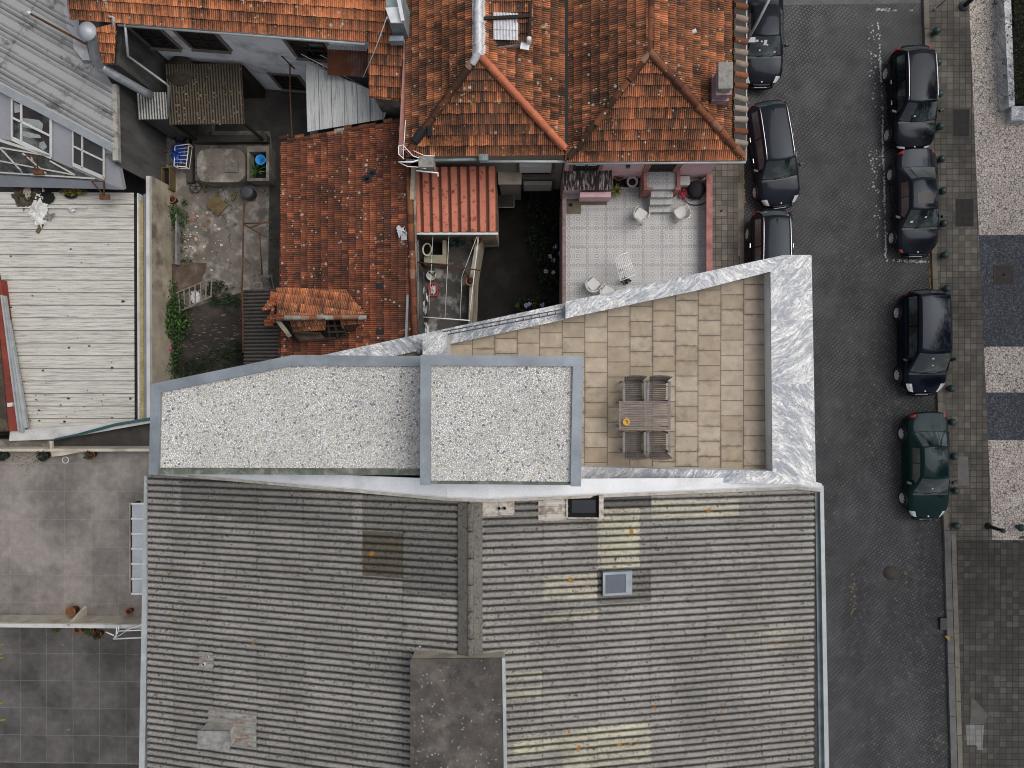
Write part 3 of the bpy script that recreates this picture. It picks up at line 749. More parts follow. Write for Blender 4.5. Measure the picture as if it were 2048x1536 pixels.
worn('parking_line', [(1756, 45, 1763, 190), (1763, 190, 1771, 515), (1757, 45, 1764, 190), (1764, 190, 1772, 515), (1759, 240, 1771, 400)], M_whiteroad, .98, .05, .05, 3)
worn('parking_line', [(1771, 519, 1858, 523), (1771, 522, 1858, 526), (1771, 520, 1858, 524)], M_whiteroad, .9, .06, .05, 5)
worn('parking_line', [(1752, 18, 1840, 20), (1752, 20, 1840, 22)], M_whiteroad, .8, .06, .05, 8)
worn('painted_lettering', [(1740, 50, 1744, 110), (1746, 60, 1751, 220), (1742, 110, 1748, 225), (1744, 300, 1753, 480), (1750, 300, 1757, 480), (1756, 380, 1766, 470)], M_whiteroad, .6, .09, .35, 7)
worn('road_marking', [(1704, 1135, 1706, 1232), (1708, 1135, 1710, 1232), (1701, 1140, 1703, 1230)], M_yellowfaint, .5, .08, .1, 12)
worn('road_marking', [(1788, 1135, 1792, 1232), (1792, 1135, 1796, 1232), (1762, 1146, 1798, 1148), (1812, 1140, 1818, 1230)], M_yellowfaint, .45, .08, .12, 15)
worn('kerb_marking', [(1859, 505, 1861, 585), (1860, 505, 1862, 585), (1846, 60, 1852, 100), (1855, 285, 1857, 300)], M_yellowpaint, .95, .06, .03, 18)
worn('kerb_marking', [(1484, 318, 1487, 420), (1485, 318, 1488, 420)], M_yellowpaint, .6, .07, .03, 19, .135)
# ---------------------------------------------------------------- marble apartment building
ZT, ZP, ZL, ZH = 12.4, 12.95, 14.2, 15.2
A_ = P(302, 768, ZL); B_ = P(585, 710, ZL); C_ = P(1568, 510, ZP); D_ = P(1623, 510, ZP); E_ = P(1632, 970, ZP); S0 = P(297, 950, ZL)
rt = thing('marble_apartment_building', 'tall corner building with veined marble parapets, sandstone terrace and pebble roofs', 'building', (0, 0, 0))
NRM = V((-(C_-B_).y, (C_-B_).x, 0)).normalized()             # outward normal of the north front
def on_north(x): t = (x-B_.x)/(C_.x-B_.x); return B_.y+(C_.y-B_.y)*t
SY = lambda x: S0.y+(E_.y-S0.y)*(x-S0.x)/(E_.x-S0.x)         # the straight party line on the south
outl = [(A_.x, A_.y), (B_.x, on_north(B_.x)), (C_.x, C_.y), (D_.x, D_.y), (E_.x, E_.y), (S0.x, S0.y)]
body = [(A_.x+.03, A_.y-.03), (B_.x, on_north(B_.x)-.03), (C_.x-.01, C_.y-.03), (D_.x-.03, D_.y-.03), (E_.x-.03, E_.y+.03), (S0.x+.03, S0.y+.03)]
m = MB(); m.prism(body, 0, ZT-.03); m.build('wall', M_grey_lining, rt)
# terrace paving (aligned grid: uv measured from a tile corner)
i1 = P(1526, 545, ZT); i2 = P(1531, 937, ZT); o0 = P(1124.5, 641, ZT)
fl = [P(690, 712, ZT), P(900, 672, ZT), P(1137, 625, ZT), V((i1.x+.04, i1.y+.05, ZT)), V((i2.x+.04, i2.y-.03, ZT)), V((P(850, 930, ZT).x, i2.y-.03, ZT))]
fl = [V((p.x, min(p.y, on_north(p.x)-.1), ZT)) for p in fl]
m = MB(); m.add(fl, [list(range(len(fl)))], uvs=[[(p.x-o0.x+6*.597, p.y-(P(1124, 675, ZT).y)+12*.399-.125*6) for p in fl]]); m.build('terrace_floor', M_terrace, rt)
# parapets: upstand (pale lining) with a marble cap
def cap(name, poly, z, th=.05, mat=M_marble, lin=None, ztop=None):
    m = MB(); m.prism(poly, z-th, z); m.build(name, mat, rt)
def band(p, q, wd, side):      # strip of width wd inside of line p->q
    p = V((p[0], p[1], 0)); q = V((q[0], q[1], 0)); d = (q-p).normalized(); n = V((d.y, -d.x, 0))*side
    return [p, q, q+n*wd, p+n*wd]
xj = P(1131, 603, ZP).x; J = V((xj, on_north(xj), 0))
ci = P(1541, 543, ZP); si = P(1545, 942, ZP)
nl = lambda x, off: on_north(x)-off*math.sqrt(1+((C_.y-B_.y)/(C_.x-B_.x))**2)
# east cap (wide), in three slabs of differently veined marble
ysl = [None, P(1600, 640, ZP).y, P(1600, 768, ZP).y]
ex = lambda y: D_.x+(E_.x-D_.x)*(y-D_.y)/(E_.y-D_.y)
ix = lambda y: ci.x+(si.x-ci.x)*(y-ci.y)/(si.y-ci.y)
wn = .42                                                      # width of the north cap
m = MB(); m.prism([(C_.x, C_.y), (D_.x, D_.y), (ex(ysl[1]), ysl[1]+.002), (ix(ysl[1]), ysl[1]+.002), (ci.x, ci.y)], ZP-.06, ZP); m.build('parapet_cap', M_marble_c, rt)
m = MB(); m.prism([(ix(ysl[1]), ysl[1]), (ex(ysl[1]), ysl[1]), (ex(ysl[2]), ysl[2]+.002), (ix(ysl[2]), ysl[2]+.002)], ZP-.06, ZP); m.build('parapet_cap', M_marble, rt)
m = MB(); m.prism([(ix(ysl[2]), ysl[2]), (ex(ysl[2]), ysl[2]), (E_.x, E_.y), (si.x+.5, SY(si.x+.5)), (si.x, si.y)], ZP-.06, ZP); m.build('parapet_cap', M_marble_b, rt)
# north cap, high part: three lengths
xs = [J.x, P(1250, 578, ZP).x, P(1400, 548, ZP).x, C_.x]
for k in range(3):
    a, b = xs[k], xs[k+1]-.004
    if k < 2: pts = [(a, on_north(a)), (b, on_north(b)), (b, nl(b, wn)), (a, nl(a, wn))]
    else: pts = [(a, on_north(a)), (b, on_north(b)), (ci.x-.003, ci.y), (ci.x-.003, ci.y-.001), (a, nl(a, wn))]
    m = MB(); m.prism(pts, ZP-.06, ZP); m.build('parapet_cap', (M_marble_d, M_marble_c, M_marble_b)[k], rt)
# lower part of the north cap under the railing
ZR = 12.62
x0 = P(640, 713, ZR).x
for k, (a, b) in enumerate(((x0, P(880, 660, ZR).x), (P(880, 660, ZR).x+.003, P(1000, 640, ZR).x), (P(1000, 640, ZR).x+.003, J.x))):
    m = MB(); m.prism([(a, on_north(a)), (b-.003, on_north(b)), (b-.003, nl(b, .42)), (a, nl(a, .42))], ZR-.05, ZR); m.build('parapet_cap', (M_marble_b, M_marble_d, M_marble)[k], rt)
m = MB(); m.prism([(x0, nl(x0, .01)), (J.x-.002, nl(J.x, .01)), (J.x-.002, nl(J.x, .40)), (x0, nl(x0, .40))], ZT-.02, ZR-.052); m.build('parapet_lining', M_white_wall, rt)
m = MB(); m.prism([(J.x, nl(J.x, .01)), (C_.x, nl(C_.x, .01)), (ci.x, ci.y+.01), (J.x, nl(J.x, wn-.02))], ZT-.02, ZP-.062); m.build('parapet_lining', M_white_wall, rt)
m = MB(); m.prism([(ci.x+.01, ci.y), (C_.x+.1, C_.y-.05), (D_.x-.02, D_.y-.05), (E_.x-.02, E_.y+.02), (si.x+.02, SY(si.x)+.02), (si.x+.012, si.y)], ZT-.02, ZP-.062); m.build('parapet_lining', M_grey_lining, rt)
# south cap
sw = P(1150, 935, ZP)
pts = [(sw.x, P(1165, 934, ZP).y), (si.x-.004, si.y), (si.x+.496, SY(si.x+.5)), (sw.x, SY(sw.x))]
m = MB(); m.prism(pts, ZP-.06, ZP); m.build('parapet_cap', M_marble_d, rt)
m = MB(); m.prism([(sw.x, pts[0][1]-.02), (si.x, si.y-.02), (si.x, SY(si.x)+.02), (sw.x, SY(sw.x)+.02)], ZT-.02, ZP-.062); m.build('parapet_lining', M_grey_lining, rt)
# marble-clad pier beside the stair house
pz = 13.35
q = [P(845, 668, pz), P(893, 664, pz), P(896, 712, pz), P(845, 712, pz)]
q = [V((p.x, min(p.y, nl(p.x, .02)), 0)) for p in q]
m = MB(); m.prism(q, ZT-.02, pz-.05); m.build('pier', M_white_wall, rt)
m = MB(); m.prism([(p.x, p.y) for p in q], pz-.048, pz); m.build('pier_cap', M_marble_d, rt)
# stair house and west roof: walls, pebble fill, folded zinc edging
HH = [P(841, 710, ZH), P(1167, 712, ZH), P(1162, 973, ZH), P(840, 970, ZH)]
fw = .235
def inset(a, b, c, d, w4):   # a quad inset by distances for edges ab, bc, cd, da
    import mathutils
    pts = [V((p.x, p.y)) for p in (a, b, c, d)]; ls = []
    for i in range(4):
        p, q2 = pts[i], pts[(i+1) % 4]; dd = (q2-p).normalized(); n2 = V((dd.y, -dd.x)); ls.append((p+n2*w4[i], dd))
    out = []
    for i in range(4):
        (p1, d1), (p2, d2) = ls[i-1], ls[i]
        out.append(mathutils.geometry.intersect_line_line_2d(p1-d1*50, p1+d1*50, p2-d2*50, p2+d2*50))
    return out
wi = inset(*HH, (.02, .02, .02, .02)); m = MB(); m.prism(wi, ZT-.02, ZH-.16); m.build('stair_house_wall', M_grey_lining, rt)
gi = inset(*HH, (fw, fw, .09, fw)); m = MB(); m.prism(gi, ZH-.155, ZH-.09); m.build('pebble_roof', M_gravel, rt)
def edging(name, outer, inner, ks, z, mat=M_zinc, hgt=.17):
    m = MB(); n = len(outer)
    for k in ks:
        j = (k+1) % n; a, b, c, d = outer[k], outer[j], inner[j], inner[k]
        m.prism([(a[0], a[1]), (b[0], b[1]), (c[0], c[1]), (d[0], d[1])], z-hgt, z)
    return m.build(name, mat, rt)
ou = [(p.x, p.y) for p in HH]
gi2 = inset(*HH, (fw, fw, .0, fw)); edging('roof_edging', ou, gi2, (0, 1, 3), ZH)
m = MB(); a, b = inset(*HH, (fw, fw+.02, .0, fw+.02))[2:4]; c, d = gi[3], gi[2]
m.prism([(a.x, a.y+.01), (b.x, b.y+.01), (c.x, c.y-.002), (d.x, d.y-.002)], ZH-.155, ZH-.12); m.build('roof_upstand', weather('mossy_upstand', (.11, .125, .10), .35, 5, .9, 0, (.3, .3, .27), .6), rt)
LH = [A_, B_, P(850, 712, ZL), P(846, 952, ZL), S0]
lo = [(p.x, p.y) for p in LH]
d1 = (B_-A_).normalized(); d2 = (LH[2]-B_).normalized(); d5 = (A_-S0).normalized()
import mathutils as _mu
def off_line(p, q2, w4): d = V((q2.x-p.x, q2.y-p.y)).normalized(); n2 = V((d.y, -d.x)); return (V((p.x, p.y))+n2*w4, d)
def isec(l1, l2): return _mu.geometry.intersect_line_line_2d(l1[0]-l1[1]*50, l1[0]+l1[1]*50, l2[0]-l2[1]*50, l2[0]+l2[1]*50)
L1 = off_line(A_, B_, .25); L2 = off_line(B_, LH[2], .25); L3 = off_line(LH[2], LH[3], .0); L4 = off_line(LH[3], S0, .17); L5 = off_line(S0, A_, .24)
L4b = off_line(LH[3], S0, .0)
li = [isec(L5, L1), isec(L1, L2), isec(L2, L3), isec(L3, L4), isec(L4, L5)]
m = MB(); m.prism([(p[0]+(.02 if i in (0, 4) else 0), p[1]-(.02 if i < 3 else -.02)) for i, p in enumerate(lo)], ZT-.02, ZL-.16); m.build('west_roof_wall', M_grey_lining, rt)
m = MB(); m.prism(li, ZL-.155, ZL-.09); m.build('pebble_roof', M_gravel, rt)
li2 = li[:3]+[isec(L3, L4b), isec(L4b, L5)]
edging('roof_edging', lo, li2, (0, 1, 4), ZL)
m = MB(); m.prism([li[4], li[3], isec(L3, L4b), isec(L4b, L5)], ZL-.155, ZL-.13); m.build('roof_upstand', _cache['mossy_upstand'], rt)
# railing on the lower parapet
za = 13.05; ra = P(886, 667, za); rb = P(1127, 622, za); rd = (rb-ra).normalized(); rn = V((-rd.y, rd.x, 0))
m = MB()
for o_ in (-.045, .045):
    m.bar(ra+rn*o_, rb+rn*o_, .028, .03)
k = 15
for i in range(k+1):
    p = ra+(rb-ra)*i/k; m.bar(p-rn*.04, p+rn*.04, .02, .02)
for i in range(0, k+1, 5):
    p = ra+(rb-ra)*i/k; m.bar(V((p.x, p.y, ZR-.01)), V((p.x, p.y, za)), .03, .03)
m.build('railing', M_darkmetal, rt)
m = MB(); p = P(838, 703, 12.7); m.lathe((p.x, p.y, ZT), [(.07, 0), (.07, .3), (.05, .34)], 10); m.build('vent_pipe', M_steel, rt)

# ---------------------------------------------------------------- terrace furniture
M_seat = weather('dark_weathered_slats', (.125, .108, .098), .35, 4, .9, 0, (.06, .05, .045), .6)
def garden_chair(label, px, py, rot):
    p = P(px, py, ZT+.4)
    t = thing('garden_chair', label, 'garden chair', (p.x, p.y, ZT), rot, 'slatted garden chairs round the terrace table')
    m = MB()
    for i in range(9):
        y = -.22+i*.055; m.box(-.225, .225, y-.021, y+.021, .41, .435)
    m.build('seat', M_seat, t, world=False)
    m = MB(); rndc = random.Random(len(label))
    for i in range(10):
        f = (i-4.5)/4.5; x0 = f*.20; x1 = f*.265
        m.bar((x0, .26, .45), (x1, .39+.03*(1-f*f), .92), .036, .016, up=(0, 1, 0))
    m.bar((-.235, .27, .47), (.235, .27, .47), .03, .04); m.tube([(-.23+.46*k/6, .345+.02*(1-((k-3)/3)**2), .70) for k in range(7)], .014, 6)
    m.build('backrest', M_seat, t, world=False)
    for sx in (-1, 1):
        m = MB(); m.box(sx*.27-.033, sx*.27+.033, -.26, .27, .625, .65); m.build('armrest', M_wood_grey, t, world=False, bevel=.006)
        for y in (-.23, .25):
            m = MB(); m.box(sx*.26-.022, sx*.26+.022, y-.022, y+.022, 0, .624 if y < 0 else .66); m.build('leg', M_wood_grey, t, world=False)
    m = MB(); m.box(-.24, .24, -.245, -.225, .36, .41); m.box(-.24, .24, .225, .245, .36, .41); m.build('apron', M_wood, t, world=False)
    return t
garden_chair('weathered slatted garden chair at top left of the terrace table', 1266, 783, .02)
garden_chair('weathered slatted garden chair at top right of the terrace table', 1314, 783, -.03)
garden_chair('weathered grey slatted garden chair below the flower-shaped bowl on the table', 1266, 883, math.pi)
garden_chair('weathered slatted garden chair at bottom right of the terrace table', 1314, 883, math.pi+.02)
c = P(1289.5, 831, ZT+.72); t = thing('garden_table', 'silvered slatted wooden garden table in the middle of the sandstone terrace', 'table', (c.x, c.y, ZT))
hw, hd = .655, .365
for sx in (-1, 1):
    m = MB()
    for i in range(11):
        y = -hd+.06+i*(2*hd-.12)/10; m.box(*sorted((sx*.03, sx*(hw-.07))), y-.021, y+.021, .715, .735, 0, None)
    m.build('slat_panel', M_wood, t, world=False)
m = MB(); m.box(-hw, hw, -hd, -hd+.03, .70, .738); m.box(-hw, hw, hd-.03, hd, .70, .738)
for x in (-hw, -.033, .003, hw-.065): m.box(x, x+.065 if abs(x) > .1 else x+.03, -hd+.031, hd-.031, .70, .739)
m.build('frame', M_wood, t, world=False)
for sx in (-1, 1):
    for sy in (-1, 1):
        m = MB(); m.box(sx*(hw-.06)-.03, sx*(hw-.06)+.03, sy*(hd-.06)-.03, sy*(hd-.06)+.03, 0, .70); m.build('leg', M_wood, t, world=False)
c = P(1252.5, 844, ZT+.8); m = MB()
prof = 24
vs = []
for (rr, zz, lob) in ((.05, 0, 0), (.085, .02, .02), (.098, .055, .10), (.075, .06, .05), (.045, .055, 0), (.04, .02, 0)):
    vs.append([(c.x+(rr*(1+lob*math.cos(8*2*math.pi*k/prof)))*math.cos(2*math.pi*k/prof), c.y+(rr*(1+lob*math.cos(8*2*math.pi*k/prof)))*math.sin(2*math.pi*k/prof), ZT+.742+zz) for k in range(prof)])
flat = [p for r_ in vs for p in r_]
m.add(flat, [(i*prof+k, i*prof+(k+1) % prof, (i+1)*prof+(k+1) % prof, (i+1)*prof+k) for i in range(5) for k in range(prof)]+[list(range(prof-1, -1, -1)), [5*prof+k for k in range(prof)]], 0, True)
m.solo('ornament_bowl', M_yellowclay, 'small yellow flower-shaped bowl on the corner of the terrace table', 'bowl')

# ---------------------------------------------------------------- corrugated-roof building to the south
RZ, EZ, WZ = 14.1, 12.2, 12.15
rt2 = thing('corrugated_roof_building', 'large building under a grey corrugated fibre cement gable roof', 'building', (0, 0, 0))
rx = P(937, 1100, RZ).x; ex1 = P(1627, 1000, EZ).x; wx = P(296, 1000, WZ).x
ytp = -2.62; ybt = P(900, 1536, EZ).y-1.2
m = MB(); m.prism([(wx+.3, ytp-.05), (ex1-.3, ytp-.05), (ex1-.3, ybt+.1), (wx+.3, ybt+.1)], 0, 11.95)
m.add([(wx+.3, ytp-.06, 11.95), (rx, ytp-.06, RZ-.2), (ex1-.3, ytp-.06, 11.95)], [(0, 1, 2)]); m.build('wall', M_white_wall, rt2)
rects = []      # (x0, x1, y0, y1, tone, yellow) in metres, sheets that differ
def rect(px0, px1, py0, py1, tone, ye):
    zz = RZ-.45 if px0 > 1060 else RZ-.3
    a = P(px0, py0, zz); b = P(px1, py1, zz); rects.append((a.x, b.x, b.y, a.y, tone, ye))
for r_ in ((1186, 1293, 1022, 1142, .85, .75), (1078, 1186, 1150, 1200, .8, .6), (1078, 1200, 1225, 1243, .8, .65), (1310, 1406, 1004, 1050, .75, .45), (1406, 1490, 1012, 1048, .8, .6),
           (1012, 1080, 1343, 1358, .8, .6), (1012, 1080, 1372, 1398, .8, .5), (1015, 1125, 1475, 1512, .8, .65), (1128, 1310, 1458, 1545, .9, .7),
           (1480, 1640, 1285, 1312, .7, .35), (1490, 1640, 1318, 1338, .7, .3), (710, 812, 1066, 1158, .03, .85), (710, 925, 985, 1064, .32, .05), (300, 430, 965, 1050, .34, .0),
           (430, 700, 965, 1062, .42, 0), (812, 930, 1064, 1190, .25, 0), (965, 1190, 995, 1060, .42, 0), (1200, 1300, 1143, 1215, .25, 0), (1195, 1310, 985, 1020, .1, 0)):
    rect(*r_)
rr_ = random.Random(11); shade = {}
def fib(cuts_w):
    def f(c):
        key = (int((c.x+30)/1.36), int((c.y+30)/.97)); shade.setdefault(key, rr_.gauss(.62, .05))
        t, ye = shade[key], 0
        for (x0, x1, y0, y1, tt, yy) in rects:
            if x0 < c.x < x1 and y0 < c.y < y1: t, ye = tt, yy
        return t, ye
    return f
def roof_cuts(side, pxs, a, d):
    out = [0.0]
    for q in pxs:
        x = (q-NX)/F*17.5
        for _ in range(6): x = (q-NX)/F*(H-(RZ-.03-(RZ-(EZ if side > 0 else WZ))*abs(x-rx)/abs((ex1 if side > 0 else wx)-rx)))
        out.append(abs(x-a.x)/abs(d.x)*d.length)
    return out+[d.length]
def run(L, s=1.15):
    k = round(L/s); return [L*i/k for i in range(k+1)]
for side in (1, -1):
    zE = EZ if side > 0 else WZ; xe = ex1 if side > 0 else wx
    a = V((rx+side*.02, ybt, RZ-.03)); d = V((xe, ybt, zE))-a
    m = MB(); cuts = roof_cuts(side, (1078, 1187, 1293, 1402, 1512) if side > 0 else (812, 710, 612, 517, 427, 345), a, d)
    # fine cross cuts so that a sheet can change colour along its length
    f_ = fib(cuts)
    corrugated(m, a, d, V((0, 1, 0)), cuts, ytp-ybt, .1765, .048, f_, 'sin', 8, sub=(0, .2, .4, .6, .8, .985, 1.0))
    # washers on the crests
    nn = d.normalized().cross(V((0, 1, 0))); nn = nn if nn.z > 0 else -nn
    rb_ = random.Random(5+side)
    for u in cuts[:-1]:
        for k in range(int((ytp-ybt)/.1765)):
            if (k % 4 == 0 and rb_.random() < .8) or rb_.random() < .03:
                p = a+d.normalized()*(u+.08+rb_.gauss(0, .012))+V((0, 1, 0))*((k+.5)*.1765)+nn*.05
                m.c = (1, 1, 1)
                u1 = V((0, 1, 0))*.022; u2 = d.normalized()*.022
                m.poly([p+u1*math.cos(q*math.pi/3)+u2*math.sin(q*math.pi/3)+nn*.006 for q in range(6)], 1 if rb_.random() < .8 else 2)
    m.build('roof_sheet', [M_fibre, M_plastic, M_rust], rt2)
# ridge capping
m = MB(); yr = P(937, 1306, RZ).y; m.c = (.35, .6, .1)
k = 6
for i in range(k):
    y0 = -2.98+(yr-.25+2.98)*i/k; y1 = -2.98+(yr-.25+2.98)*(i+1)/k-.03
    for side in (1, -1):
        t = .06 if side < 0 else .30; z0 = RZ+.075+.006*(i % 2)
        m.add([(rx, y0, z0), (rx, y1, z0), (rx+side*.14, y1, z0-.03), (rx+side*.14, y0, z0-.03), (rx+side*(.26 if side < 0 else .34), y1, z0-.06), (rx+side*(.26 if side < 0 else .34), y0, z0-.06)],
              [(0, 1, 2, 3) if side < 0 else (3, 2, 1, 0), (3, 2, 4, 5) if side < 0 else (5, 4, 2, 3)], 0, False, (t*.7, .72, .1))
    m.tube([(rx+.05, y0, RZ+.045), (rx+.05, y1, RZ+.045)], .085, 10, 0, (.22, .55, .2))
m.build('ridge_cap', M_fibre, rt2)
# gutters
def gutter(name, x0, y0, x1, y1, z, wd, parent, inner=M_gutter_dark, rim=M_gutter):
    m = MB(); a = V((x0, y0, z)); b = V((x1, y1, z)); n2 = V((-(b-a).y, (b-a).x, 0)).normalized()
    m.bar(a+UP*-.06, b+UP*-.06, wd, .02, 1)
    m.bar(a+n2*(wd/2+.015), b+n2*(wd/2+.015), .05, .15, 0); m.bar(a-n2*(wd/2+.015), b-n2*(wd/2+.015), .03, .13, 0)
    return m.build(name, [rim, inner], parent)
gA = P(1642, 975, EZ-.08); gB = P(1660, 1560, EZ-.08)
m = MB(); g1 = P(1630, 972, EZ-.1); g2 = P(1640, 972, EZ-.1); g3 = P(1652, 1640, EZ-.1); g4 = P(1640, 1640, EZ-.1)
m.prism([g1, g2, g3, g4], EZ-.2, EZ-.1); m.build('gutter', M_gutter_dark, rt2)
h1 = P(1639.5, 966, EZ); h2 = P(1647, 972, EZ); h3 = P(1660, 1640, EZ); h4 = P(1651, 1640, EZ)
m = MB(); m.prism([h1, h2, h3, h4], EZ-.28, EZ+.01); m.build('gutter_rim', M_gutter, rt2)
m = MB(); g1 = P(287, 952, WZ-.02); g2 = P(299, 952, WZ-.02); g3 = P(286, 1620, WZ-.02); g4 = P(275, 1620, WZ-.02); m.prism([g1, g2, g3, g4], WZ-.2, WZ-.05); m.build('gutter', M_gutter, rt2)
# gable flashing along the marble building
m = MB(); m2 = MB()
prof_ = [(P(318, 948, WZ+.1).x, WZ+.16, -2.36, -2.52), (rx-.5, RZ+.1, -2.38, -2.87), (rx+.5, RZ+.1, -2.38, -2.90), (P(1590, 968, EZ+.1).x, EZ+.24, -2.55, -2.83), (ex1+.12, EZ+.18, -2.72, -2.90)]
for a, b in zip(prof_, prof_[1:]):
    m.add([(a[0], a[2], a[1]+.06), (b[0], b[2], b[1]+.06), (b[0], b[3]+.07, b[1]+.03), (a[0], a[3]+.07, a[1]+.03), (b[0], b[3]+.03, b[1]-.0), (a[0], a[3]+.03, a[1]-.0)], [(3, 2, 1, 0), (5, 4, 2, 3)])
    m2.add([(a[0], a[3]+.028, a[1]-.004), (b[0], b[3]+.028, b[1]-.004), (b[0], b[3]-.05, b[1]-.035), (a[0], a[3]-.05, a[1]-.035), (b[0], b[3]-.06, b[1]-.16), (a[0], a[3]-.06, a[1]-.16)], [(3, 2, 1, 0), (5, 4, 2, 3)])
m.build('gable_flashing', M_pale_metal, rt2); m2.build('mortar_fillet', weather('flaking_cream_mortar', (.48, .44, .38), .2, 5, .9, 0, (.2, .16, .11), .7), rt2)
def rz(x): return RZ-.03-(RZ-EZ)*(x-rx)/(ex1-rx) if x > rx else RZ-.03-(RZ-WZ)*(rx-x)/(rx-wx)
# patches of metal sheet with vent pipes
def patch(px0, py0, px1, py1, mat, name='metal_patch', pipes=(), nseg=6):
    zz = rz(P((px0+px1)/2, py0, RZ-.5).x)+.06
    a = P(px0, py0, zz); b = P(px1, py1, zz); m = MB()
    d = V((b.x-a.x, 0, rz(b.x)-rz(a.x)))
    corrugated(m, V((a.x, b.y, rz(a.x)+.05)), d, V((0, 1, 0)), [0, d.length], a.y-b.y, .1765, .05, None, 'sin', 8, lap=0)
    o = m.build(name, mat, rt2)
    for (qx, qy, r_) in pipes:
        c = P(qx, qy, zz+.12); z0 = rz(c.x); mm = MB()
        mm.tube([(c.x, c.y, z0), (c.x, c.y, z0+.17)], r_, 10, 0, cap=False); mm.lathe((c.x, c.y, z0+.10), [(r_*.8, 0), (r_*.8, .01)], 10, 1)
        mm.build('vent_pipe', [M_pale_metal, M_black], o)
M_creamsheet = weather('flaky_cream_sheet', (.50, .47, .42), .15, 3, .85, 0, (.17, .10, .055), .8, .1, 40, 5)
patch(965, 993, 996, 1033, M_creamsheet); patch(997, 994, 1028, 1031, M_creamsheet, pipes=((998, 1017, .042), (1009, 1017, .042)))
patch(1076, 993, 1134, 1042, M_creamsheet); patch(394, 1306, 427, 1343, M_rustpatch, pipes=((401, 1334, .045), (410, 1318, .035)))
patch(409, 1423, 516, 1497, M_rustpatch)
# dark roof light set against the flashing
c0 = P(1134, 993, 13.75); c1 = P(1200, 1037, 13.75); zb = rz(c0.x)
m = MB(); m.box(c0.x, c1.x, c1.y, c0.y, zb-.3, 13.62, 0); bld = m.build('roof_light', M_black, rt2)
m = MB(); m.box(c0.x-.015, c0.x+.02, c1.y, c0.y, zb-.3, 13.72); m.box(c0.x+.021, c1.x-.021, c1.y-.02, c1.y+.01, zb-.3, 13.70); m.box(c1.x-.02, c1.x+.09, c1.y, c0.y+.02, zb-.3, 13.74); m.build('frame', M_creamsheet, bld)
m = MB(); m.box(c0.x+.12, c1.x-.1, c1.y+.12, c0.y-.1, 13.622, 13.66); m.build('pane', M_glass, bld)
# tilted skylight
z0 = 13.45; s0 = P(1205, 1143, z0); s1 = P(1265, 1190, z0)
def qz(x): return rz(x)+.16
sk = MB()
def tilt(x, y, h=0): return V((x, y, qz(x)+h))
fr = [tilt(s0.x, s0.y), tilt(s1.x, s0.y), tilt(s1.x, s1.y), tilt(s0.x, s1.y)]
sk.add(fr+[p-UP*.22 for p in fr], [(0, 3, 2, 1), (0, 1, 5, 4), (1, 2, 6, 5), (2, 3, 7, 6), (3, 0, 4, 7)]); sky_o = sk.build('skylight', M_gutter_dark, rt2)
m = MB()
for (xa, xb, ya, yb2) in ((s0.x, s1.x, s0.y-.06, s0.y), (s0.x, s1.x, s1.y, s1.y+.06), (s0.x, s0.x+.06, s1.y+.06, s0.y-.06), (s1.x-.17, s1.x, s1.y+.06, s0.y-.06)):
    m.add([tilt(xa, ya, .03), tilt(xb, ya, .03), tilt(xb, yb2, .03), tilt(xa, yb2, .03), tilt(xa, ya, .002), tilt(xb, ya, .002), tilt(xb, yb2, .002), tilt(xa, yb2, .002)], [(0, 1, 2, 3), (4, 5, 1, 0), (5, 6, 2, 1), (6, 7, 3, 2), (7, 4, 0, 3)])
m.build('frame', M_zinc, sky_o)
m = MB(); m.add([tilt(s0.x+.06, s1.y+.06, .012), tilt(s1.x-.17, s1.y+.06, .012), tilt(s1.x-.17, s0.y-.06, .012), tilt(s0.x+.06, s0.y-.06, .012)], [(0, 1, 2, 3)]); m.build('pane', M_skyglass, sky_o)
# felt-topped stair head
zt = 14.4; q = [P(822, 1320, zt), P(1008, 1318, zt), P(1013, 1620, zt), P(822, 1620, zt)]
m = MB(); m.prism([(p.x, p.y) for p in q], 12.5, zt-.04); sh = m.build('stair_head', M_oldwall, rt2)
m = MB(); m.prism([(q[0].x-.02, q[0].y+.02), (q[1].x-.05, q[1].y+.02), (q[2].x-.05, q[2].y), (q[3].x-.02, q[3].y)], zt-.038, zt); rs = random.Random(3)
for _ in range(420):
    x = rs.uniform(q[0].x, q[1].x-.1); y = rs.uniform(-10, q[0].y); s_ = rs.choice((.003, .004, .005, .006, .008, .014))
    m.poly([(x+s_*math.cos(k*1.05)*rs.uniform(.6, 1.4), y+s_*math.sin(k*1.05)*rs.uniform(.6, 1.4), zt+.003) for k in range(6)], 1)
m.build('felt_top', [M_box_felt, M_plastic], sh)
m = MB(); m.prism([(q[1].x-.048, q[1].y+.03), (q[1].x+.03, q[1].y+.03), (q[2].x+.03, q[2].y), (q[2].x-.048, q[2].y)], zt-.12, zt+.02); m.build('edge_flashing', M_gutter, sh)
m = MB(); m.prism([(q[0].x+.1, q[0].y+.04), (q[0].x+.95, q[0].y+.06), (q[0].x+.95, q[0].y+.13), (q[0].x+.1, q[0].y+.12)], 13.7, 13.83); m.build('metal_flashing', M_pale_metal, sh)
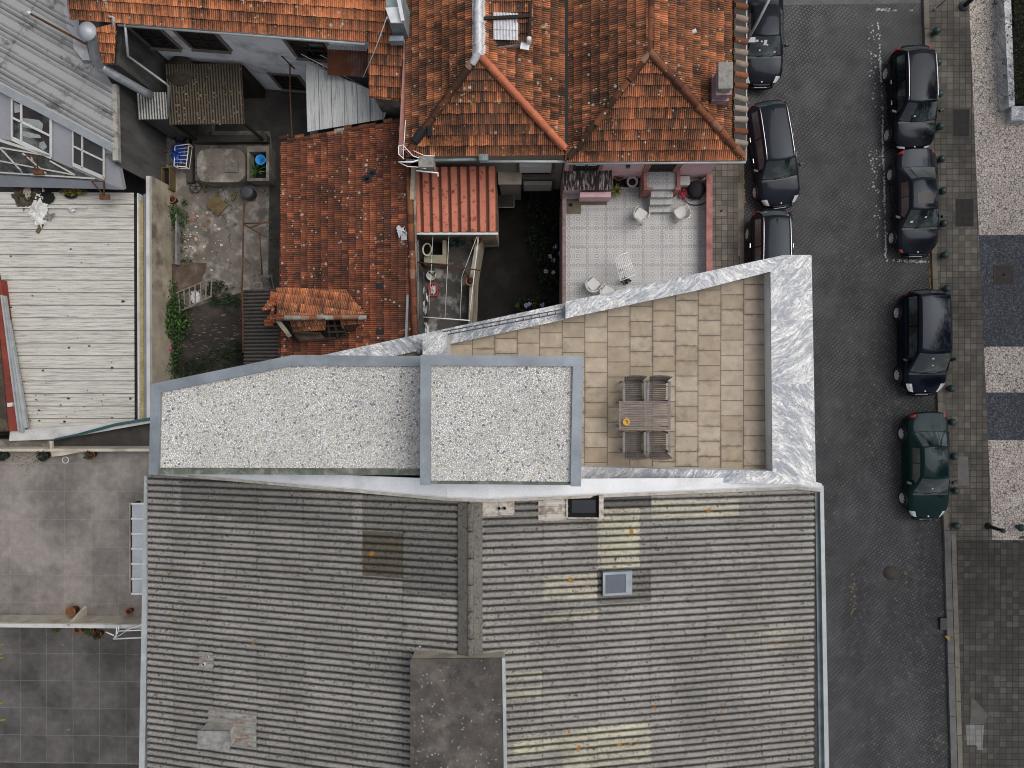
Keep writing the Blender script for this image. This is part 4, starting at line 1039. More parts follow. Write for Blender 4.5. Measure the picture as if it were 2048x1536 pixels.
# concrete chimney
zc = rz(P(440, 1460, 13).x); tz = zc+.55
a = P(395, 1462, tz); b = P(459, 1499, tz)
m = MB(); m.box(a.x+.03, b.x-.02, b.y+.03, a.y-.02, zc-.1, tz-.16); m.box(a.x+.03, a.x+.09, b.y+.03, a.y-.02, tz-.16, tz-.06); m.box(b.x-.08, b.x-.02, b.y+.03, a.y-.02, tz-.16, tz-.06)
xm = (a.x+b.x)/2; m.box(xm-.05, xm+.05, b.y+.03, a.y-.02, tz-.16, tz-.06); ch = m.build('chimney', weather('pale_chimney_render', (.42, .40, .35), .2, 4, .9, 0, (.18, .165, .14), .7), rt2)
m = MB(); m.box(a.x, b.x, b.y, a.y, tz-.058, tz); m.build('cap', weather('grey_chimney_slab', (.25, .245, .235), .3, 6, .9, 0, (.10, .10, .095), .7), ch)
m = MB(); m.box(a.x+.1, b.x-.09, b.y+.08, a.y-.08, tz-.155, tz-.07); m.build('flue', M_black, ch)
# ---------------------------------------------------------------- two tiled houses with hipped ends
ZE, ZRG = 5.7, 7.3
ap1 = P(957, 108, ZRG); ap2 = P(1300, 105, ZRG)
sw1 = P(812, 312, ZE); se1 = P(1133, 303, ZE+.15); sE2 = P(1489, 320, ZE)
FAR = 17.0
wf = V((P(820, 0, ZE).x-.05, FAR, ZE)); vf = V((se1.x, FAR, se1.z)); r1f = V((ap1.x, FAR, ZRG)); r2f = V((ap2.x, FAR, ZRG)); ef = V((sE2.x-.0, FAR, ZE))
sm = V((se1.x, sE2.y, ZE)); se1s = V((se1.x, sw1.y, ZE+.02))
WY = P(1390, 354, 3.2).y                                        # south wall of the pink house (foot on the patio)
bh = thing('beige_hipped_house', 'old house with hipped clay tile roof and silver painted ridge, beige rear wall', 'house', (0, 12, 0))
ph = thing('pink_hipped_house', 'pink rendered house with hipped clay tile roof beside the street', 'house', (5, 12, 0))
t1 = (.42, .26)
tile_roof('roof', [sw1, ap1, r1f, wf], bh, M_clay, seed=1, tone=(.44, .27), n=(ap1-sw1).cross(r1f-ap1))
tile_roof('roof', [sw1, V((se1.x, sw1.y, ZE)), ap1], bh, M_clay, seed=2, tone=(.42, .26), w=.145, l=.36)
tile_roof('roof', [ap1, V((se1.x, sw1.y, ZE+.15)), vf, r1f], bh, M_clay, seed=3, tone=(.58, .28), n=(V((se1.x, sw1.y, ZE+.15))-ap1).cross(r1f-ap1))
ridge_tiles('hip', [ap1+V((.12, -.1, -.05)), V((se1.x-.05, sw1.y+.15, ZE+.2))], bh, M_clay_new, .125, .40, 5, (.9, .05), .005)
ridge_tiles('hip', [sw1+V((.1, .12, .08)), ap1+V((-.1, -.12, -.05))], bh, M_clay_old, .12, .38, 6, (.45, .3), .02)
# silver painted ridge
m = MB(); rs = random.Random(8)
for k in range(16):
    y0 = ap1.y-.05+k*.36; m.halftube((ap1.x+rs.gauss(0, .012), y0-.03, ZRG+.03), (ap1.x+rs.gauss(0, .012), y0+.37, ZRG+.05), .15+rs.uniform(-.01, .02), .14, n=8)
    m.add([(ap1.x-.2-rs.uniform(0, .03), y0, ZRG-.06), (ap1.x-.1, y0, ZRG+.06), (ap1.x-.1, y0+.36, ZRG+.06), (ap1.x-.2-rs.uniform(0, .03), y0+.36, ZRG-.06)], [(0, 1, 2, 3)])
    m.add([(ap1.x+.1, y0, ZRG+.06), (ap1.x+.24+rs.uniform(0, .04), y0, ZRG-.08), (ap1.x+.24+rs.uniform(0, .04), y0+.36, ZRG-.08), (ap1.x+.1, y0+.36, ZRG+.06)], [(0, 1, 2, 3)])
m.halftube(ap1+V((.02, .02, .08)), ap1+V((-.22, -.3, -.08)), .14, .12, n=8)
m.build('ridge_flashing', M_silver, bh)
# small dormer patch of silver-painted tiles with box gutters
def east1(px, py, up=.0):
    n = (V((se1.x, sw1.y, ZE+.15))-ap1).cross(r1f-ap1).normalized(); n = n if n.z > 0 else -n
    return PPL(px, py, ap1+n*up, n)
d0 = [east1(968, -6, .30), east1(1062, -6, .32), east1(1058, 86, .34), east1(988, 86, .34)]
dm = MB(); dm.prism([(p.x, p.y) for p in d0], 5.9, lambda p: 0.0+min(ZRG+.02, ZRG-.12-(p.x-ap1.x)*.16)); do = dm.build('dormer', M_silver, bh)
zf = lambda p: ZRG-.08-(p.x-ap1.x)*.16
a_, b_, c_, d_ = [V((p.x, p.y, zf(p))) for p in d0]
nd = (b_-a_).cross(d_-a_); nd = nd if nd.z > 0 else -nd
tile_roof('tiles', [a_, d_, c_, b_], bh, M_clay, seed=4, tone=(.35, .2), n=V((0, -.18, 1)), up=(0, 1, 0))
s_ = [P(986, 24, 7.25), P(1037, 24, 7.2), P(1037, 78, 7.15), P(986, 78, 7.2)]
m = MB(); corrugated(m, (s_[0].x, s_[3].y, 7.16), V((0, 1, .12)), V((1, 0, -.1)), [0, .33, .66, s_[0].y-s_[3].y], s_[1].x-s_[0].x, .105, .035, None, 'sin', 6, lap=.04, lift=-.03)
m.build('silver_tiles', M_silver, bh)
m = MB(); m.bar(P(968, 37, 7.3), P(1062, 32, 7.22), .1, .08); m.bar(P(1061, -4, 7.2), P(1060, 72, 7.2), .1, .08); m.build('batten', M_dark_wood, bh)
m = MB(); p = P(1058, 78, 7.15); m.lathe((p.x, p.y, 6.7), [(.085, 0), (.085, .5), (.05, .53)], 10); m.build('vent_pipe', M_whitepaint, bh)
m = MB(); p = P(1050, 92, 6.95); m.obox(p, (.15, 0, -.06), (.02, .12, 0), (0, 0, .02)); m.build('flashing', M_pale_metal, bh)
# black repair felt on the south-west hip
m = MB(); n1 = V((-.55, -.5, .9)).normalized()
p0 = P(838, 274, 6.15); p1 = P(848, 262, 6.25); hd = (ap1-sw1).normalized(); sd_ = hd.cross(UP).normalized()
m.halftube(sw1+hd*.62+UP*.13, sw1+hd*1.15+UP*.15, .16, .155, n=8); m.build('repair_felt', M_blackplastic, bh)
m = MB(); p = P(860, 262, 6.28); m.obox(p, (.09, 0, .01), (0, .14, .08), (0, 0, .02)); m.build('repair_patch', M_blackplastic, bh)
m = MB(); p = P(967, 315, 5.75); m.obox(p, (.17, 0, 0), (0, .10, .05), (0, 0, .03)); m.build('eave_patch', M_gutter_dark, bh)
m = MB(); m.prism([(sw1.x+.25, sw1.y+.3), (se1.x-.02, sw1.y+.3), (se1.x-.02, FAR-.1), (sw1.x+.3, FAR-.1)], 0, ZE-.12)
m2_ = []
bwall = m.build('wall', M_beige, bh)
m = MB(); m.tube([P(812, 322, 5.55), P(958, 318, 5.55)], .06, 8); m.build('gutter', M_gutter_dark, bh)
m = MB(); m.tube([P(960, 323, 5.55), P(1132, 323, 5.55)], .05, 8); m.build('gutter', M_gutter, bh)
# pink box gutter along the western eave
m = MB(); pa = P(823, -8, 5.65); pb = P(812, 120, 5.65); pc = P(802, 310, 5.55)
for a, b, w_ in ((pa, pb, .24), (pb, pc, .19)): m.bar(a, b, w_, .1)
m.build('side_gutter', weather('faded_pink_metal', (.40, .20, .17), .15, 2, .8, 0, (.24, .10, .08), .6), bh)
m = MB(); m.bar(P(811, 300, 5.72), P(813, 0, 5.72), .05, .03); m.build('fascia', M_black, bh)
# windows in the beige wall over the dark yard
bw = Wall((sw1.x+.25, sw1.y+.298), (se1.x-.02, sw1.y+.298))
M_shutter = plain('cream_roller_box', (.50, .49, .46), .6)
for (a, b) in (((1040, 323), (1100, 346)), ((1048, 360), (1100, 384))):
    u0, z1 = bw.uz(*a); u1, z0 = bw.uz(*b); z1 = min(z1, ZE-.25)
    w_ = window(bw, u0, u1, z0, z1, bh, M_dark_wood, M_glass, .06, (1, 0), M_concrete, M_granite)
    m = MB(); bw.slab(m, u0-.02, u1+.02, (z0+z1)/2+.02, z1+.02, .055, .22); m.build('roller_box', M_shutter, w_)
# ---- pink house
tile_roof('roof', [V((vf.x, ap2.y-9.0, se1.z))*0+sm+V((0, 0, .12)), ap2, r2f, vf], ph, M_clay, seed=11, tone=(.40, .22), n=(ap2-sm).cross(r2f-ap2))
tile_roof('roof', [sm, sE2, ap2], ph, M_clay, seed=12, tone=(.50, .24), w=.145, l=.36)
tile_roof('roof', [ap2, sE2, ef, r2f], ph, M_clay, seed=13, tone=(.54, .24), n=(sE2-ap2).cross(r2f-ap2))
ridge_tiles('hip', [sm+V((.08, .12, .1)), ap2], ph, M_clay_old, .115, .36, 15, (.3, .3), .03)
ridge_tiles('hip', [ap2, sE2+V((-.1, .12, .08))], ph, M_clay_old, .125, .40, 16, (.62, .2), .012)
ridge_tiles('ridge', [ap2, r2f], ph, M_clay_old, .115, .38, 17, (.5, .35), .012)
m = MB(); m.bar(V((se1.x, sw1.y+.3, ZE+.24)), V((vf.x, FAR, ZE+.27)), .11, .04); m.build('valley_gutter', weather('dark_valley_lead', (.014, .015, .016), .3, 5, .7), ph)
# mossy open barrel tiles along the street eave
m = MB(); rs = random.Random(21)
y = sE2.y+.55
while y < FAR-.2:
    t = rs.choice((.9, .95, .7, .5)); x1 = sE2.x+.02; x0 = x1-.47-rs.uniform(0, .06)
    m.halftube((x0, y, ZE+.32), (x1, y+rs.gauss(0, .02), ZE+.12), .10, .115, n=6, col=(t, rs.random()*.4, 1)); y += .40
m.build('eave_tiles', M_clay_old, ph)
m = MB(); y = sE2.y+.35
m.add([(sE2.x-.47, y, ZE+.33), (sE2.x+.01, y, ZE+.12), (sE2.x+.01, FAR, ZE+.12), (sE2.x-.47, FAR, ZE+.33)], [(0, 1, 2, 3)]); m.build('eave_mortar', M_concrete_dk, ph)
m = MB(); rs = random.Random(5)
for (qx, qy, n_) in ((1470, 183, 40), (1476, 218, 40), (1480, 262, 30), (1479, 158, 25), (1472, 235, 25)):
    p = P(qx, qy, ZE+.2); m.leaves(p, (.16, .1, .05), n_, .06, rnd=rs)
m.build('moss', M_moss, ph)['kind'] = 'stuff'
m = MB(); m.tube([V((sE2.x+.06, sE2.y-.02, ZE-.06)), V((sE2.x+.06, FAR, ZE-.06))], .05, 8); m.tube([V((sm.x, sE2.y-.06, ZE-.06)), V((sE2.x+.06, sE2.y-.06, ZE-.06))], .05, 8); m.build('gutter', M_gutter, ph)
xr = PY(1441, 320, WY).x
m = MB(); m.prism([(se1.x+.02, WY), (xr, WY), (xr, FAR-.1), (se1.x+.02, FAR-.1)], 0, ZE-.1); m.build('wall', M_pink, ph)
pw = Wall((se1.x+.02, WY), (xr, WY))
def pu(px, py): return pw.uz(px, py)
u0, _ = pu(1294, 335); u1, _ = pu(1353, 335); _, zs = pu(1320, 342)
dr = MB(); pw.slab(dr, u0+.1, u1-.1, zs, ZE-.2, .004, .03); dr_ = dr.build('door', M_dark_wood, ph)
for (a, b) in ((u0-.12, u0+.09), (u1-.09, u1+.12)):
    m = MB(); pw.slab(m, a, b, zs, ZE-.15, .004, .07); m.build('door_post', M_pink_dark, dr_)
m = MB(); rs = random.Random(9)
for k in range(5):
    uu = u0+.3+k*.17; m.tube([pw.pt(uu+.05*math.cos(a), 4.7+.07*math.sin(a)+.05*(k % 2), .045) for a in [i*math.pi/5 for i in range(9)]], .008, 5)
m.build('ironwork', M_darkmetal, dr_)
u0, _ = pu(1148, 326); u1, _ = pu(1200, 326)
w_ = window(pw, u0, u1, 4.3, 5.3, ph, M_dark_wood, M_glass, .06, (1, 0), False, M_pink_dark)
m = MB(); um = (u0+u1)/2
for a, b in ((u0+.08, um-.05), (um+.05, u1-.08)): pw.slab(m, a, b, 4.85, 5.2, .016, .024)
m.build('curtain', M_cloth_white, w_)
uu, zz = pu(1256, 328); m = MB(); m.obox(pw.pt(uu, zz, .07), pw.d*.07, pw.n*.06, UP*.12); m.tube([pw.pt(uu, zz+.1, .07), pw.pt(uu, zz+.16, .04)], .05, 8); m.build('wall_lamp', M_darkmetal, ph)
# chimney on the eastern slope
ze_ = 6.2; q = [P(1425, 160, ze_), P(1452, 160, ze_), P(1452, 203, ze_), P(1425, 203, ze_)]
top = 7.45; tq = [P(1437, 124, top), P(1466, 124, top), P(1466, 177, top), P(1437, 177, top)]
cx0 = P(1428, 200, 6.6).x; cx1 = cx0+.46; cy0 = P(1428, 200, 6.5).y; cy1 = cy0+.80
ch = MB(); ch.box(cx0-.05, cx1+.05, cy0-.05, cy1+.05, 5.7, 6.55); ch.box(cx0, cx1, cy0, cy1, 6.551, 6.95); ch.box(cx0-.03, cx1+.03, cy0-.03, cy1+.03, 6.951, 7.0); cho = ch.build('chimney', weather('mauve_render', (.36, .25, .27), .2, 3, .9, 0, (.12, .09, .095), .7), ph)
m = MB(); tz_ = 7.28
ax = (P(1437, 150, tz_).x, P(1466, 150, tz_).x); ay = (P(1450, 177, tz_).y, P(1450, 124, tz_).y)
m.box(cx0+.05, cx1-.05, cy0+.05, cy1-.05, 7.001, 7.19); m.box(ax[0], ax[1], ay[0], ay[1], 7.191, tz_); m.build('cap', weather('lichened_slab', (.27, .26, .235), .25, 7, .95, 0, (.12, .12, .10), .7), cho)
p = P(1387, 62, 6.7); m = MB(); m.tube([(p.x-.16, p.y-.05, 6.52), (p.x-.02, p.y, 6.62), (p.x+.1, p.y+.03, 6.68)], .075, 10); m.build('vent_pipe', M_plastic, ph)
m = MB(); n2_ = (ap2-sm).cross(r2f-ap2).normalized(); n2_ = n2_ if n2_.z > 0 else -n2_
for (qx, qy, wx_, wy_, mi) in ((1169, 20, .17, .13, 0), (1169, 29, .17, .12, 0), (1155, 230, .05, .18, 1)):
    p = PPL(qx, qy, ap2+n2_*.075, n2_); u_, v_, _n = plane_axes(n2_); m.obox(p, v_*wx_, u_*wy_, n2_*.01, mi)
m.build('glass_tile', [M_glass, M_silver], ph)

# ---------------------------------------------------------------- aerial box at the corner of the beige house
p = P(852, 323, 5.9); m = MB(); m.box(p.x-.27, p.x+.27, p.y-.2, p.y+.2, 5.3, 5.9)
cb = thing('concrete_box', 'lichened concrete box with white cables at the roof corner above the orange sheet roof', 'box', (p.x, p.y, 5.3)); m.build('body', _cache['lichened_slab'], cb)
m = MB()
pts = [(808, 318), (797, 308), (797, 292), (806, 290), (815, 300), (826, 312), (838, 316)]
m.tube([P(a, b, 5.95) for a, b in pts], .018, 6); m.tube([P(a, b, 5.9) for a, b in ((803, 300), (822, 299), (848, 311), (870, 312))], .015, 6)
m.tube([P(a, b, 5.85) for a, b in ((797, 324), (825, 324), (843, 318))], .03, 6); m.tube([P(a, b, 5.8) for a, b in ((800, 326), (815, 333), (833, 334), (852, 337))], .016, 6)
m.tube([P(a, b, 5.6) for a, b in ((832, 341), (850, 343), (876, 346), (876, 353))], .028, 6)
m.tube([P(a, b, 5.95) for a, b in ((806, 318), (811, 240))], .014, 6)
m.build('cable', M_wire, cb)

# ---------------------------------------------------------------- white rear house, top left, with an orange tiled roof
ea = P(235, 46, 5.8); eb = P(735, 84, 5.8)
ed = (eb-ea).normalized(); en = V((ed.y, -ed.x, 0)); upn = -en
pn = ed.cross((upn+UP*.42).normalized()).normalized(); pn = pn if pn.z > 0 else -pn
def RP(px, py): return PPL(px, py, ea, pn)
wh = thing('white_rear_house', 'white rendered old house with long orange tile roof over the back yard', 'house', (-10, 13, 0))
upv = (upn+UP*.42)
a1 = ea-ed*2.1; b1 = eb+ed*1.55
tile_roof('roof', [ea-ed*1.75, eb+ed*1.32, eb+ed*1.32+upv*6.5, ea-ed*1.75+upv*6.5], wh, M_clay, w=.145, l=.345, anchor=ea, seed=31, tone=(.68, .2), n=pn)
lw = [ea-ed*1.45, ea-ed*.02, ea-ed*.02-upv*1.55, ea-ed*.75-upv*1.6]
tile_roof('roof', [RP(178, 60), RP(196, 129), RP(231, 129), RP(233, 46)][::1], wh, M_clay, w=.145, l=.345, anchor=ea, seed=32, tone=(.72, .2), n=pn)
tile_roof('roof', [eb+ed*.05, eb+ed*.05-upv*1.72, eb+ed*1.3-upv*1.75, eb+ed*1.3], wh, M_clay, w=.16, l=.36, anchor=ea, seed=33, tone=(.5, .22), n=pn)
m = MB(); w0 = ea+upn*.25; w1 = eb+upn*.25
wl = Wall((w0.x, w0.y), (w1.x, w1.y))
m.prism([(w0.x-ed.x*.0, w0.y), (w1.x, w1.y), (w1.x+upn.x*5, w1.y+upn.y*5), (w0.x+upn.x*5, w0.y+upn.y*5)], 0, 5.7); m.build('wall', weather('yard_white_render', (.86, .86, .87), .10, .9, .9, 0, (.19, .185, .18), .6), wh)
# left wing below its roof
lq = [RP(180, 62), RP(198, 126), RP(229, 126), RP(231, 48)]
m = MB(); m.prism([(lq[0].x-.2, lq[0].y+2), (lq[1].x+.1, lq[1].y+.1), (lq[2].x-.08, lq[2].y+.1), (w0.x-.02, w0.y+.5), (w0.x-.02, lq[0].y+2)], 0, lambda p: 4.9 if p.y < lq[1].y+.2 else 5.3); m.build('wing_wall', M_streakwall, wh)
rq0 = eb+ed*.15; rq1 = eb+ed*1.3
m = MB(); m.prism([(w1.x+.1, w1.y), (rq0.x-upv.x*1.6, rq0.y-upv.y*1.6), (rq1.x-upv.x*1.6, rq1.y-upv.y*1.6), (rq1.x, rq1.y+1)], 0, lambda p: 5.0 if p.y < w1.y-.5 else 5.6); m.build('wing_wall', M_concrete, wh)
m = MB(); m.tube([ea+V((0, -.05, -.05)), eb+V((-.1, -.05, -.05))], .05, 8); m.build('gutter', M_gutter, wh)
m = MB(); m.tube([RP(250, 47)+UP*.0, P(256, 112, 5.0), P(264, 118, 4.6), P(330, 166, 4.4), P(337, 172, 4.0), P(337, 232, 2.9)], .045, 8); m.build('downpipe', M_gutter, wh)
m = MB(); m.tube([P(218, 33, 5.95), P(226, 34, 5.95), P(228, 74, 5.5)], .06, 8); m.build('flashing', M_gutter, wh)
def wrect(a, b): u0, z1 = wl.uz(*a); u1, z0 = wl.uz(*b); return u0, u1, z0, z1
M_tanframe = weather('tan_stone_surround', (.20, .17, .14), .15, 4, .9)
M_winblack = plain('dark_room_glass', (.010, .010, .010), .12, 0, .5)
for (a, b) in (((262, 54), (358, 96)), ((352, 60), (458, 100)), ((573, 79), (668, 118)), ((543, 148), (618, 184))):
    u0, u1, z0, z1 = wrect(a, b)
    if z1 > 5.5: z1 = 5.5
    window(wl, u0, u1, max(.3, z0), z1, wh, M_dark_wood, M_winblack, .08, (1, 1), M_tanframe, M_tanframe)
# veranda roof of round-edged corroded sheet, yard side
# rusted awning
q0 = P(656, 90, 4.9); q1 = P(735, 88, 4.9)
m = MB(); corrugated(m, P(655, 150, 3.9)+V((0, .0, 0)), P(655, 92, 4.7)-P(655, 150, 3.9), V((1, -.06, 0)), [0, 1.1], 1.55, .11, .03, None, 'sin', 6, lap=.0)
M_brownsheet = weather('rust_brown_sheet', (.125, .042, .02), .2, 2, .85, 0, (.30, .31, .32), .25, .1, 40, 1.2)
aw = m.build('awning', M_brownsheet, wh)
m = MB(); rs = random.Random(4)
p_a = P(653, 92, 4.76); 
corrugated(m, P(655, 98, 4.70), P(655, 86, 4.86)-P(655, 98, 4.70), V((1, -.06, 0)), [0, .30], 1.5, .11, .03, None, 'sin', 6, lap=0); m.build('torn_sheet', M_gutter, aw)
# pale wall block and its dark sill at the right end
c0 = P(790, 20, 7.6)
m = MB(); g = [P(768, -20, 7.3), P(805, -20, 7.3), P(806, 44, 7.0), P(777, 44, 7.0)]
m.prism([(p.x, p.y) for p in g], 5.2, lambda p: 7.2); db = m.build('dormer_wall', M_gutter_dark, wh)
m = MB(); m.prism([P(770, 14, 7.3), P(802, 12, 7.3), P(804, 44, 7.3), P(781, 44, 7.3)], 7.202, 7.26); m.bar(P(794, -20, 7.5), P(806, 42, 7.35), .12, .08); m.build('dormer_flashing', M_pale_metal, db)
m = MB(); m.prism([P(779, 70, 6.4), P(806, 70, 6.4), P(806, 80, 6.4), P(777, 80, 6.4)], 6.0, 6.35); m.build('flashing', weather('blue_grey_zinc', (.25, .30, .34), .15, 3, .5), wh)
m = MB(); m.tube([P(774, 34, 7.2), P(750, 100, 5.9), P(726, 155, 5.2)], .018, 6); m.solo('slack_cable', M_rope, 'slack pale cable running down across the orange tiles near the rusted awning', 'cable')
# laundry below the window
m = MB(); rs = random.Random(14)
ln0 = P(602, 108, 4.2); ln1 = P(726, 172, 3.2)
lr = thing('laundry_line', 'laundry of dark and red clothes hanging below the rusted awning', 'laundry', ln0)
m.tube([ln0, ln1], .012, 6); m.tube([ln0+V((0, .35, 0)), ln1+V((.0, .35, 0))], .012, 6); m.build('line', M_wire, lr)
for k, (f, mt, wd) in enumerate(((.10, M_cloth_dark, .3), (.2, M_cloth_dark, .25), (.30, M_cloth_red, .3), (.70, M_cloth_dark, .3), (.80, M_cloth_white, .12), (.86, M_cloth_dark, .25), (.92, M_cloth_red, .12))):
    m = MB(); c = ln0+(ln1-ln0)*f; dd = (ln1-ln0).normalized(); ph_ = rs.random()*6
    m.grid(lambda s, t: c+dd*(s-.5)*wd+V((0, .05*math.sin(s*9+ph_)*t+ .10*t, -.55*t)), 6, 4); m.build('garment', mt, lr)

# ---------------------------------------------------------------- long low tiled shed in the yard
sh = thing('tiled_shed', 'long low shed with mossy red tiles and a collapsed dormer between the yards', 'shed', (-7, 5, 0))
zl, zr = 2.9, 4.1
pl = [P(563, 280, zl), P(558, 585, zl), P(560, 720, zl)]; pr = [P(805, 240, zr), P(818, 560, zr), P(826, 690, zr)]
nrm = (pr[1]-pl[1]).cross(V((0, 1, 0)))
xl_, xr_ = (pl[0].x+pl[1].x)/2, (pr[0].x+pr[2].x)/2
shn = V((-(zr-zl), 0, xr_-xl_)).normalized()
def SP(px, py): return PPL(px, py, V((xl_, 0, zl)), shn)
tile_roof('roof', [SP(563, 285), SP(558, 715), SP(828, 700), SP(806, 240)], sh, M_clay_red, seed=41, tone=(.44, .2), w=.16, l=.30, n=shn, patches=())
q = [SP(565, 288), SP(560, 712), SP(826, 700), SP(803, 244)]
m = MB(); m.prism([(p.x+(.12 if i < 2 else 0), p.y-(.05 if i in (0, 3) else 0)) for i, p in enumerate(q)], 0, lambda p: zl-.1+(p.x-xl_)*(zr-zl)/(xr_-xl_)); m.build('wall', M_streakwall, sh)
m = MB(); rs = random.Random(2)
a, b = SP(562, 284), SP(803, 243)
for k in range(15):
    p = a+(b-a)*(k+.5)/15+V((0, rs.gauss(.02, .05), .04)); 
    m.halftube(p-(b-a)/30*1.05, p+(b-a)/30*1.05+UP*.02, .09, .085, n=6, col=(rs.random(), .3, 1))
m.build('verge_tiles', M_clay_old, sh)
ridge_tiles('ridge', [SP(816, 285)+UP*.06, SP(832, 705)+UP*.06], sh, M_clay_old, .115, .36, 44, (.55, .2), .012)
m = MB(); u_, v_, n_ = plane_axes(shn)
for (qx, qy) in ((733, 357), (743, 350), (738, 361), (748, 345), (761, 573), (761, 664)):
    p = SP(qx, qy)+n_*.07; m.obox(p, v_*.14, u_*.1, n_*.01)
m.build('glass_tile', M_glass, sh)
m = MB(); rs = random.Random(3); p = SP(806, 466)
m.add([V((p.x+rs.uniform(-.25, .25), p.y+rs.uniform(-.28, .28), p.z+rs.uniform(.05, .3))) for _ in range(14)], [(0, 1, 2), (2, 3, 4), (4, 5, 6), (6, 7, 8), (8, 9, 10), (10, 11, 12), (12, 13, 0), (1, 5, 9), (3, 7, 11)]); m.obox(p+V((.06, -.15, .1)), (.12, 0, .05), (0, .15, 0), (0, 0, .02)); m.build('flashing', M_silver, sh)
m = MB(); m.bar(SP(816, 590)+UP*.08, SP(813, 680)+UP*.08, .09, .06); m.build('lead_strip', M_zinc, sh)
# broken dormer
zd = 4.55
da, db_, dc_, dd_ = P(553, 579, zd-.28), P(690, 579, zd-.2), P(748, 634, zd-.1), P(553, 640, zd)
dn = V((0, -.0, 1))
ra_, rb2 = P(555, 637, zd), P(735, 634, zd-.15)
tile_roof('dormer_roof', [ra_, rb2, P(692, 580, zd-.42), P(556, 580, zd-.5)], sh, M_clay, seed=46, tone=(.66, .2), w=.13, l=.34)
ridge_tiles('dormer_ridge', [ra_+UP*.03, rb2+UP*.03], sh, M_clay_old, .09, .3, 48, (.8, .2), .012)
tile_roof('dormer_roof', [P(579, 641, zd-.05), P(652, 637, zd-.1), P(651, 659, zd-.55), P(588, 656, zd-.55)], sh, M_clay, seed=47, tone=(.45, .2), w=.13, l=.3)
tile_roof('dormer_roof', [P(680, 637, zd-.15), P(736, 636, zd-.2), P(722, 652, zd-.55), P(698, 668, zd-.6), P(684, 655, zd-.55)], sh, M_clay, seed=49, tone=(.6, .2), w=.13, l=.3)
m = MB(); m.poly([P(575, 640, zd-.62), P(596, 682, zd-.95), P(680, 676, zd-.95), P(700, 640, zd-.7)]); m.poly([P(556, 641, zd-.3), P(575, 641, zd-.3), P(598, 684, zd-1.0), P(585, 680, zd-1.0)]); m.build('dormer_opening', M_black, sh)
m = MB()
m.bar(P(556, 641, zd-.05), P(580, 673, zd-.75), .16, .05, 1); 
for a, b in (((655, 640), (660, 676)), ((667, 638), (676, 675)), ((680, 638), (694, 670)), ((652, 652), (684, 651)), ((655, 664), (694, 663)), ((585, 664), (640, 668)), ((600, 682), (672, 676)), ((575, 645), (600, 682))): m.bar(P(*a, zd-.4), P(*b, zd-.62), .07, .05, 0)
m.build('rafter', [M_dark_wood, M_oldwall], sh)
m = MB(); m.poly([P(590, 662, zd-.7), P(640, 664, zd-.75), P(650, 676, zd-.9), P(600, 681, zd-.9)]); m.build('ceiling_board', M_mat, sh)
m = MB(); rs = random.Random(17)
for k in range(22):
    p = P(rs.uniform(533, 556), rs.uniform(588, 650), 2.75); a = rs.uniform(-.5, .5)+1.57*rs.choice((0, 1))
    d = V((math.cos(a), math.sin(a), rs.gauss(0, .15)))*.17; m.halftube(p-d, p+d+UP*.05, .075, .065, n=5, col=(rs.uniform(.5, .95), rs.random()*.5, 1))
m.solo('loose_tiles', M_clay_red, 'heap of loose red tiles lying on the dark corrugated sheet beside the collapsed dormer', 'tile heap', kind='stuff')
weather_dark = m_furrow('dark_lean_to_sheet', (.075, .067, .06), (.010, .009, .008), .1, .7, (.02, .018, .016), .8, 4)
# dark corrugated lean-to in front of the shed
lt = thing('corrugated_lean_to', 'dark dirty corrugated lean-to roof between the garden soil and the tiled shed', 'shed', (-11, 2.5, 0))
m = MB(); p0 = P(488, 730, 2.3); p1 = P(488, 580, 2.3); xe_ = P(562, 650, 2.6).x
corrugated(m, p0, V((xe_-p0.x, 0, .3)), V((0, 1, 0)), [0, xe_-p0.x], p1.y-p0.y, .15, .045, lambda c: (.0, 0), 'sin', 8, lap=0); m.build('roof_sheet', weather_dark, lt)
m = MB(); m.box(p0.x+.08, xe_-.05, p0.y, p1.y-.05, 0, 2.2); m.build('wall', M_concrete_dk, lt)

# ---------------------------------------------------------------- orange painted sheet roof and wash yard
os_ = thing('orange_sheet_shed', 'shed with bright orange box-profile sheet roof against the beige house', 'shed', (-4, 7, 0))
zo = 3.7; oa = P(826, 464, zo-.2); ob = P(994, 464, zo-.2); oc = P(994, 331, zo+.25)
m = MB(); corrugated(m, oa, V((0, oc.y-oa.y, .45)), V((1, 0, 0)), [0, oc.y-oa.y], ob.x-oa.x, (ob.x-oa.x)/9, .075, None, 'box', 12, lap=0); m.build('roof_sheet', M_orangesheet, os_)
m = MB(); m.bar(oa+V((0, -.06, -.05)), ob+V((.04, -.06, -.05)), .08, .1); m.build('gutter', M_pale_metal, os_)
m = MB(); m.box(oa.x+.06, ob.x-.08, oa.y+.05, sw1.y+.25, 0, zo-.25); m.build('wall', M_oldwall, os_)
m = MB(); m.bar(P(829, 335, 4.3), P(826, 400, 4.1), .16, .5); m.bar(P(829, 400, 4.0), P(828, 690, 3.6), .14, .3); m.build('side_wall', M_oldwall, os_)
# ---------------------------------------------------------------- grey house, far left
gh = thing('grey_house', 'grey rendered house with sheet roof and a sloping front of white framed windows', 'house', (-19, 11, 0))
gd = (P(228, 293, 4.2)-P(0, 165, 5.0)); 
T0 = P(-60, 131, 5.2); T1 = P(230, 296, 4.0); Bt0 = P(-60, 374, 2.35); Bt1 = P(247, 380, 2.35)
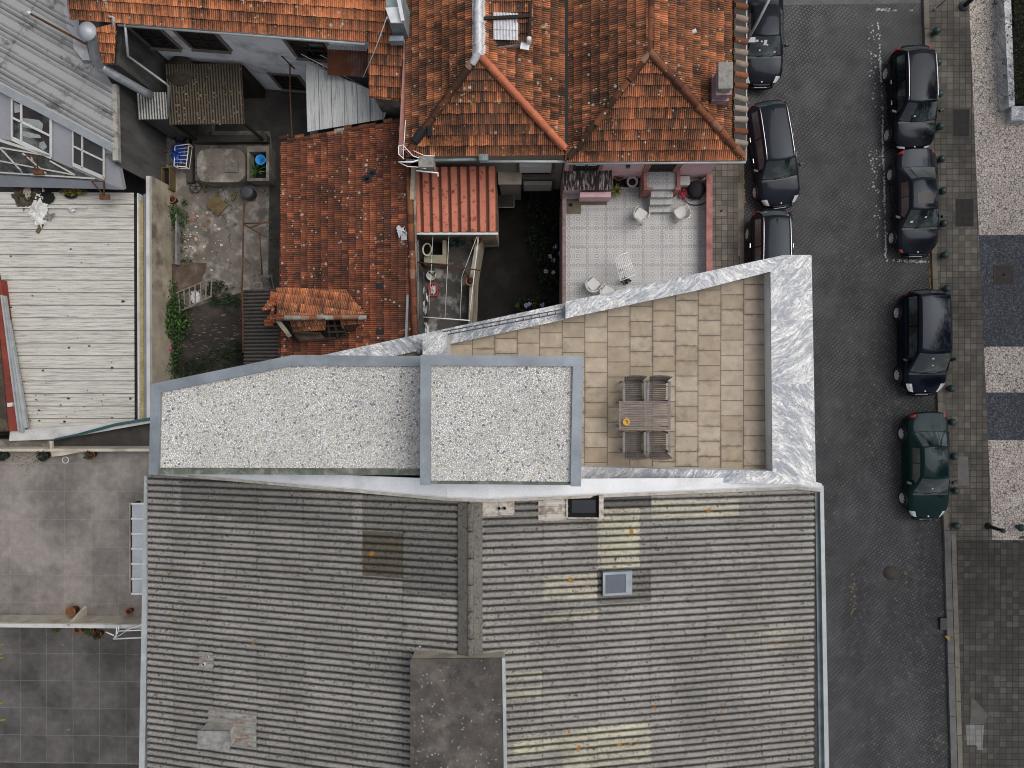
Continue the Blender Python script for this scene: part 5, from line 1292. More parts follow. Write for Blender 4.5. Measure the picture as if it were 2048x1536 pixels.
# sloping front as one panel with openings laid on it
fn_ = (T1-T0).cross(Bt0-T0).normalized(); fn_ = fn_ if fn_.z > 0 else -fn_
def FP(px, py, h=0.0): return PPL(px, py, T0+fn_*h, fn_)
Bt1 = FP(247, 380); Bt0 = FP(-60, 366)
m = MB(); m.add([T0, T1, Bt1, Bt0, T0-fn_*.2, T1-fn_*.2, Bt1-fn_*.2, Bt0-fn_*.2], [(0, 3, 2, 1), (4, 5, 6, 7), (1, 2, 6, 5), (2, 3, 7, 6)]); m.build('front_wall', M_greywall, gh)
def fquad(m, pts, h, th=.03, mi=0):
    a = [FP(x, y, h) for x, y in pts]; b = [p-fn_*th for p in a]; n = len(a)
    m.add(a+b, [list(range(n)), list(range(2*n-1, n-1, -1))]+[(i, (i+1) % n, n+(i+1) % n, n+i) for i in range(n)], mi)
def fbar(m, a, b, w, h=.06, th=.05): m.bar(FP(*a, h), FP(*b, h), w, th, 0, None, fn_)
M_room = weather('room_behind_glass', (.035, .03, .028), .5, 1.2, .25, 0, (.30, .32, .30), .5, 0, 30, .9)
def fwin(c, vx, hy, mframe, mpane, fw=.09, sill=True):
    (x0, y0), (x1, y1), (x2, y2), (x3, y3) = c
    m = MB()
    fbar(m, c[0], c[1], fw); fbar(m, c[1], c[2], fw); fbar(m, c[3], c[2], fw*(1.9 if sill else 1)); fbar(m, c[0], c[3], fw*.7)
    lp = lambda a, b, t: (a[0]+(b[0]-a[0])*t, a[1]+(b[1]-a[1])*t)
    fbar(m, lp(c[0], c[1], vx), lp(c[3], c[2], vx), fw*.8); fbar(m, lp(c[0], c[3], hy), lp(c[1], c[2], hy), fw*.75)
    w_ = m.build('window', mframe, gh)
    g = MB(); fquad(g, c, .02, .012); g.build('pane', mpane, w_); return w_
wn_ = fwin(((24, 196), (102, 234), (102, 314), (24, 277)), .24, .48, M_whitepaint, M_room)
m = MB()
for q in (((46, 236), (78, 240), (86, 248), (84, 262), (66, 258), (46, 254)), ((46, 262), (80, 270), (82, 276), (60, 276), (46, 272)), ((79, 285), (88, 282), (94, 294), (86, 301), (78, 294)), ((28, 204), (40, 210), (40, 224), (29, 226))): fquad(m, q, .026, .004)
m.build('papers', weather('papers_behind_glass', (.34, .36, .34), .25, 4, .5), wn_)
fwin(((146, 258), (208, 290), (208, 356), (146, 329)), .3, .48, M_plastic, weather('smoky_pane', (.05, .05, .048), .4, .8, .15, 0, (.11, .11, .10), .6, 0), .075)
m = MB()
fquad(m, ((-60, 268), (22, 282), (100, 318), (200, 362), (0, 349), (-60, 345)), .03, .025); low = m.build('lower_window_band', weather('dusty_pane', (.055, .055, .05), .5, 2.5, .4, 0, (.15, .145, .13), .7, 0, 30, 3), gh)
m = MB(); fbar(m, (-60, 262), (100, 312), .10); fbar(m, (-60, 285), (95, 311), .05); fbar(m, (-60, 341), (190, 357), .05); fbar(m, (0, 322), (150, 350), .04)
for a, b in (((0, 296), (45, 345)), ((45, 306), (92, 347)), ((100, 322), (150, 350)), ((62, 311), (66, 325))): fbar(m, a, b, .04)
m.build('glazing_bar', M_plastic, low)
m = MB(); fquad(m, ((-60, 347), (205, 364), (246, 379), (-60, 372)), .05, .05); m.build('panel', weather('blue_grey_panel', (.20, .21, .23), .1, 1.5, .7), gh)
m = MB(); p = FP(10, 320, .12)
m.add([p+gd.normalized()*a+V((0, 0, b))+fn_*c for a, b, c in ((-1.2, .1, 0), (-.4, .25, .1), (.3, .0, .15), (1.0, -.1, .05), (1.0, -.35, .05), (.3, -.3, .2), (-.4, -.1, .15), (-1.2, -.2, 0))], [(0, 1, 6, 7), (1, 2, 5, 6), (2, 3, 4, 5)], 0, True)
m.solo('blue_cloth', plain('pale_blue_cloth', (.16, .24, .36), .9), 'pale blue cloth hung over the lower window band of the grey house', 'cloth')
# roof sheets
rd_ = V((T1.x-T0.x, T1.y-T0.y, 0)).normalized(); rp_ = V((-rd_.y, rd_.x, 0))
e0 = P(232, 296, 4.15)
m = MB(); L = 11.5
o_ = e0-rd_*L; o_ = V((o_.x, o_.y, 4.15+1.3))
corrugated(m, o_, V((rd_.x*L, rd_.y*L, -1.3)), rp_, [0, 3.1, 6.4, 9.3, L], 8.5, .72, .07, lambda c: (.5, 0), 'rib', 24, lap=.12, lift=.03)
ob = m.build('roof_sheet', M_greyroof, gh)
# trim the sheets along the stepped eastern edge
bm = bmesh.new(); bm.from_mesh(ob.data); L0 = wloc(gh)
for (ax_, bx_) in ((P(233, 330, 4.15), P(228, 172, 4.15)), (P(228, 172, 4.2), P(118, -10, 4.6))):
    d = V((bx_.x-ax_.x, bx_.y-ax_.y, 0)); nn = d.cross(UP).normalized()
    bmesh.ops.bisect_plane(bm, geom=bm.verts[:]+bm.edges[:]+bm.faces[:], plane_co=ax_-L0, plane_no=nn, clear_outer=True)
bm.to_mesh(ob.data); bm.free()
m = MB(); m.bar(FP(-60, 141, .1), FP(229, 297, .1), .34, .1, 0, None, fn_); m.build('eave_trim', weather('pale_eave_trim', (.36, .385, .40), .15, 2, .7), gh)
ew = [P(233, 327, 3.95), P(229, 172, 4.1), P(120, -5, 4.6)]
m = MB(); q = [(ew[0].x-.1, ew[0].y), (ew[1].x-.1, ew[1].y), (ew[2].x-.2, ew[2].y), (ew[2].x-9, ew[2].y), (T0.x+.5, T0.y+.4)]
m.prism(q, 0, 3.85); m.build('wall', M_streakwall, gh)
m = MB(); m.bar(P(230, 170, 4.2), P(234, 322, 4.1), .22, .2); m.build('verge_board', weather('flaking_verge', (.33, .33, .30), .2, 3, .9, 0, (.14, .06, .045), .8, .2, 40, 2.5), gh)
m = MB(); 
ps = [P(x, y, 4.55) for x, y in ((112, -6), (128, 10), (136, 58), (146, 70), (150, 100), (168, 122), (182, 122), (172, 80), (160, 50), (158, -6))]
m.prism([(p.x, p.y) for p in ps], 4.2, 4.62); m.build('mortar_flashing', weather('pale_mortar', (.38, .385, .40), .15, 4, .9, 0, (.2, .2, .2), .5), gh)
m = MB(); m.tube([P(60, 27, 5.4), P(172, 88, 4.9)], .045, 8); m.lathe(P(60, 27, 5.36), [(.07, 0), (.09, .05), (.05, .1)], 8, 1); m.solo('rusty_pipe', [M_rust, M_plastic], 'thin rusty pipe with white tip lying across the grey sheet roof', 'pipe')
# spiral duct with cowl
m = MB(); pts = [P(299, 188, 2.9), P(292, 186, 3.6), P(232, 152, 4.7), P(200, 132, 5.2), P(191, 118, 5.6), P(186, 82, 6.3), P(180, 68, 6.6)]
dense = []
for a, b in zip(pts, pts[1:]):
    k = max(1, int((b-a).length/.07))
    dense += [a+(b-a)*i/k for i in range(k)]
dense.append(pts[-1])
dt = thing('spiral_duct', 'grey spiral metal flue with round cowl leaning over the grey roof edge', 'flue pipe', pts[0])
m.tube(dense, [.165+.010*(i % 2) for i in range(len(dense))], 12); m.build('pipe', M_steel, dt)
m = MB(); p = P(172, 61, 6.7); m.lathe(p, [(.20, -.12), (.33, -.1), (.34, -.04), (.10, .08), (.02, .10)], 20); m.build('cowl', weather('dull_cowl', (.40, .42, .44), .1, 4, .5, .2), dt)
m = MB(); p = pts[3]; m.tube([p-V((.05, 0, .05)), p+V((.06, -.03, -.08))], .19, 14); m.build('collar', M_rustpatch, dt)

# ---------------------------------------------------------------- white sheet-roofed shed
ws = thing('white_sheet_shed', 'long low shed with dirty white standing seam roof against the courtyard wall', 'shed', (-19, 3, 0))
zw = 2.0
wa = P(-40, 862, zw+.35); wb = P(270, 862, zw); wt = P(268, 386, zw)
m = MB(); corrugated(m, V((wa.x, wb.y, zw+.3)), V((wb.x-wa.x, 0, -.3)), V((0, 1, 0)), [0, wb.x-wa.x], wt.y-wb.y, .528, .05, lambda c: (.5, 0), 'seam', 22, lap=0)
rsh = m.build('roof_sheet', M_roofwhite, ws)
bm = bmesh.new(); bm.from_mesh(rsh.data); L0 = wloc(ws)
for a, b in ((P(8, 600, 2.3), P(53, 850, 2.2)), ((P(50, 860, 2.1)), P(272, 842, 2.1))):
    d = V((b.x-a.x, b.y-a.y, 0)); nn = d.cross(UP).normalized()
    if (V((-18, 3, 0))-a).dot(nn) > 0: nn = -nn
    bmesh.ops.bisect_plane(bm, geom=bm.verts[:]+bm.edges[:]+bm.faces[:], plane_co=a-L0, plane_no=nn, clear_outer=True)
bm.to_mesh(rsh.data); bm.free()
m = MB(); rs = random.Random(31)
for _ in range(55):
    qx, qy = rs.uniform(5, 262), rs.uniform(470, 850)
    if rs.random() < .4: qy = rs.uniform(760, 845)
    if qx < 12+(qy-600)*.18: continue
    p = P(qx, qy, zw+.05); p.z = zw+.33-.3*(p.x-wa.x)/(wb.x-wa.x)
    s = rs.choice((.02, .03, .03, .05, .07)); a = rs.random()*3
    m.poly([p+V((math.cos(a+k*1.05)*s*rs.uniform(.6, 1.5), math.sin(a+k*1.05)*s*rs.uniform(.5, 1), .004)) for k in range(6)])
m.build('dirt_spot', M_rustdark, ws)['kind'] = 'stuff'
# eave gap, gutter, translucent strip, flashing and boundary wall
x1 = wb.x
def strip(name, xa, xb, z0, z1, mat, par, py0=388, py1=864): m = MB(); y0 = P(280, py0, z1).y; y1 = P(280, py1, z1).y; m.box(xa, xb, y1, y0, z0, z1); return m.build(name, mat, par)
strip('eave_gap', x1+.003, x1+.09, 1.0, zw-.25, M_black, ws, 386, 846); strip('gutter', x1+.091, x1+.13, 1.5, zw-.05, M_pale_metal, ws, 386, 846)  # eave gap is a solid black strip, its shade put into the colour
m = MB(); y0 = P(280, 400, 1.9).y; y1 = P(280, 862, 1.9).y
corrugated(m, (x1+.135, y1, 1.84), V((1, 0, 0)), V((0, 1, 0)), [0, .17], y0-y1, .075, .02, None, 'sin', 6, lap=0); m.build('corrugated_strip', M_yellowish, ws)
m = MB(); m.box(wa.x, x1-.05, wb.y+.1, wt.y-.1, 0, 1.7); m.build('wall', M_concrete_dk, ws)
cw = thing('courtyard_wall', 'tall stained cream boundary wall with white coping beside the white shed roof', 'wall', (x1+.6, 3, 0))
strip('flashing', x1+.31, x1+.47, 0, 1.85, weather('grey_flashing_strip', (.20, .205, .21), .2, 2, .8), cw, 388, 880)
strip('coping', x1+.472, x1+.62, 1.80, 1.95, M_white_wall, cw, 352, 880)
strip('wall_body', x1+.472, x1+.63, 0, 1.798, M_oldwall, cw, 352, 880)
# debris on the roof
hz = zw+.22
m = MB(); rs = random.Random(6)
def crumple(m, c, rx, ry, h, n=12, mi=0):
    vs = {}
    for j in range(n+1):
        for i in range(n+1):
            u, v = (i/n-.5)*2, (j/n-.5)*2; e = max(0, 1-(u*u+v*v)**.5*.8)
            vs[i, j] = c+V((u*rx*(1+rs.gauss(0, .12)), v*ry*(1+rs.gauss(0, .12)), h*e*rs.uniform(.2, 1.0)))
    pts = [vs[i, j] for j in range(n+1) for i in range(n+1)]
    fs = [(j*(n+1)+i, j*(n+1)+i+1, (j+1)*(n+1)+i+1, (j+1)*(n+1)+i) for j in range(n) for i in range(n) if ((i/n-.5)**2+(j/n-.5)**2) < .25+rs.gauss(0, .03)]
    m.add(pts, fs, mi)
crumple(m, P(78, 420, hz), .42, .75, .3); m.solo('plastic_sheet', M_plastic, 'crumpled whitish plastic sheet dumped on the white shed roof', 'plastic sheet')
m = MB(); crumple(m, P(48, 392, hz), .5, .5, .35); crumple(m, P(68, 396, hz), .4, .35, .3); m.solo('rubble_heap', M_rustdark, 'heap of brown rubble at the upper left edge of the white shed roof', 'rubble', kind='stuff')
m = MB(); p = P(93, 395, hz+.04); m.lathe(p, [(.02, .0), (.36, .0), (.30, .02)], 11, 0, None, 1.0, .75); m.build('hole', M_black, ws)
m = MB(); p = P(142, 390, hz+.04); m.lathe(p, [(.02, .0), (.30, .0), (.26, .02)], 9, 0, None, 1.0, .5); m.build('hole', M_black, ws)
m = MB(); crumple(m, P(55, 385, hz+.1), .15, .3, .2, 8); m.solo('torn_sack', M_oldwall, 'pale torn sack beside the dark hole on the white shed roof', 'sack')
m = MB(); m.leaves(P(146, 384, hz+.12), (.62, .16, .12), 380, .08, rnd=rs); m.solo('moss_patch', M_moss, 'yellow moss clump growing along the top edge of the white shed roof', 'moss', kind='stuff')
m = MB(); m.obox(P(80, 456, hz), (.12, .2, 0), (-.06, .04, 0), (0, 0, .03)); m.solo('wood_scrap', M_cardboard, 'short brown board lying below the crumpled plastic on the white roof', 'board')
m = MB()
for a, b in (((90, 432), (110, 428)), ((86, 438), (104, 433)), ((95, 426), (100, 440))): m.bar(P(*a, hz+.1), P(*b, hz+.12), .08, .02)
m.solo('broken_slat', M_wood_grey, 'broken grey slats lying beside the crumpled plastic sheet', 'slats', kind='stuff')
m = MB(); crumple(m, P(143, 419, hz), .16, .12, .12, 7); m.solo('crumpled_scrap', M_silver, 'small crumpled grey scrap on a seam of the white shed roof', 'scrap')
m = MB(); m.tube([P(-20, 416, hz+.05), P(60, 415, hz+.06), P(110, 415, hz+.05), P(175, 414, hz+.05)], .03, 6); m.solo('thin_pole', M_plastic, 'thin pale pole lying along the first seam of the white shed roof', 'pole')
def bracket(px, py):
    p = FP(px, py, .05); m = MB()
    for dx in (-.25, .25): m.bar(p+V((dx, .1, .3)), p+V((0, -.35, -.1)), .04, .04)
    m.bar(p+V((-.28, .1, .3)), p+V((.28, .1, .3)), .04, .04); m.box(p.x-.2, p.x+.2, p.y-.5, p.y-.3, p.z-.2, p.z-.1)
    return m
bracket(205, 372).solo('rusty_bracket', M_rust, 'rusty bracket below the right hand window of the grey house', 'bracket')
bracket(72, 322).solo('rusty_bracket', M_rust, 'rusty bracket under the white framed window above the blue cloth', 'bracket')
# red house corner, lower left, and wall tops
rh = thing('red_house', 'red painted house corner with pale flashing at the left edge beside the white roof', 'house', (-24, 0, 0))
za = 2.6
m = MB(); m.prism([P(-120, 560, za), P(2, 560, za), P(37, 862, za), P(-120, 866, za)], 0, za); m.build('wall', M_redwall, rh)
m = MB(); m.prism([P(-120, 600, za), P(-1, 660, za), P(18, 862, za), P(-120, 862, za)], za+.004, za+.05); m.build('roof', M_rustdark, rh)
m = MB(); m.prism([P(14, 806, za+.1), P(25, 805, za+.1), P(24, 813, za+.1), P(15, 814, za+.1)], za+.005, za+.1); m.build('vent_cap', M_plastic, rh)
m = MB(); m.bar(P(3, 590, 2.7), P(38, 862, 2.7), .06, .06, 0); m.bar(P(8, 592, 2.55), P(46, 864, 2.55), .14, .16); m.bar(P(16, 640, 2.5), P(53, 856, 2.5), .17, .12); m.build('flashing', M_gutter, rh)
m = MB()
tw = thing('party_wall', 'stepped grey and white party wall between the white roof and the upper terrace', 'wall', (-20, -2, 0))
zq = 2.75
m.prism([P(20, 862, 2.5), P(272, 842, 2.5), P(300, 836, 2.5), P(300, 846, 2.5), P(120, 878, 2.5), P(18, 882, 2.5)], 0, 2.5); m.build('coping', M_white_wall, tw)
m = MB(); m.prism([P(-120, 880, 2.2), P(108, 878, 2.2), P(100, 893, 2.2), P(-120, 896, 2.2)], 0, 2.2); m.build('ledge', M_concrete, tw)
m = MB(); m.prism([P(108, 880, 2.1), P(310, 840, 2.1), P(310, 895, 2.1), P(108, 896, 2.1)], 0, 2.1); m.build('lower_ledge', M_concrete_dk, tw)
m = MB(); m.prism([P(-120, 897.5, 3.3), P(310, 897.5, 3.3), P(310, 903, 3.3), P(-120, 903, 3.3)], 0, 3.3); m.bar(P(103, 882, 3.2), P(104, 902, 3.2), .1, .1); m.build('terrace_coping', M_cream, tw)
m = MB(); m.tube([P(110, 879, 2.62), P(170, 866, 2.62), P(230, 850, 2.62), P(300, 838, 2.62)], .05, 6); m.tube([P(160, 867, 2.66), P(230, 848, 2.66), P(300, 836, 2.66)], .03, 6)
m.solo('green_net', plain('green_net', (.03, .10, .10), .8), 'rolled dark green netting lying along the party wall by the gravel roof', 'netting')

# ---------------------------------------------------------------- flat terraces, lower left
ZTc = 2.9
ft = thing('flat_terrace_building', 'flat concrete terrace roofs with white parapet between them at the lower left', 'building', (-20, -8, 0))
yw = P(100, 1250, ZTc+.95).y; yn = P(100, 903, ZTc).y; xe = P(300, 1000, ZTc).x
m = MB(); m.prism([(-40, yw+.07), (xe+1, yw+.07), (xe+1, yn), (-40, yn)], 0, ZTc); m.build('upper_terrace', M_slab_light, ft)
m = MB(); m.prism([(-40, -16), (xe+1, -16), (xe+1, yw-.07), (-40, yw-.07)], 0, ZTc-.5); m.build('lower_terrace', M_slab_dark, ft)
m = MB(); m.box(-40, wx-.02, yw-.068, yw+.068, 0, ZTc+.93); m.build('parapet', M_cream, ft)
m = MB(); m.box(-40, wx-.02, yw-.10, yw+.05, ZTc+.931, ZTc+.98); m.build('parapet_coping', M_white_wall, ft)
m = MB(); p = P(135, 1247, ZTc+1.05); m.bar(V((p.x, yw, ZTc+.95)), V((p.x, yw+.06, ZTc+.99)), .1, .1); b0 = P(165, 1225, ZTc+.05); m.add([(p.x-.05, yw+.069, ZTc+.93), (p.x-.05, yw+.069, ZTc+.01), (b0.x+.05, yw+.45, ZTc+.01), (p.x+.05, yw+.069, ZTc+.93), (p.x+.12, yw+.069, ZTc+.01), (b0.x+.14, yw+.45, ZTc+.01)], [(0, 1, 2), (3, 5, 4), (0, 2, 5, 3)]); m.build('buttress', M_cream, ft)
m = MB(); c0 = P(99, 902, 3.3); m.prism([P(99, 903, 3.3), P(165, 903, 3.3), P(120, 912, 3.3), P(100, 914, 3.3)], ZTc+.003, 3.2); m.build('corner_slab', M_cream, ft)
# awning box on the wall of the corrugated building
zA = 5.2; a0 = P(264, 1007, zA); a1 = P(291, 1187, zA)
aw = thing('awning_roof', 'narrow white panelled canopy attached to the left wall of the corrugated roof building', 'canopy', (a0.x, a0.y, zA-.4))
m = MB(); m.box(a0.x, wx+.25, a1.y, a0.y, zA-.05, zA); m.build('panel', weather('pale_canopy', (.44, .47, .50), .1, 2, .6, 0, (.3, .31, .32), .5), aw)
m = MB()
for k in range(7):
    y = a1.y+(a0.y-a1.y)*k/6; m.box(a0.x-.01, wx+.25, y-.03, y+.03, zA+.002, zA+.06)
m.build('rib', M_whitepaint, aw)
m = MB(); m.box(a0.x-.09, a0.x-.012, a1.y, a0.y, zA-.6, zA-.1); m.build('shadow_gap', M_black, aw)  # black filler box, the shadow beside the canopy painted as a solid
m = MB(); m.box(a0.x-.13, a0.x-.092, a1.y-.02, a0.y+.02, zA-.6, zA-.04); m.build('edge_trim', M_oldwall, aw)
# pots
def pot(label, px, py, z, r, h, plant=None, mat=None, cat='plant pot', seed=1, group=None, base=None):
    p = P(px, py, z+h); zb = z
    t = thing('plant_pot', label, cat, (p.x, p.y, zb), 0, group)
    m = MB(); m.lathe((0, 0, 0), [(r*.68, 0), (r*.95, h*.85), (r*1.08, h*.86), (r*1.08, h), (r*.92, h), (r*.85, h*.86), (.01, h*.84)], 16); m.build('pot', mat or M_terracotta, t, world=False)
    if plant: 
        m = MB(); rs = random.Random(seed)
        if plant == 'spiky': m.blades((0, 0, h*.85), 26, r*2.6, .05, 1.4, rnd=rs); m.build('leaves', M_leaf_yellow, t, world=False)
        elif plant == 'dead': m.leaves((0, 0, h), (r*.8, r*.8, .05), 50, .05, rnd=rs); m.build('plant', M_leaf_yellow, t, world=False)
        elif plant == 'soil': m.lathe((0, 0, h*.85), [(.01, 0), (r*.8, 0), (.01, .01)], 12); m.build('soil', M_soil_brown, t, world=False)
        else: m.leaves((0, 0, h+r*.5), (r*1.25, r*1.25, r*.9), 110, .085, rnd=rs); m.build('plant', M_leaf if plant == 'green' else M_leaf_dark, t, world=False)
    return t
pot('large terracotta pot with a withered plant beside the buttress on the pale terrace', 140, 1224, ZTc, .19, .42, 'dead', seed=3)
pot('small terracotta pot with soil near the gutter on the pale terrace', 256, 1224, ZTc, .13, .28, 'soil')
pot('pot with bushy dark plant left of the corner slab on the pale terrace', 85, 912, ZTc, .2, .3, 'dark', M_blackplastic, seed=4)
pot('terracotta pot of dark soil under the terrace coping right of the corner slab', 180, 909, ZTc, .17, .3, 'dark', seed=9)
pot('pot with a dark plant at the far left edge under the terrace coping', 4, 912, ZTc, .18, .3, 'dark', M_blackplastic, seed=5)
for i, (qx, qy, lab, pl_) in enumerate(((114, 1256, 'small green pot plant below the parapet on the dark terrace, leftmost of its row', 'green'), (152, 1260, 'terracotta pot of dry soil below the parapet on the dark terrace, second in its row', 'soil'), (165, 1259, 'reddish pot of dry soil below the parapet, middle of the row on the dark terrace', 'soil'),
                               (180, 1263, 'pot with a trailing plant below the parapet on the dark terrace, fourth in its row', 'green'), (195, 1270, 'pot with dark leaves nearest the white frame on the dark terrace', 'dark'))):
    pot(lab, qx, qy, ZTc-.5, .15, .3, pl_, seed=20+i, group='pots in a row below the parapet')
m = MB(); rs = random.Random(2); p = P(55, 920, ZTc+.05); m.leaves(p, (.75, .3, .06), 90, .07, rnd=rs); m.leaves(P(57, 938, ZTc), (.1, .4, .05), 30, .06, rnd=rs); m.solo('creeping_weed', M_leaf_yellow, 'yellowish creeping weed spreading over the pale terrace at upper left', 'weed', kind='stuff')
m = MB(); p = P(131, 920, ZTc+.02); m.tube([p+V((.13*math.cos(a), .13*math.sin(a), 0)) for a in [k*math.pi/8 for k in range(17)]], .02, 5); m.solo('white_ring', M_plastic, 'pale round ring lying on the terrace below the corner slab', 'ring')
# white tubular frame
zf_ = ZTc+1.2; m = MB()
for a, b in (((234, 1250), (232, 1276)), ((238, 1250), (237, 1262)), ((227, 1278), (288, 1275)), ((227, 1278), (237, 1262)), ((237, 1262), (290, 1260)), ((252, 1260), (290, 1247)), ((212, 1264), (228, 1271))): m.tube([P(*a, zf_), P(*b, zf_)], .028, 6)
for q in ((227, 1278), (285, 1276)): p = P(*q, zf_); m.tube([p, V((p.x, p.y, ZTc-.5))], .025, 6)
m.solo('tubular_frame', M_whitepaint, 'white tubular metal frame standing below the parapet beside the gutter', 'frame')
m = MB()
for x, y, l in ((2, 1289, .12), (3, 1316, .1), (2, 1406, .1), (4, 1440, .15), (3, 1308, .06), (138, 1459, .06), (126, 1290, .05)): p = P(x, y, ZTc-.49); m.obox(p, (l, .02, 0), (0, .03, 0), (0, 0, .006))
m.solo('dry_leaves', M_moss, 'scattered yellow dry leaves on the dark terrace at the left edge', 'leaves', kind='stuff')
# ---------------------------------------------------------------- left back yard
sheet('yard_floor', [XY(318, 205, 0), XY(640, 190, 0), XY(640, 300, 0), XY(575, 800, 0), XY(318, 800, 0)], M_yardfloor, .0)
sheet('garden_soil', [XY(352, 625, 0), XY(492, 582, 0), XY(500, 800, 0), XY(330, 800, 0)], M_soil_brown, .008)
sheet('shaded_paving', [XY(430, 180, 0), XY(620, 180, 0), XY(620, 270, 0), XY(562, 285, 0), XY(560, 300, 0), XY(545, 300, 0), XY(540, 262, 0), XY(430, 262, 0)], M_concrete_dk, .006)  # darker sheet: the shade of this yard corner painted into the paving
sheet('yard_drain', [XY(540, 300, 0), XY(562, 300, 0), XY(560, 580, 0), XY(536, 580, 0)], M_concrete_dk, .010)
rt_ = thing('rusty_sheet_roof', 'rusty brown corrugated lean-to roof spotted with lichen in the shaded yard', 'shed', (-14, 11, 0))
z0 = 2.5; a = P(338, 235, z0); b = P(490, 248, z0); c = P(482, 126, z0+.3)
m = MB(); corrugated(m, V((a.x, b.y, z0)), V((0, c.y-b.y, .3)), V((1, 0, 0)), [0, c.y-b.y], b.x-a.x, .115, .035, None, 'sin', 8, lap=0)
rs = random.Random(7)
for _ in range(110):
    p = P(rs.uniform(345, 486), rs.uniform(135, 246), z0+.2); p.z = z0+.03+.3*(p.y-b.y)/(c.y-b.y); s = rs.uniform(.018, .06); m.poly([p+V((s*math.cos(k), s*.8*math.sin(k), 0)) for k in range(6)], 1 if rs.random() < .8 else 2)
m.build('roof_sheet', [M_ribbrown, M_concrete, M_moss], rt_)
m = MB(); cc = P(357, 138, 2.9); m.lathe((cc.x, cc.y, 2.75), [(.62, 0), (.62, .03), (.01, .05)], 20); m.build('round_cover', M_rustdark, rt_)
m = MB(); m.box(a.x+.1, b.x-.1, c.y-.3, c.y+.4, 0, z0-.1)
for q in ((a.x+.1, b.y+.1), (b.x-.1, b.y+.1)): m.box(q[0]-.05, q[0]+.05, q[1]-.05, q[1]+.05, 0, z0-.02)
m.build('post', M_dark_wood, rt_)
m = MB(); a = P(276, 234, 2.75); b = P(335, 238, 2.75); c = P(330, 184, 2.85); corrugated(m, V((a.x, b.y, 2.72)), V((0, c.y-b.y, .12)), V((1, 0, 0)), [0, c.y-b.y], b.x-a.x, .115, .035, None, 'sin', 8, lap=0)
ps_ = thing('small_sheet_roof', 'small pale ribbed sheet roof under the spiral flue', 'canopy', (a.x, b.y, 2.0)); m.build('roof_sheet', M_ribgrey, ps_)
m = MB(); m.box(a.x+.05, b.x-.05, b.y+.1, c.y, 0, 2.65); m.build('wall', M_streakwall, ps_)
wp_ = thing('white_plank_shed', 'shed roofed with pale wide sheets above the tiled shed', 'shed', (-8.5, 11.5, 0))
zp = 3.3; a = P(617, 262, zp); b = P(776, 222, zp); c = P(702, 170, zp+.2); d = P(615, 134, zp+.25); e = P(752, 186, zp)
m = MB(); x_l = P(615, 200, zp).x; corrugated(m, V((x_l, P(700, 268, zp).y, zp)), V((0, P(700, 130, zp).y-P(700, 268, zp).y, .25)), V((1, 0, 0)), [0, P(700, 130, zp).y-P(700, 268, zp).y], b.x-x_l+.1, .505, .03, None, 'seam', 20, lap=0)
o_ = m.build('roof_sheet', M_plankwhite, wp_)
bm = bmesh.new(); bm.from_mesh(o_.data); L0 = wloc(wp_); ctr = P(670, 205, zp)
for a_, b_ in ((P(628, 133, zp+.2), P(746, 182, zp+.1)), (P(746, 182, zp+.1), P(777, 218, zp)), (P(777, 218, zp), P(768, 240, zp)), (P(620, 263, zp), P(770, 239, zp))):
    d_ = V((b_.x-a_.x, b_.y-a_.y, 0)); nn = d_.cross(UP).normalized()
    if (ctr-a_).dot(nn) > 0: nn = -nn
    bmesh.ops.bisect_plane(bm, geom=bm.verts[:]+bm.edges[:]+bm.faces[:], plane_co=a_-L0, plane_no=nn, clear_outer=True)
bm.to_mesh(o_.data); bm.free()
m = MB(); q = [P(630, 150, zp), P(745, 190, zp), P(765, 235, zp), P(628, 255, zp)]; m.prism(q, 0, zp-.05); m.build('wall', M_concrete, wp_)
m = MB(); m.prism([P(755, 182, 2.4), P(800, 180, 2.4), P(800, 242, 2.4), P(765, 240, 2.4)], 0, 2.4); m.solo('low_slab', M_concrete, 'small grey concrete roof slab squeezed between the white shed and the pink gutter', 'slab')
# wash tank with basin
tz = .85
tk = thing('wash_tank', 'concrete wash tank with rounded lid and open basin in the yard', 'tank', (P(440, 330, 0).x, P(440, 330, 0).y, 0))
def rrect(x0, x1, y0, y1, r, n=5):
    pts = []
    for (cx_, cy_, a0) in ((x1-r, y1-r, 0), (x0+r, y1-r, 90), (x0+r, y0+r, 180), (x1-r, y0+r, 270)):
        pts += [(cx_+r*math.cos(math.radians(a0+90*k/n)), cy_+r*math.sin(math.radians(a0+90*k/n))) for k in range(n+1)]
    return pts
a = P(394, 298, tz); b = P(490, 364, tz); m = MB(); m.prism(rrect(a.x, b.x, b.y, a.y, .42), 0, tz); m.build('tank', M_concrete, tk)
a = P(450, 318, tz); b = P(477, 345, tz); m = MB(); m.box(a.x, b.x, b.y, a.y, tz+.003, tz+.05); m.build('hatch', M_concrete, tk)
a = P(494, 292, tz); b = P(538, 362, tz); m = MB(); t_ = .1
m.box(a.x, b.x, a.y-.25, a.y, 0, tz); m.box(a.x, b.x, b.y, b.y+.13, 0, tz); m.box(a.x, a.x+.1, b.y+.131, a.y-.251, 0, tz); m.box(b.x-.13, b.x, b.y+.131, a.y-.251, 0, tz); m.box(a.x+.101, b.x-.131, b.y+.131, a.y-.251, 0, .3, 1)
m.build('basin', [M_concrete, M_soil], tk)
p = P(520, 319, .95); m = MB(); m.lathe((p.x, p.y, .32), [(.16, 0), (.205, .55), (.225, .56), (.225, .6), (.20, .6), (.16, .1), (.01, .09)], 18); m.solo('blue_bucket', M_blue, 'bright blue plastic bucket standing in the open basin of the wash tank', 'bucket')
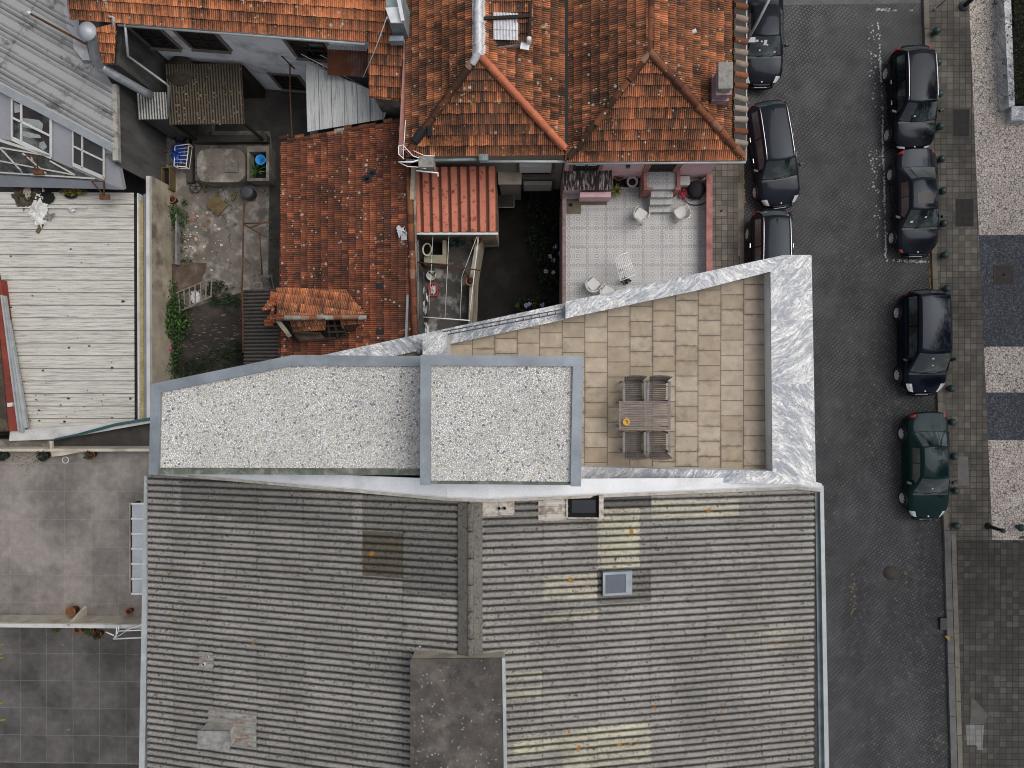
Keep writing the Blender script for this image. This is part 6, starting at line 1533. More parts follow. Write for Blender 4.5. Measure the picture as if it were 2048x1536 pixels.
m = MB(); rs = random.Random(4); m.blades(P(515, 344, .32), 24, .6, .05, 1.2, rnd=rs); m.solo('leafy_plant', M_leaf, 'green long-leaved plant growing in the wash basin below the blue bucket', 'plant')
m = MB(); m.box(P(391, 300, 0).x-.3, P(391, 300, 0).x-.02, P(391, 368, 0).y, P(391, 292, 0).y, 0, .25); m.box(P(395, 275, 0).x, P(540, 275, 0).x, P(400, 290, 0).y, P(400, 276, 0).y, 0, .35); m.solo('concrete_step', M_concrete_dk, 'dark concrete ledge running round the top and left of the wash tank', 'ledge')
# wheel, lids, boards
p = P(391, 374, .15); wt_ = thing('old_cartwheel', 'old spoked iron wheel lying on the yard floor below the wash tank', 'wheel', p)
m = MB(); m.tube([p+V((.26*math.cos(k*math.pi/12), .26*math.sin(k*math.pi/12), 0)) for k in range(24)], .022, 6, closed=True); m.build('rim', M_blackplastic, wt_)
for k in range(5):
    m = MB(); m.tube([p, p+V((.255*math.cos(.3+k*1.257), .255*math.sin(.3+k*1.257), 0))], .016, 5); m.build('spoke', M_blackplastic, wt_)
p = P(493, 384, .5); m = MB(); m.lathe((p.x, p.y, 0), [(.27, 0), (.29, .5), (.28, .53), (.2, .55), (.01, .56)], 20); m.solo('barrel', plain('slate_barrel', (.035, .042, .05), .5), 'dark grey round barrel standing on the yard floor right of the wheel', 'barrel')
p = P(434, 411, .05); m = MB(); m.obox(p, (.27, -.24, 0), (.22, .25, 0), (0, 0, .04)); m.solo('square_board', M_cardboard, 'square yellowish brown board lying askew on the concrete yard', 'board')
pot('empty terracotta pot standing by the cream wall above the weeds', 343, 398, 0, .17, .35, 'soil')
p = P(331, 356, .5); m = MB(); m.box(p.x-.2, p.x-.15, p.y-.48, p.y+.48, 0, .5); m.box(p.x+.15, p.x+.2, p.y-.48, p.y+.48, 0, .5)
for k in (-1, 1): m.box(p.x-.149, p.x+.149, p.y+k*.48-(.04 if k > 0 else 0), p.y+k*.48+(0 if k > 0 else .04), 0, .5)
m.box(p.x-.149, p.x+.149, p.y-.43, p.y+.43, .05, .3, 1); m.solo('planter_box', [M_cardboard, M_soil], 'long narrow wooden planter box beside the wall left of the wash tank', 'planter')
ct = thing('wire_trolley', 'white wire trolley holding a blue tarpaulin bundle below the dark lean-to', 'trolley', P(357, 312, 0))
m = MB(); q = [P(350, 292, .6), P(378, 288, .6), P(372, 334, .6), P(348, 332, .6)]
for a, b in zip(q, q[1:]+q[:1]): m.tube([a, b], .022, 6); m.tube([a-UP*.3, b-UP*.3], .015, 6); m.tube([a, V((a.x, a.y, 0))], .015, 6)
for k in range(1, 6):
    m.tube([q[0]+(q[3]-q[0])*k/6, q[1]+(q[2]-q[1])*k/6], .010, 5)
m.build('basket', M_wire, ct)
m = MB(); crumple(m, P(357, 310, .45), .34, .5, .35, 12); m.solo('tarpaulin', M_darkblue, 'deep blue crumpled tarpaulin piled on the wire trolley', 'tarpaulin')
p = P(363, 276, .4); m = MB(); m.lathe((p.x, p.y, 0), [(.3, 0), (.33, .35), (.22, .4), (.18, .2), (.01, .2)], 18); m.solo('round_item', M_blackplastic, 'dark round rubber drum lying above the wire trolley in the shade', 'item')  # dark round thing of uncertain use, modelled as a tyre
# rusty pipes, frame, ladder, mat
m = MB(); m.tube([P(484, 585, 2.35), P(486, 500, 2.1), P(487, 440, 2.0), P(489, 400, 1.9)], .035, 8); m.tube([P(484, 585, 2.36), P(486, 640, 2.4), P(486, 705, 2.4)], .035, 8); m.solo('long_pole', M_rust, 'long rusty pole running down from the yard onto the dark corrugated lean-to', 'pole')
m = MB(); z_ = 1.9
for a, b in (((487, 447), (542, 445)), ((488, 449), (532, 474)), ((500, 456), (520, 448)), ((519, 465), (525, 560))): m.tube([P(*a, z_), P(*b, z_ if b[1] < 500 else .1)], .028, 6)
m.solo('clothes_post', M_rust, 'rusty triangular clothes line bracket on the pole above the cracked concrete', 'bracket')
m = MB(); m.tube([P(580, 128, 3), P(580, 180, 2.6), P(584, 275, 2.9)], .03, 6); m.tube([P(563, 112, 3.5), P(590, 138, 3.5), P(578, 128, 3.4)], .03, 6); m.solo('iron_rail', M_rust, 'thin iron rail hanging beside the pale sheet roof in front of the white house', 'rail')
ld = thing('wooden_ladder', 'short wooden ladder lying over the weeds below the brown mat', 'ladder', P(390, 590, 0))
l0, l1 = P(352, 586, .35), P(426, 556, .45); l2, l3 = P(356, 625, .35), P(424, 592, .45)
for a, b in ((l0, l1), (l2, l3)):
    m = MB(); m.bar(a, b, .05, .05); m.build('rail', M_wood, ld)
for k in range(7):
    m = MB(); f = (k+.4)/6.6; m.bar(l0+(l1-l0)*f, l2+(l3-l2)*f, .05, .03); m.build('rung', M_wood, ld)
m = MB(); q = [P(341, 528, .12), P(414, 526, .12), P(419, 560, .12), P(398, 577, .12), P(347, 586, .12)]
m.grid(lambda s, t: (q[0]*(1-s)+q[1]*s)*(1-t)+(q[4]*(1-s)+q[3]*s)*t+UP*(.06*math.sin(s*9)*(1-s)+.02), 16, 4); m.solo('old_carpet', M_mat, 'brown worn carpet piece lying over the edge of the weeds', 'carpet')
m = MB(); m.box(P(505, 565, 0).x, P(523, 565, 0).x, P(510, 578, 0).y, P(510, 566, 0).y, 0, .25)
m2 = MB(); q = [P(507, 567, .5), P(524, 565, .5), P(525, 578, .5), P(509, 578, .5)]
for a, b in zip(q, q[1:]+q[:1]): m2.bar(a, b, .05, .05)
m2.solo('empty_frame', M_wood, 'small pale wooden frame leaning beside the dark lean-to roof', 'frame')
m = MB()
for k, (qx, l) in enumerate(((533, .55), (537, .5), (541, .45), (548, .6))): a = P(qx, 577, .05); m.bar(a, a+V((.02*k, l*.9, .5)), .07, .04)
m.solo('timber_offcuts', M_wood_grey, 'grey timber offcuts leaning at the top of the dark lean-to', 'timber', kind='stuff')
m = MB(); p0_, p1_ = P(356, 430, .3), P(356, 530, .3); m.bar(p0_, p1_, .08, .35); m.solo('edging_board', M_wood_grey, 'grey board edging the flower bed beside the cream wall', 'board')
def shrub(label, cat, lst, mat, n=1, seed=1, size=.1, name='shrub', kind=None, extra=None):
    rs = random.Random(seed); m = MB()
    xs = [P(a, b, 0) for a, b, *_ in lst]
    c = sum(xs, V((0, 0, 0)))/len(xs)
    t = thing(name, label, cat, (c.x, c.y, 0))
    for (a, b, r, h, k) in lst:
        p = P(a, b, h*.6); m.leaves((p.x, p.y, h*.55), (r, r, h*.5), int(k), size, rnd=rs, shell=.2)
    o = m.build('foliage', mat, t)
    st = MB()
    for (a, b, r, h, k) in lst:
        p = P(a, b, h*.6)
        for q in range(3): st.tube([(p.x, p.y, 0), (p.x+rs.uniform(-.5, .5)*r, p.y+rs.uniform(-.5, .5)*r, h*.7)], [.018, .008], 5)
    st.build('stem', M_dark_wood, t); return t
shrub('bright green weed bush by the cream wall below the terracotta pot', 'shrub', [(345, 423, .42, .5, 220), (360, 436, .42, .5, 240), (368, 405, .15, .2, 40), (350, 452, .25, .3, 80)], M_leaf, seed=1)
shrub('small weeds between edging board and litter in the flower bed', 'weeds', [(359, 500, .2, .3, 80), (363, 480, .2, .3, 70), (361, 465, .2, .3, 60), (365, 520, .3, .3, 90), (380, 520, .15, .2, 30)], M_leaf, seed=2, size=.07)
shrub('green weeds growing through the left end of the wooden ladder', 'weeds', [(338, 575, .4, .5, 200), (345, 595, .45, .5, 240), (355, 605, .4, .4, 170), (338, 562, .2, .4, 60)], M_leaf, seed=3)
shrub('dark green weeds at the right end of the wooden ladder', 'weeds', [(428, 575, .35, .4, 130), (415, 580, .25, .3, 70), (440, 568, .2, .3, 40), (452, 575, .12, .2, 20)], M_leaf_dark, seed=4)
shrub('large leafy green shrub leaning over the cream wall below the ladder', 'shrub', [(345, 630, .7, .9, 420), (326, 647, .65, .9, 330), (352, 655, .6, .8, 300), (338, 615, .4, .6, 140), (365, 642, .35, .5, 100)], M_leaf, seed=5, size=.15)
shrub('sparse weeds along the cream wall around the pink flower', 'weeds', [(333, 668, .4, .4, 150), (345, 685, .3, .3, 110), (352, 700, .35, .4, 130), (345, 716, .35, .3, 130), (336, 690, .2, .3, 60)], M_leaf, seed=6)
shrub('tall spiky weed in front of the stained cream wall near the zinc roof edge', 'weeds', [(332, 735, .45, .8, 240), (322, 718, .35, .7, 130), (340, 748, .35, .4, 130)], M_leaf, seed=8)
shrub('wide dark bush spreading along the zinc edged gravel roof', 'bush', [(470, 700, .55, .9, 330), (440, 715, .6, .8, 330), (400, 728, .6, .6, 260), (365, 730, .5, .5, 180), (480, 715, .4, .8, 200), (385, 745, .6, .4, 160)], M_leaf_dark, seed=9, size=.10)
m = MB(); rs = random.Random(19)
for k in range(60):
    qx, qy = rs.choice(((rs.gauss(352, 10), rs.uniform(430, 620)), (rs.uniform(350, 490), rs.gauss(585, 7)), (rs.gauss(545, 4), rs.uniform(400, 570)), (rs.uniform(370, 480), rs.uniform(420, 580))))
    m.leaves(P(qx, qy, .08), (.09, .09, .07), rs.choice((5, 9, 16)), .06, rnd=rs)
m.solo('loose_weeds', M_leaf, 'small loose weeds sprouting from cracks over the concrete yard', 'weeds', kind='stuff')
m = MB()
for k in range(46):
    qx, qy = rs.choice(((rs.uniform(336, 356), rs.uniform(440, 540)), (rs.uniform(395, 535), rs.uniform(375, 400)), (rs.uniform(500, 540), rs.uniform(540, 580)), (rs.uniform(300, 345), rs.uniform(300, 350))))
    p = P(qx, qy, .04); a = rs.random()*3; s_ = rs.uniform(.03, .11); u = V((math.cos(a), math.sin(a), 0)); m.obox(p, u*s_, V((-u.y, u.x, 0))*s_*rs.uniform(.3, .8), (0, 0, rs.uniform(.02, .06)), rs.choice((0, 1, 2)))
m.solo('rubble', [M_concrete, M_cardboard, M_granite], 'broken stones and brick rubble along the walls of the concrete yard', 'rubble', kind='stuff')
m = MB(); rs = random.Random(10)
for k in range(30): m.blades(P(rs.uniform(425, 485), rs.uniform(592, 612), .02), 8, .35, .03, 1.2, rnd=rs)
m.solo('grass_tufts', M_leaf_dark, 'dark long grass tufts along the top of the garden soil', 'grass', kind='stuff')
m = MB(); p = P(341, 696, .45); m.leaves(p, (.08, .08, .05), 24, .09, rnd=rs); m.tube([p, V((p.x, p.y, 0))], .008, 5, 1); m.solo('pink_flower', [M_pinkflower, M_leaf_dark], 'single bright pink flower beside the cream wall', 'flower')
m = MB()
for _ in range(120):
    qx, qy = rs.choice((rs.uniform(362, 398), rs.uniform(362, 470))), rs.choice((rs.gauss(475, 24), rs.uniform(390, 560))); p = P(qx, qy, .03); s = rs.choice((.012, .018, .022, .035, .055)); m.obox(p, (s, s*.3, 0), (-s*.3, s*.8, .01), (0, 0, .012), rs.choice((0, 1, 2, 0)))
m.solo('litter', [M_cream, M_plastic, M_terracotta], 'scattered pale litter and shards along the flower bed in the yard', 'litter', kind='stuff')
m = MB(); 
for _ in range(90):
    p = P(rs.uniform(365, 485), rs.uniform(625, 720), .015); s = rs.uniform(.03, .1); m.obox(p, (s, rs.uniform(-.02, .02), 0), (0, .012, 0), (0, 0, .008))
m.solo('dry_stalks', M_concrete, 'dry pale stalks lying in rows on the garden soil', 'stalks', kind='stuff')
p = P(390, 595, .1); m = MB(); crumple(m, p, .22, .3, .1, 8); m.solo('plastic_bag', M_cloth_white, 'pale plastic bag lying under the wooden ladder', 'bag')

# ---------------------------------------------------------------- wash yard with clothes lines
ZW = 1.7
wy = thing('wash_yard', 'raised grey concrete wash yard with low walls below the orange sheet roof', 'terrace', (-3.5, 4, 0))
m = MB(); q = [P(832, 468, ZW), P(962, 468, ZW), P(948, 560, ZW), P(946, 700, ZW), P(832, 700, ZW)]; m.prism(q, 0, ZW); m.build('floor', weather('mottled_concrete', (.075, .070, .064), .35, 1.0, .95, 0, (.32, .31, .29), .9, .3, 40, 1.3), wy)
m = MB(); 
for a, b in ((P(958, 466, 2.5), P(944, 550, 2.5)), (P(944, 550, 2.5), P(940, 665, 2.5))): m.bar(V((a.x, a.y, 1.25)), V((b.x, b.y, 1.25)), .16, 2.5)
m.build('side_wall', M_oldwall, wy)
m = MB(); m.bar(P(828, 468, 2.6)-UP*.8, P(840, 700, 2.6)-UP*.8, .3, 1.6); m.build('boundary_wall', M_streakwall, wy)
p = P(893, 500, ZW+.8); wb_ = thing('wash_basin', 'cream stone wash trough with a green cloth below the orange roof', 'basin', (p.x, p.y, ZW))
a = P(848, 510, ZW+.8); b = P(892, 528, ZW+.8); m = MB(); m.box(a.x, b.x, b.y, a.y, ZW, ZW+.8); c = P(885, 480, ZW+.8); m.box(c.x, b.x, a.y+.003, c.y, ZW, ZW+.8); m.build('slab', weather('cream_stone', (.30, .265, .20), .15, 3), wb_)
m = MB(); m.box(a.x, c.x-.003, a.y+.003, c.y, ZW+.1, ZW+.3); m.build('tub', M_black, wb_)
m = MB(); p = P(863, 515, ZW+.84); m.leaves(p, (.08, .06, .03), 20, .08, rnd=rs); m.solo('green_cloth', plain('bright_green_cloth', (.12, .55, .12), .8), 'small bright green cloth on the cream wash trough', 'cloth')
m = MB()
for k in range(4): m.tube([P(854, 499, ZW+.9+.03*k)+V(((.15+.012*k)*math.cos(t*math.pi/10), (.22+.012*k)*math.sin(t*math.pi/10), 0)) for t in range(20)], .017, 5, closed=True)
m.solo('hose_coil', plain('pale_hose', (.50, .48, .36), .5), 'coiled pale garden hose hanging at the wall beside the wash trough', 'hose')
p = P(909, 483, ZW+.5); m = MB(); m.lathe((p.x, p.y, ZW), [(.16, 0), (.2, .45), (.21, .47), (.18, .47), (.15, .1), (.01, .1)], 16, 0, None, 1.1, .8); m.solo('green_tub', plain('dark_green_plastic', (.01, .05, .035), .5), 'dark green tub under the eave of the orange roof', 'tub')
p = P(862, 551, ZW+.3); m = MB(); m.lathe((p.x, p.y, ZW), [(.14, 0), (.19, .28), (.205, .3), (.18, .3), (.13, .05), (.01, .05)], 18); m.tube([P(858, 544, ZW+.4), P(866, 551, ZW+.42), P(870, 545, ZW+.36)], .035, 6, 1); m.solo('white_basin', [M_plastic, M_blackplastic], 'round white plastic basin on the grey wash yard floor', 'basin')
p = P(866, 579, ZW+.3); m = MB(); t0 = rrect(p.x-.2, p.x+.2, p.y-.28, p.y+.28, .12); t1 = rrect(p.x-.15, p.x+.15, p.y-.23, p.y+.23, .1)
n_ = len(t0); m.prism(t0, ZW, ZW+.05); m.add([(a, b, ZW+.05) for a, b in t0]+[(a, b, ZW+.3) for a, b in t0]+[(a, b, ZW+.3) for a, b in t1]+[(a, b, ZW+.08) for a, b in t1], [(i, (i+1) % n_, n_+(i+1) % n_, n_+i) for i in range(n_)]+[(n_+i, n_+(i+1) % n_, 2*n_+(i+1) % n_, 2*n_+i) for i in range(n_)]+[(2*n_+i, 2*n_+(i+1) % n_, 3*n_+(i+1) % n_, 3*n_+i) for i in range(n_)])
rb_o = m.solo('red_crate', M_red, 'red plastic laundry basket holding white cloth on the wash yard floor', 'basket')
m = MB(); crumple(m, V((p.x, p.y, ZW+.15)), .14, .22, .15, 8); m.solo('white_cloth', M_cloth_white, 'white cloth folded inside the red laundry basket', 'cloth')
pot('terracotta pot on the wash yard wall just below the orange roof', 956, 480, 2.5, .17, .2, 'soil', base=2.5)
pot('terracotta saucer pot on the wash yard wall by the clothes lines', 940, 562, 2.5, .18, .2, 'soil')
m = MB(); zc_ = 3.3
for a, b in (((866, 470), (858, 620)), ((898, 468), (890, 638)), ((955, 470), (924, 552)), ((924, 552), (920, 640)), ((956, 472), (951, 520)), ((951, 520), (938, 640)), ((836, 480), (836, 668))): m.tube([P(*a, zc_), P(*b, zc_)], .008, 5)
m.tube([P(846, 634, zc_), P(940, 641, zc_)], .022, 6); m.tube([P(938, 641, zc_), P(958, 470, zc_)], .008, 5); m.solo('clothes_lines', M_wire, 'white clothes lines strung over the wash yard between wall and cross bar', 'clothes line')
m = MB(); m.tube([P(830, 525, zc_), P(890, 529, zc_), P(925, 536, zc_), P(962, 541, zc_)], .03, 6); m.tube([P(925, 536, zc_), P(938, 556, 2.7)], .025, 6); m.tube([P(832, 528, 3.2), P(852, 545, 2.4)], .04, 6); m.solo('rusty_bar', M_rust, 'rusty bar crossing the wash yard above the clothes lines', 'bar')
m = MB(); rs = random.Random(33)
for k in range(26):
    p = P(rs.uniform(840, 856), rs.uniform(580, 668), ZW+.3); s = rs.uniform(.04, .12); m.obox(p, (s*.4, rs.uniform(-.1, .1), 0), (0, s*1.6, 0), (0, 0, .06), rs.choice((0, 0, 1, 2)))
m.solo('odds_and_ends', [M_dark_wood, M_gutter, M_pale_metal], 'jumble of pipes and bottles stored along the left wall of the wash yard', 'clutter', kind='stuff')

# ---------------------------------------------------------------- dark sunken yard
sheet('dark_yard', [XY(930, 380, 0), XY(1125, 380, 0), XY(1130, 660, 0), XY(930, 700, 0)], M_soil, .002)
m = MB(); rs = random.Random(44)
def hyd(label, lst, flowers, seed):
    t = shrub(label, 'shrub', lst, M_leaf_dark, seed=seed, size=.13, name='hydrangea')
    rs = random.Random(seed)
    for (qx, qy, mt) in flowers:
        p = P(qx, qy, .95); mm = MB(); mm.leaves(p, (.10, .10, .07), 40, .06, rnd=rs); mm.build('flower', mt, t)
hyd('hydrangea bush with pale and lilac heads along the right side of the dark yard', [(1085, 500, .6, .9, 220), (1095, 530, .65, .9, 260), (1100, 560, .5, .8, 170), (1078, 475, .45, .7, 120), (1105, 490, .4, .9, 120)],
    [(1110, 493, M_cloth_white), (1100, 513, M_cloth_white), (1107, 521, M_lilac), (1106, 545, M_cloth_white), (1092, 543, M_cloth_white), (1120, 506, M_lilac)], 51)
hyd('hydrangea bush with lilac heads at the bottom of the dark yard below the railing', [(1050, 612, .45, .8, 170), (1068, 605, .45, .8, 160), (1085, 612, .4, .7, 120)], [(1052, 611, M_lilac), (1059, 608, M_lilac), (1068, 608, M_leaf_yellow), (1085, 610, M_lilac), (1035, 612, M_leaf_yellow)], 52)
shrub('dark leafy plants in the shade below the beige house windows', 'plants', [(1065, 410, .5, .7, 120), (1085, 425, .5, .8, 140), (1105, 440, .5, .9, 160), (1110, 410, .3, .8, 80)], M_leaf_dark, seed=53, size=.14)
shrub('low fern-like plant in the middle right of the dark yard', 'plant', [(1068, 468, .4, .5, 90), (1062, 480, .3, .3, 40)], M_leaf_dark, seed=54, size=.16)
p = P(1011, 400, .9); tb = thing('yard_bench', 'low dark concrete wash table against the beige wall in the dark yard', 'table', (p.x, p.y, 0))
a = P(996, 390, .9); b = P(1028, 415, .9); m = MB(); m.box(a.x, b.x, b.y, a.y, .82, .9); m.build('top', M_concrete_dk, tb)
m = MB(); m.box(a.x+.05, b.x-.05, b.y+.1, a.y-.05, 0, .81); m.build('base', M_black, tb)
m = MB(); m.tube([(b.x, b.y, .95), (b.x, a.y, .95)], .02, 6); m.tube([(a.x, b.y, .95), (b.x, b.y, .95)], .02, 6); m.build('rail', M_gutter, tb)
m = MB(); m.prism([(bw.p0.x+3.0, bw.p0.y-.45), (bw.p0.x+3.85, bw.p0.y-.45), (bw.p0.x+3.85, bw.p0.y-.004), (bw.p0.x+3.0, bw.p0.y-.004)], 0, 2.6); m.box(bw.p0.x+2.95, bw.p0.x+3.9, bw.p0.y-.5, bw.p0.y-.004, 2.601, 2.66, 1); m.solo('wall_cupboard', [M_beige, M_cream], 'beige outdoor cupboard against the house wall beside the orange roof', 'cupboard')

# ---------------------------------------------------------------- tiled patio of the pink house
ZPt = 3.0
pt_ = thing('tiled_patio', 'raised patio with patterned white tiles and pink boundary walls', 'patio', (4, 5.5, 0))
xl = P(1127, 480, ZPt).x; xr2 = P(1411, 430, ZPt).x
m = MB(); m.prism([(xl, 1.2), (xr2, 1.2), (xr2, WY-.003), (xl, WY-.003)], 0, ZPt); m.build('floor', [M_azulejo], pt_)
zwl = ZPt+.62; m = MB(); wa_ = P(1410, 430, zwl).x; wb2 = P(1424, 430, zwl).x
m.box(xr2+.003, wb2, 1.5, PY(1425, 345, WY).y-.004, 0, zwl-.05); m.build('wall', M_pink, pt_)
m = MB(); m.box(P(1413, 430, zwl).x, wb2+.02, 1.5, WY-.004, zwl-.049, zwl); m.build('coping', M_pink_dark, pt_)
zl_ = ZPt+.28; m = MB(); m.box(P(1125, 480, zl_).x, P(1132, 480, zl_).x, 1.5, P(1128, 381, zl_).y, 0, zl_); m.build('kerb_wall', weather('speckled_pink_stone', (.28, .20, .19), .25, 9, .9, 0, (.10, .07, .07), .7), pt_)
m = MB(); a = P(1133, 398, ZPt); b = P(1214, 410, ZPt); c = P(1162, 428, ZPt); m.prism([(a.x, a.y), (b.x, a.y), (b.x, b.y), (c.x, b.y), (c.x, c.y), (a.x, c.y)], ZPt+.002, ZPt+.012); m.build('bare_screed', weather('bare_screed', (.14, .115, .08), .25, 3), pt_)
p = P(1141, 410, ZPt); m = MB(); m.box(p.x-.07, p.x+.07, p.y-.06, p.y+.06, ZPt+.013, ZPt+.02); m.build('drain', M_black, pt_)
# steps with landing
sp = thing('entrance_steps', 'tiled entrance steps with pink side walls leading to the house door', 'steps', (P(1320, 400, ZPt).x, P(1320, 400, ZPt).y, ZPt))
zl = pu(1320, 342)[1]; zs_ = [zl-(zl-ZPt)*k/4 for k in range(4)]
yf = [P(1320, 378, zs_[0]).y, P(1320, 394, zs_[1]).y, P(1320, 409, zs_[2]).y, P(1320, 424, zs_[3]).y]
xa, xb = P(1292, 360, zl).x, P(1354, 360, zl).x; xc, xd = P(1299, 400, ZPt+.4).x, P(1342, 400, ZPt+.4).x
m = MB(); m.box(xa, xb, yf[0], WY-.004, ZPt+.001, zl); m.build('landing', M_azulejo, sp)
for k in range(1, 4):
    m = MB(); m.box(xc, xd, yf[k], yf[k-1]-.002, ZPt+.001, zs_[k]); m.build('step', M_azulejo, sp)
m = MB()
for (x0, x1, e0, e1) in ((xa-.10, xa+.03, xa-.10, xc-.01), (xb-.03, xb+.10, xd+.01, xb+.10)):
    m = MB(); m.box(x0, x1, yf[0]+.02, WY-.006, ZPt+.002, zl+.14); m.box(e0, e1, yf[0]-.07, yf[0]+.02, ZPt+.002, zl+.16); m.build('side_wall', M_pink_dark, sp)
# dog house / bin store with dark flaking roof
zd_ = ZPt+1.0; ds = thing('lean_to_store', 'pink brick store with dark flaking corrugated roof in the patio corner', 'shed', (P(1175, 370, ZPt).x, P(1175, 370, ZPt).y, ZPt))
a = P(1126, 380, zd_); b = P(1224, 338, zd_+.15)
m = MB(); corrugated(m, V((a.x, a.y, zd_)), V((0, b.y-a.y, .15)), V((1, 0, 0)), [0, b.y-a.y], b.x-a.x, .075, .02, None, 'sin', 6, lap=0)
M_flake = weather('flaking_brown_sheet', (.040, .026, .022), .35, 4, .9, 0, (.50, .47, .45), .95, .15, 40, 3.0, streak=(4.5, .7, 1))
m.build('roof_sheet', M_flake, ds)
m = MB(); m.box(a.x+.05, b.x-.06, a.y+.1, WY-.01, ZPt+.002, zd_-.03); m.build('wall', M_pink, ds)
m = MB(); q0 = P(1160, 384, ZPt+.7); q1 = P(1222, 394, ZPt+.7); m.box(q0.x, q1.x, q1.y, q0.y, ZPt+.002, ZPt+.7); m.build('front_ledge', M_pink, ds)
pot('round pot with a green plant by the pink wall beside the store', 1238, 350, ZPt, .2, .3, 'green', M_pink_dark, seed=31)
pot('white pot with bare dark soil by the entrance steps', 1265, 363, ZPt, .21, .32, 'soil', M_plastic)
pot('pot with yellow-green spiky leaves at the corner of the store', 1231, 382, ZPt, .14, .22, 'spiky', seed=33)
sheet('dark_floor_patch', [XY(1226, 348, ZPt), XY(1290, 352, ZPt), XY(1288, 374, ZPt), XY(1226, 374, ZPt)], M_soil, ZPt+.006)  # dark patch laid over the patio floor behind the pots
def plastic_chair(label, px, py, rot):
    p = P(px, py, ZPt+.6)
    t = thing('plastic_chair', label, 'chair', (p.x, p.y, ZPt), rot, 'white plastic garden chairs on the patio'); t.scale = (.93, .93, .93)
    m = MB(); pr = rrect(-.23, .23, -.24, .2, .09); m.prism(pr, .40, .425); m.build('seat', M_plastic, t, world=False, bevel=.01)
    m = MB()
    for k in range(9):      # curved slatted back
        a = math.radians(20+140*k/8); x0, y0 = .25*math.cos(a), -.02+.26*math.sin(a); x1, y1 = .31*math.cos(a), .02+.34*math.sin(a); hh = .62+.2*max(0, math.sin(a))**2
        m.bar((x0, y0, .42), (x1, y1, hh), .055, .014, up=(math.cos(a), math.sin(a), 0))
    m.tube([(.315*math.cos(a), .02+.345*math.sin(a), .63+.2*max(0, math.sin(a))**2) for a in [math.radians(5+170*k/16) for k in range(17)]], .024, 6); m.build('backrest', M_plastic, t, world=False)
    for s in (-1, 1):
        m = MB(); m.tube([(s*.315, .05, .64), (s*.31, -.1, .635), (s*.29, -.23, .60), (s*.26, -.24, .42)], .026, 6); m.build('armrest', M_plastic, t, world=False)
        for y in (-.22, .2):
            m = MB(); m.bar((s*.21, y*.9, .40), (s*.27, y*1.15, 0), .05, .045); m.build('leg', M_plastic, t, world=False)
plastic_chair('white plastic armchair on the patio left of the entrance steps', 1283, 427, math.pi-.55)
plastic_chair('white plastic armchair on the patio right of the entrance steps', 1365, 423, math.pi+.5)
plastic_chair('white plastic armchair with brown seat marks near the marble parapet', 1187, 568, math.pi-.75)
plastic_chair('white plastic armchair half hidden by the marble parapet', 1216, 583, 2.6)
m = MB(); p = P(1370, 361, ZPt+.5); m.prism(rrect(p.x-.19, p.x+.19, p.y-.17, p.y+.17, .05), ZPt+.002, ZPt+.5); m.solo('plastic_stool', M_plastic, 'white plastic stool by the pink wall right of the steps', 'stool', bevel=.015)
dr = thing('drying_rack', 'white wire clothes drying rack standing on the patio near the marble parapet', 'drying rack', (P(1249, 536, ZPt).x, P(1249, 536, ZPt).y, ZPt))
zr_ = ZPt+.95; A = P(1229, 514, zr_); B = P(1255, 505, zr_); C = P(1271, 549, zr_); D = P(1241, 562, zr_)
m = MB()
for k in range(9):
    f = k/8; m.tube([A+(B-A)*f, D+(C-D)*f], .010, 5)
m.tube([A, B], .014, 5); m.tube([D, C], .014, 5); m.tube([A+(D-A)*.5, B+(C-B)*.5], .012, 5); m.build('rack', M_wire, dr)
for (a, b) in ((A, C), (B, D), (C, A), (D, B)):
    m = MB(); e = a+(b-a)*.55; m.tube([a, V((e.x, e.y, ZPt+.02))], .013, 5); m.build('leg', M_wire, dr)
m = MB(); p = P(1253, 562, ZPt+.25); m.leaves(p, (.2, .14, .2), 40, .14, rnd=rs); m.solo('peg_bag', M_cloth_dark, 'dark cloth peg bag under the end of the drying rack', 'bag')
# hose, red bag, black cover
hc = P(1382, 382, ZPt+.05); m = MB(); rs = random.Random(71)
for k in range(7):
    r0 = rs.uniform(.26, .42); ox, oy = rs.gauss(0, .12), rs.gauss(0, .07); z_ = ZPt+.03+.03*k
    m.tube([hc+V((ox+r0*1.2*math.cos(t*math.pi/12), oy+r0*.8*math.sin(t*math.pi/12), .03*k)) for t in range(24)], .02, 6, closed=True)
m.tube([P(1380, 355, ZPt+.1), P(1395, 352, ZPt+.2), P(1406, 362, ZPt+.1), P(1408, 385, ZPt+.05), P(1398, 400, ZPt+.05)], .02, 6); m.solo('garden_hose', M_blackplastic, 'black garden hose lying in loops on the patio by the pink wall', 'hose')
m = MB(); p = P(1366, 387, ZPt+.15); crumple(m, p, .2, .22, .16, 9); m.solo('red_bag', weather('patterned_red_bag', (.40, .03, .05), .3, 14, .8, 0, (.45, .30, .32), .5), 'red patterned bag lying among the black hose loops', 'bag')
m = MB(); p = P(1394, 378, ZPt+.3); m.lathe((p.x, p.y, ZPt+.01), [(.33, 0), (.34, .3), (.3, .36), (.12, .42), (.01, .43)], 16); m.solo('black_cover', M_cloth_dark, 'black fabric covered round object beside the red bag on the patio', 'cover')
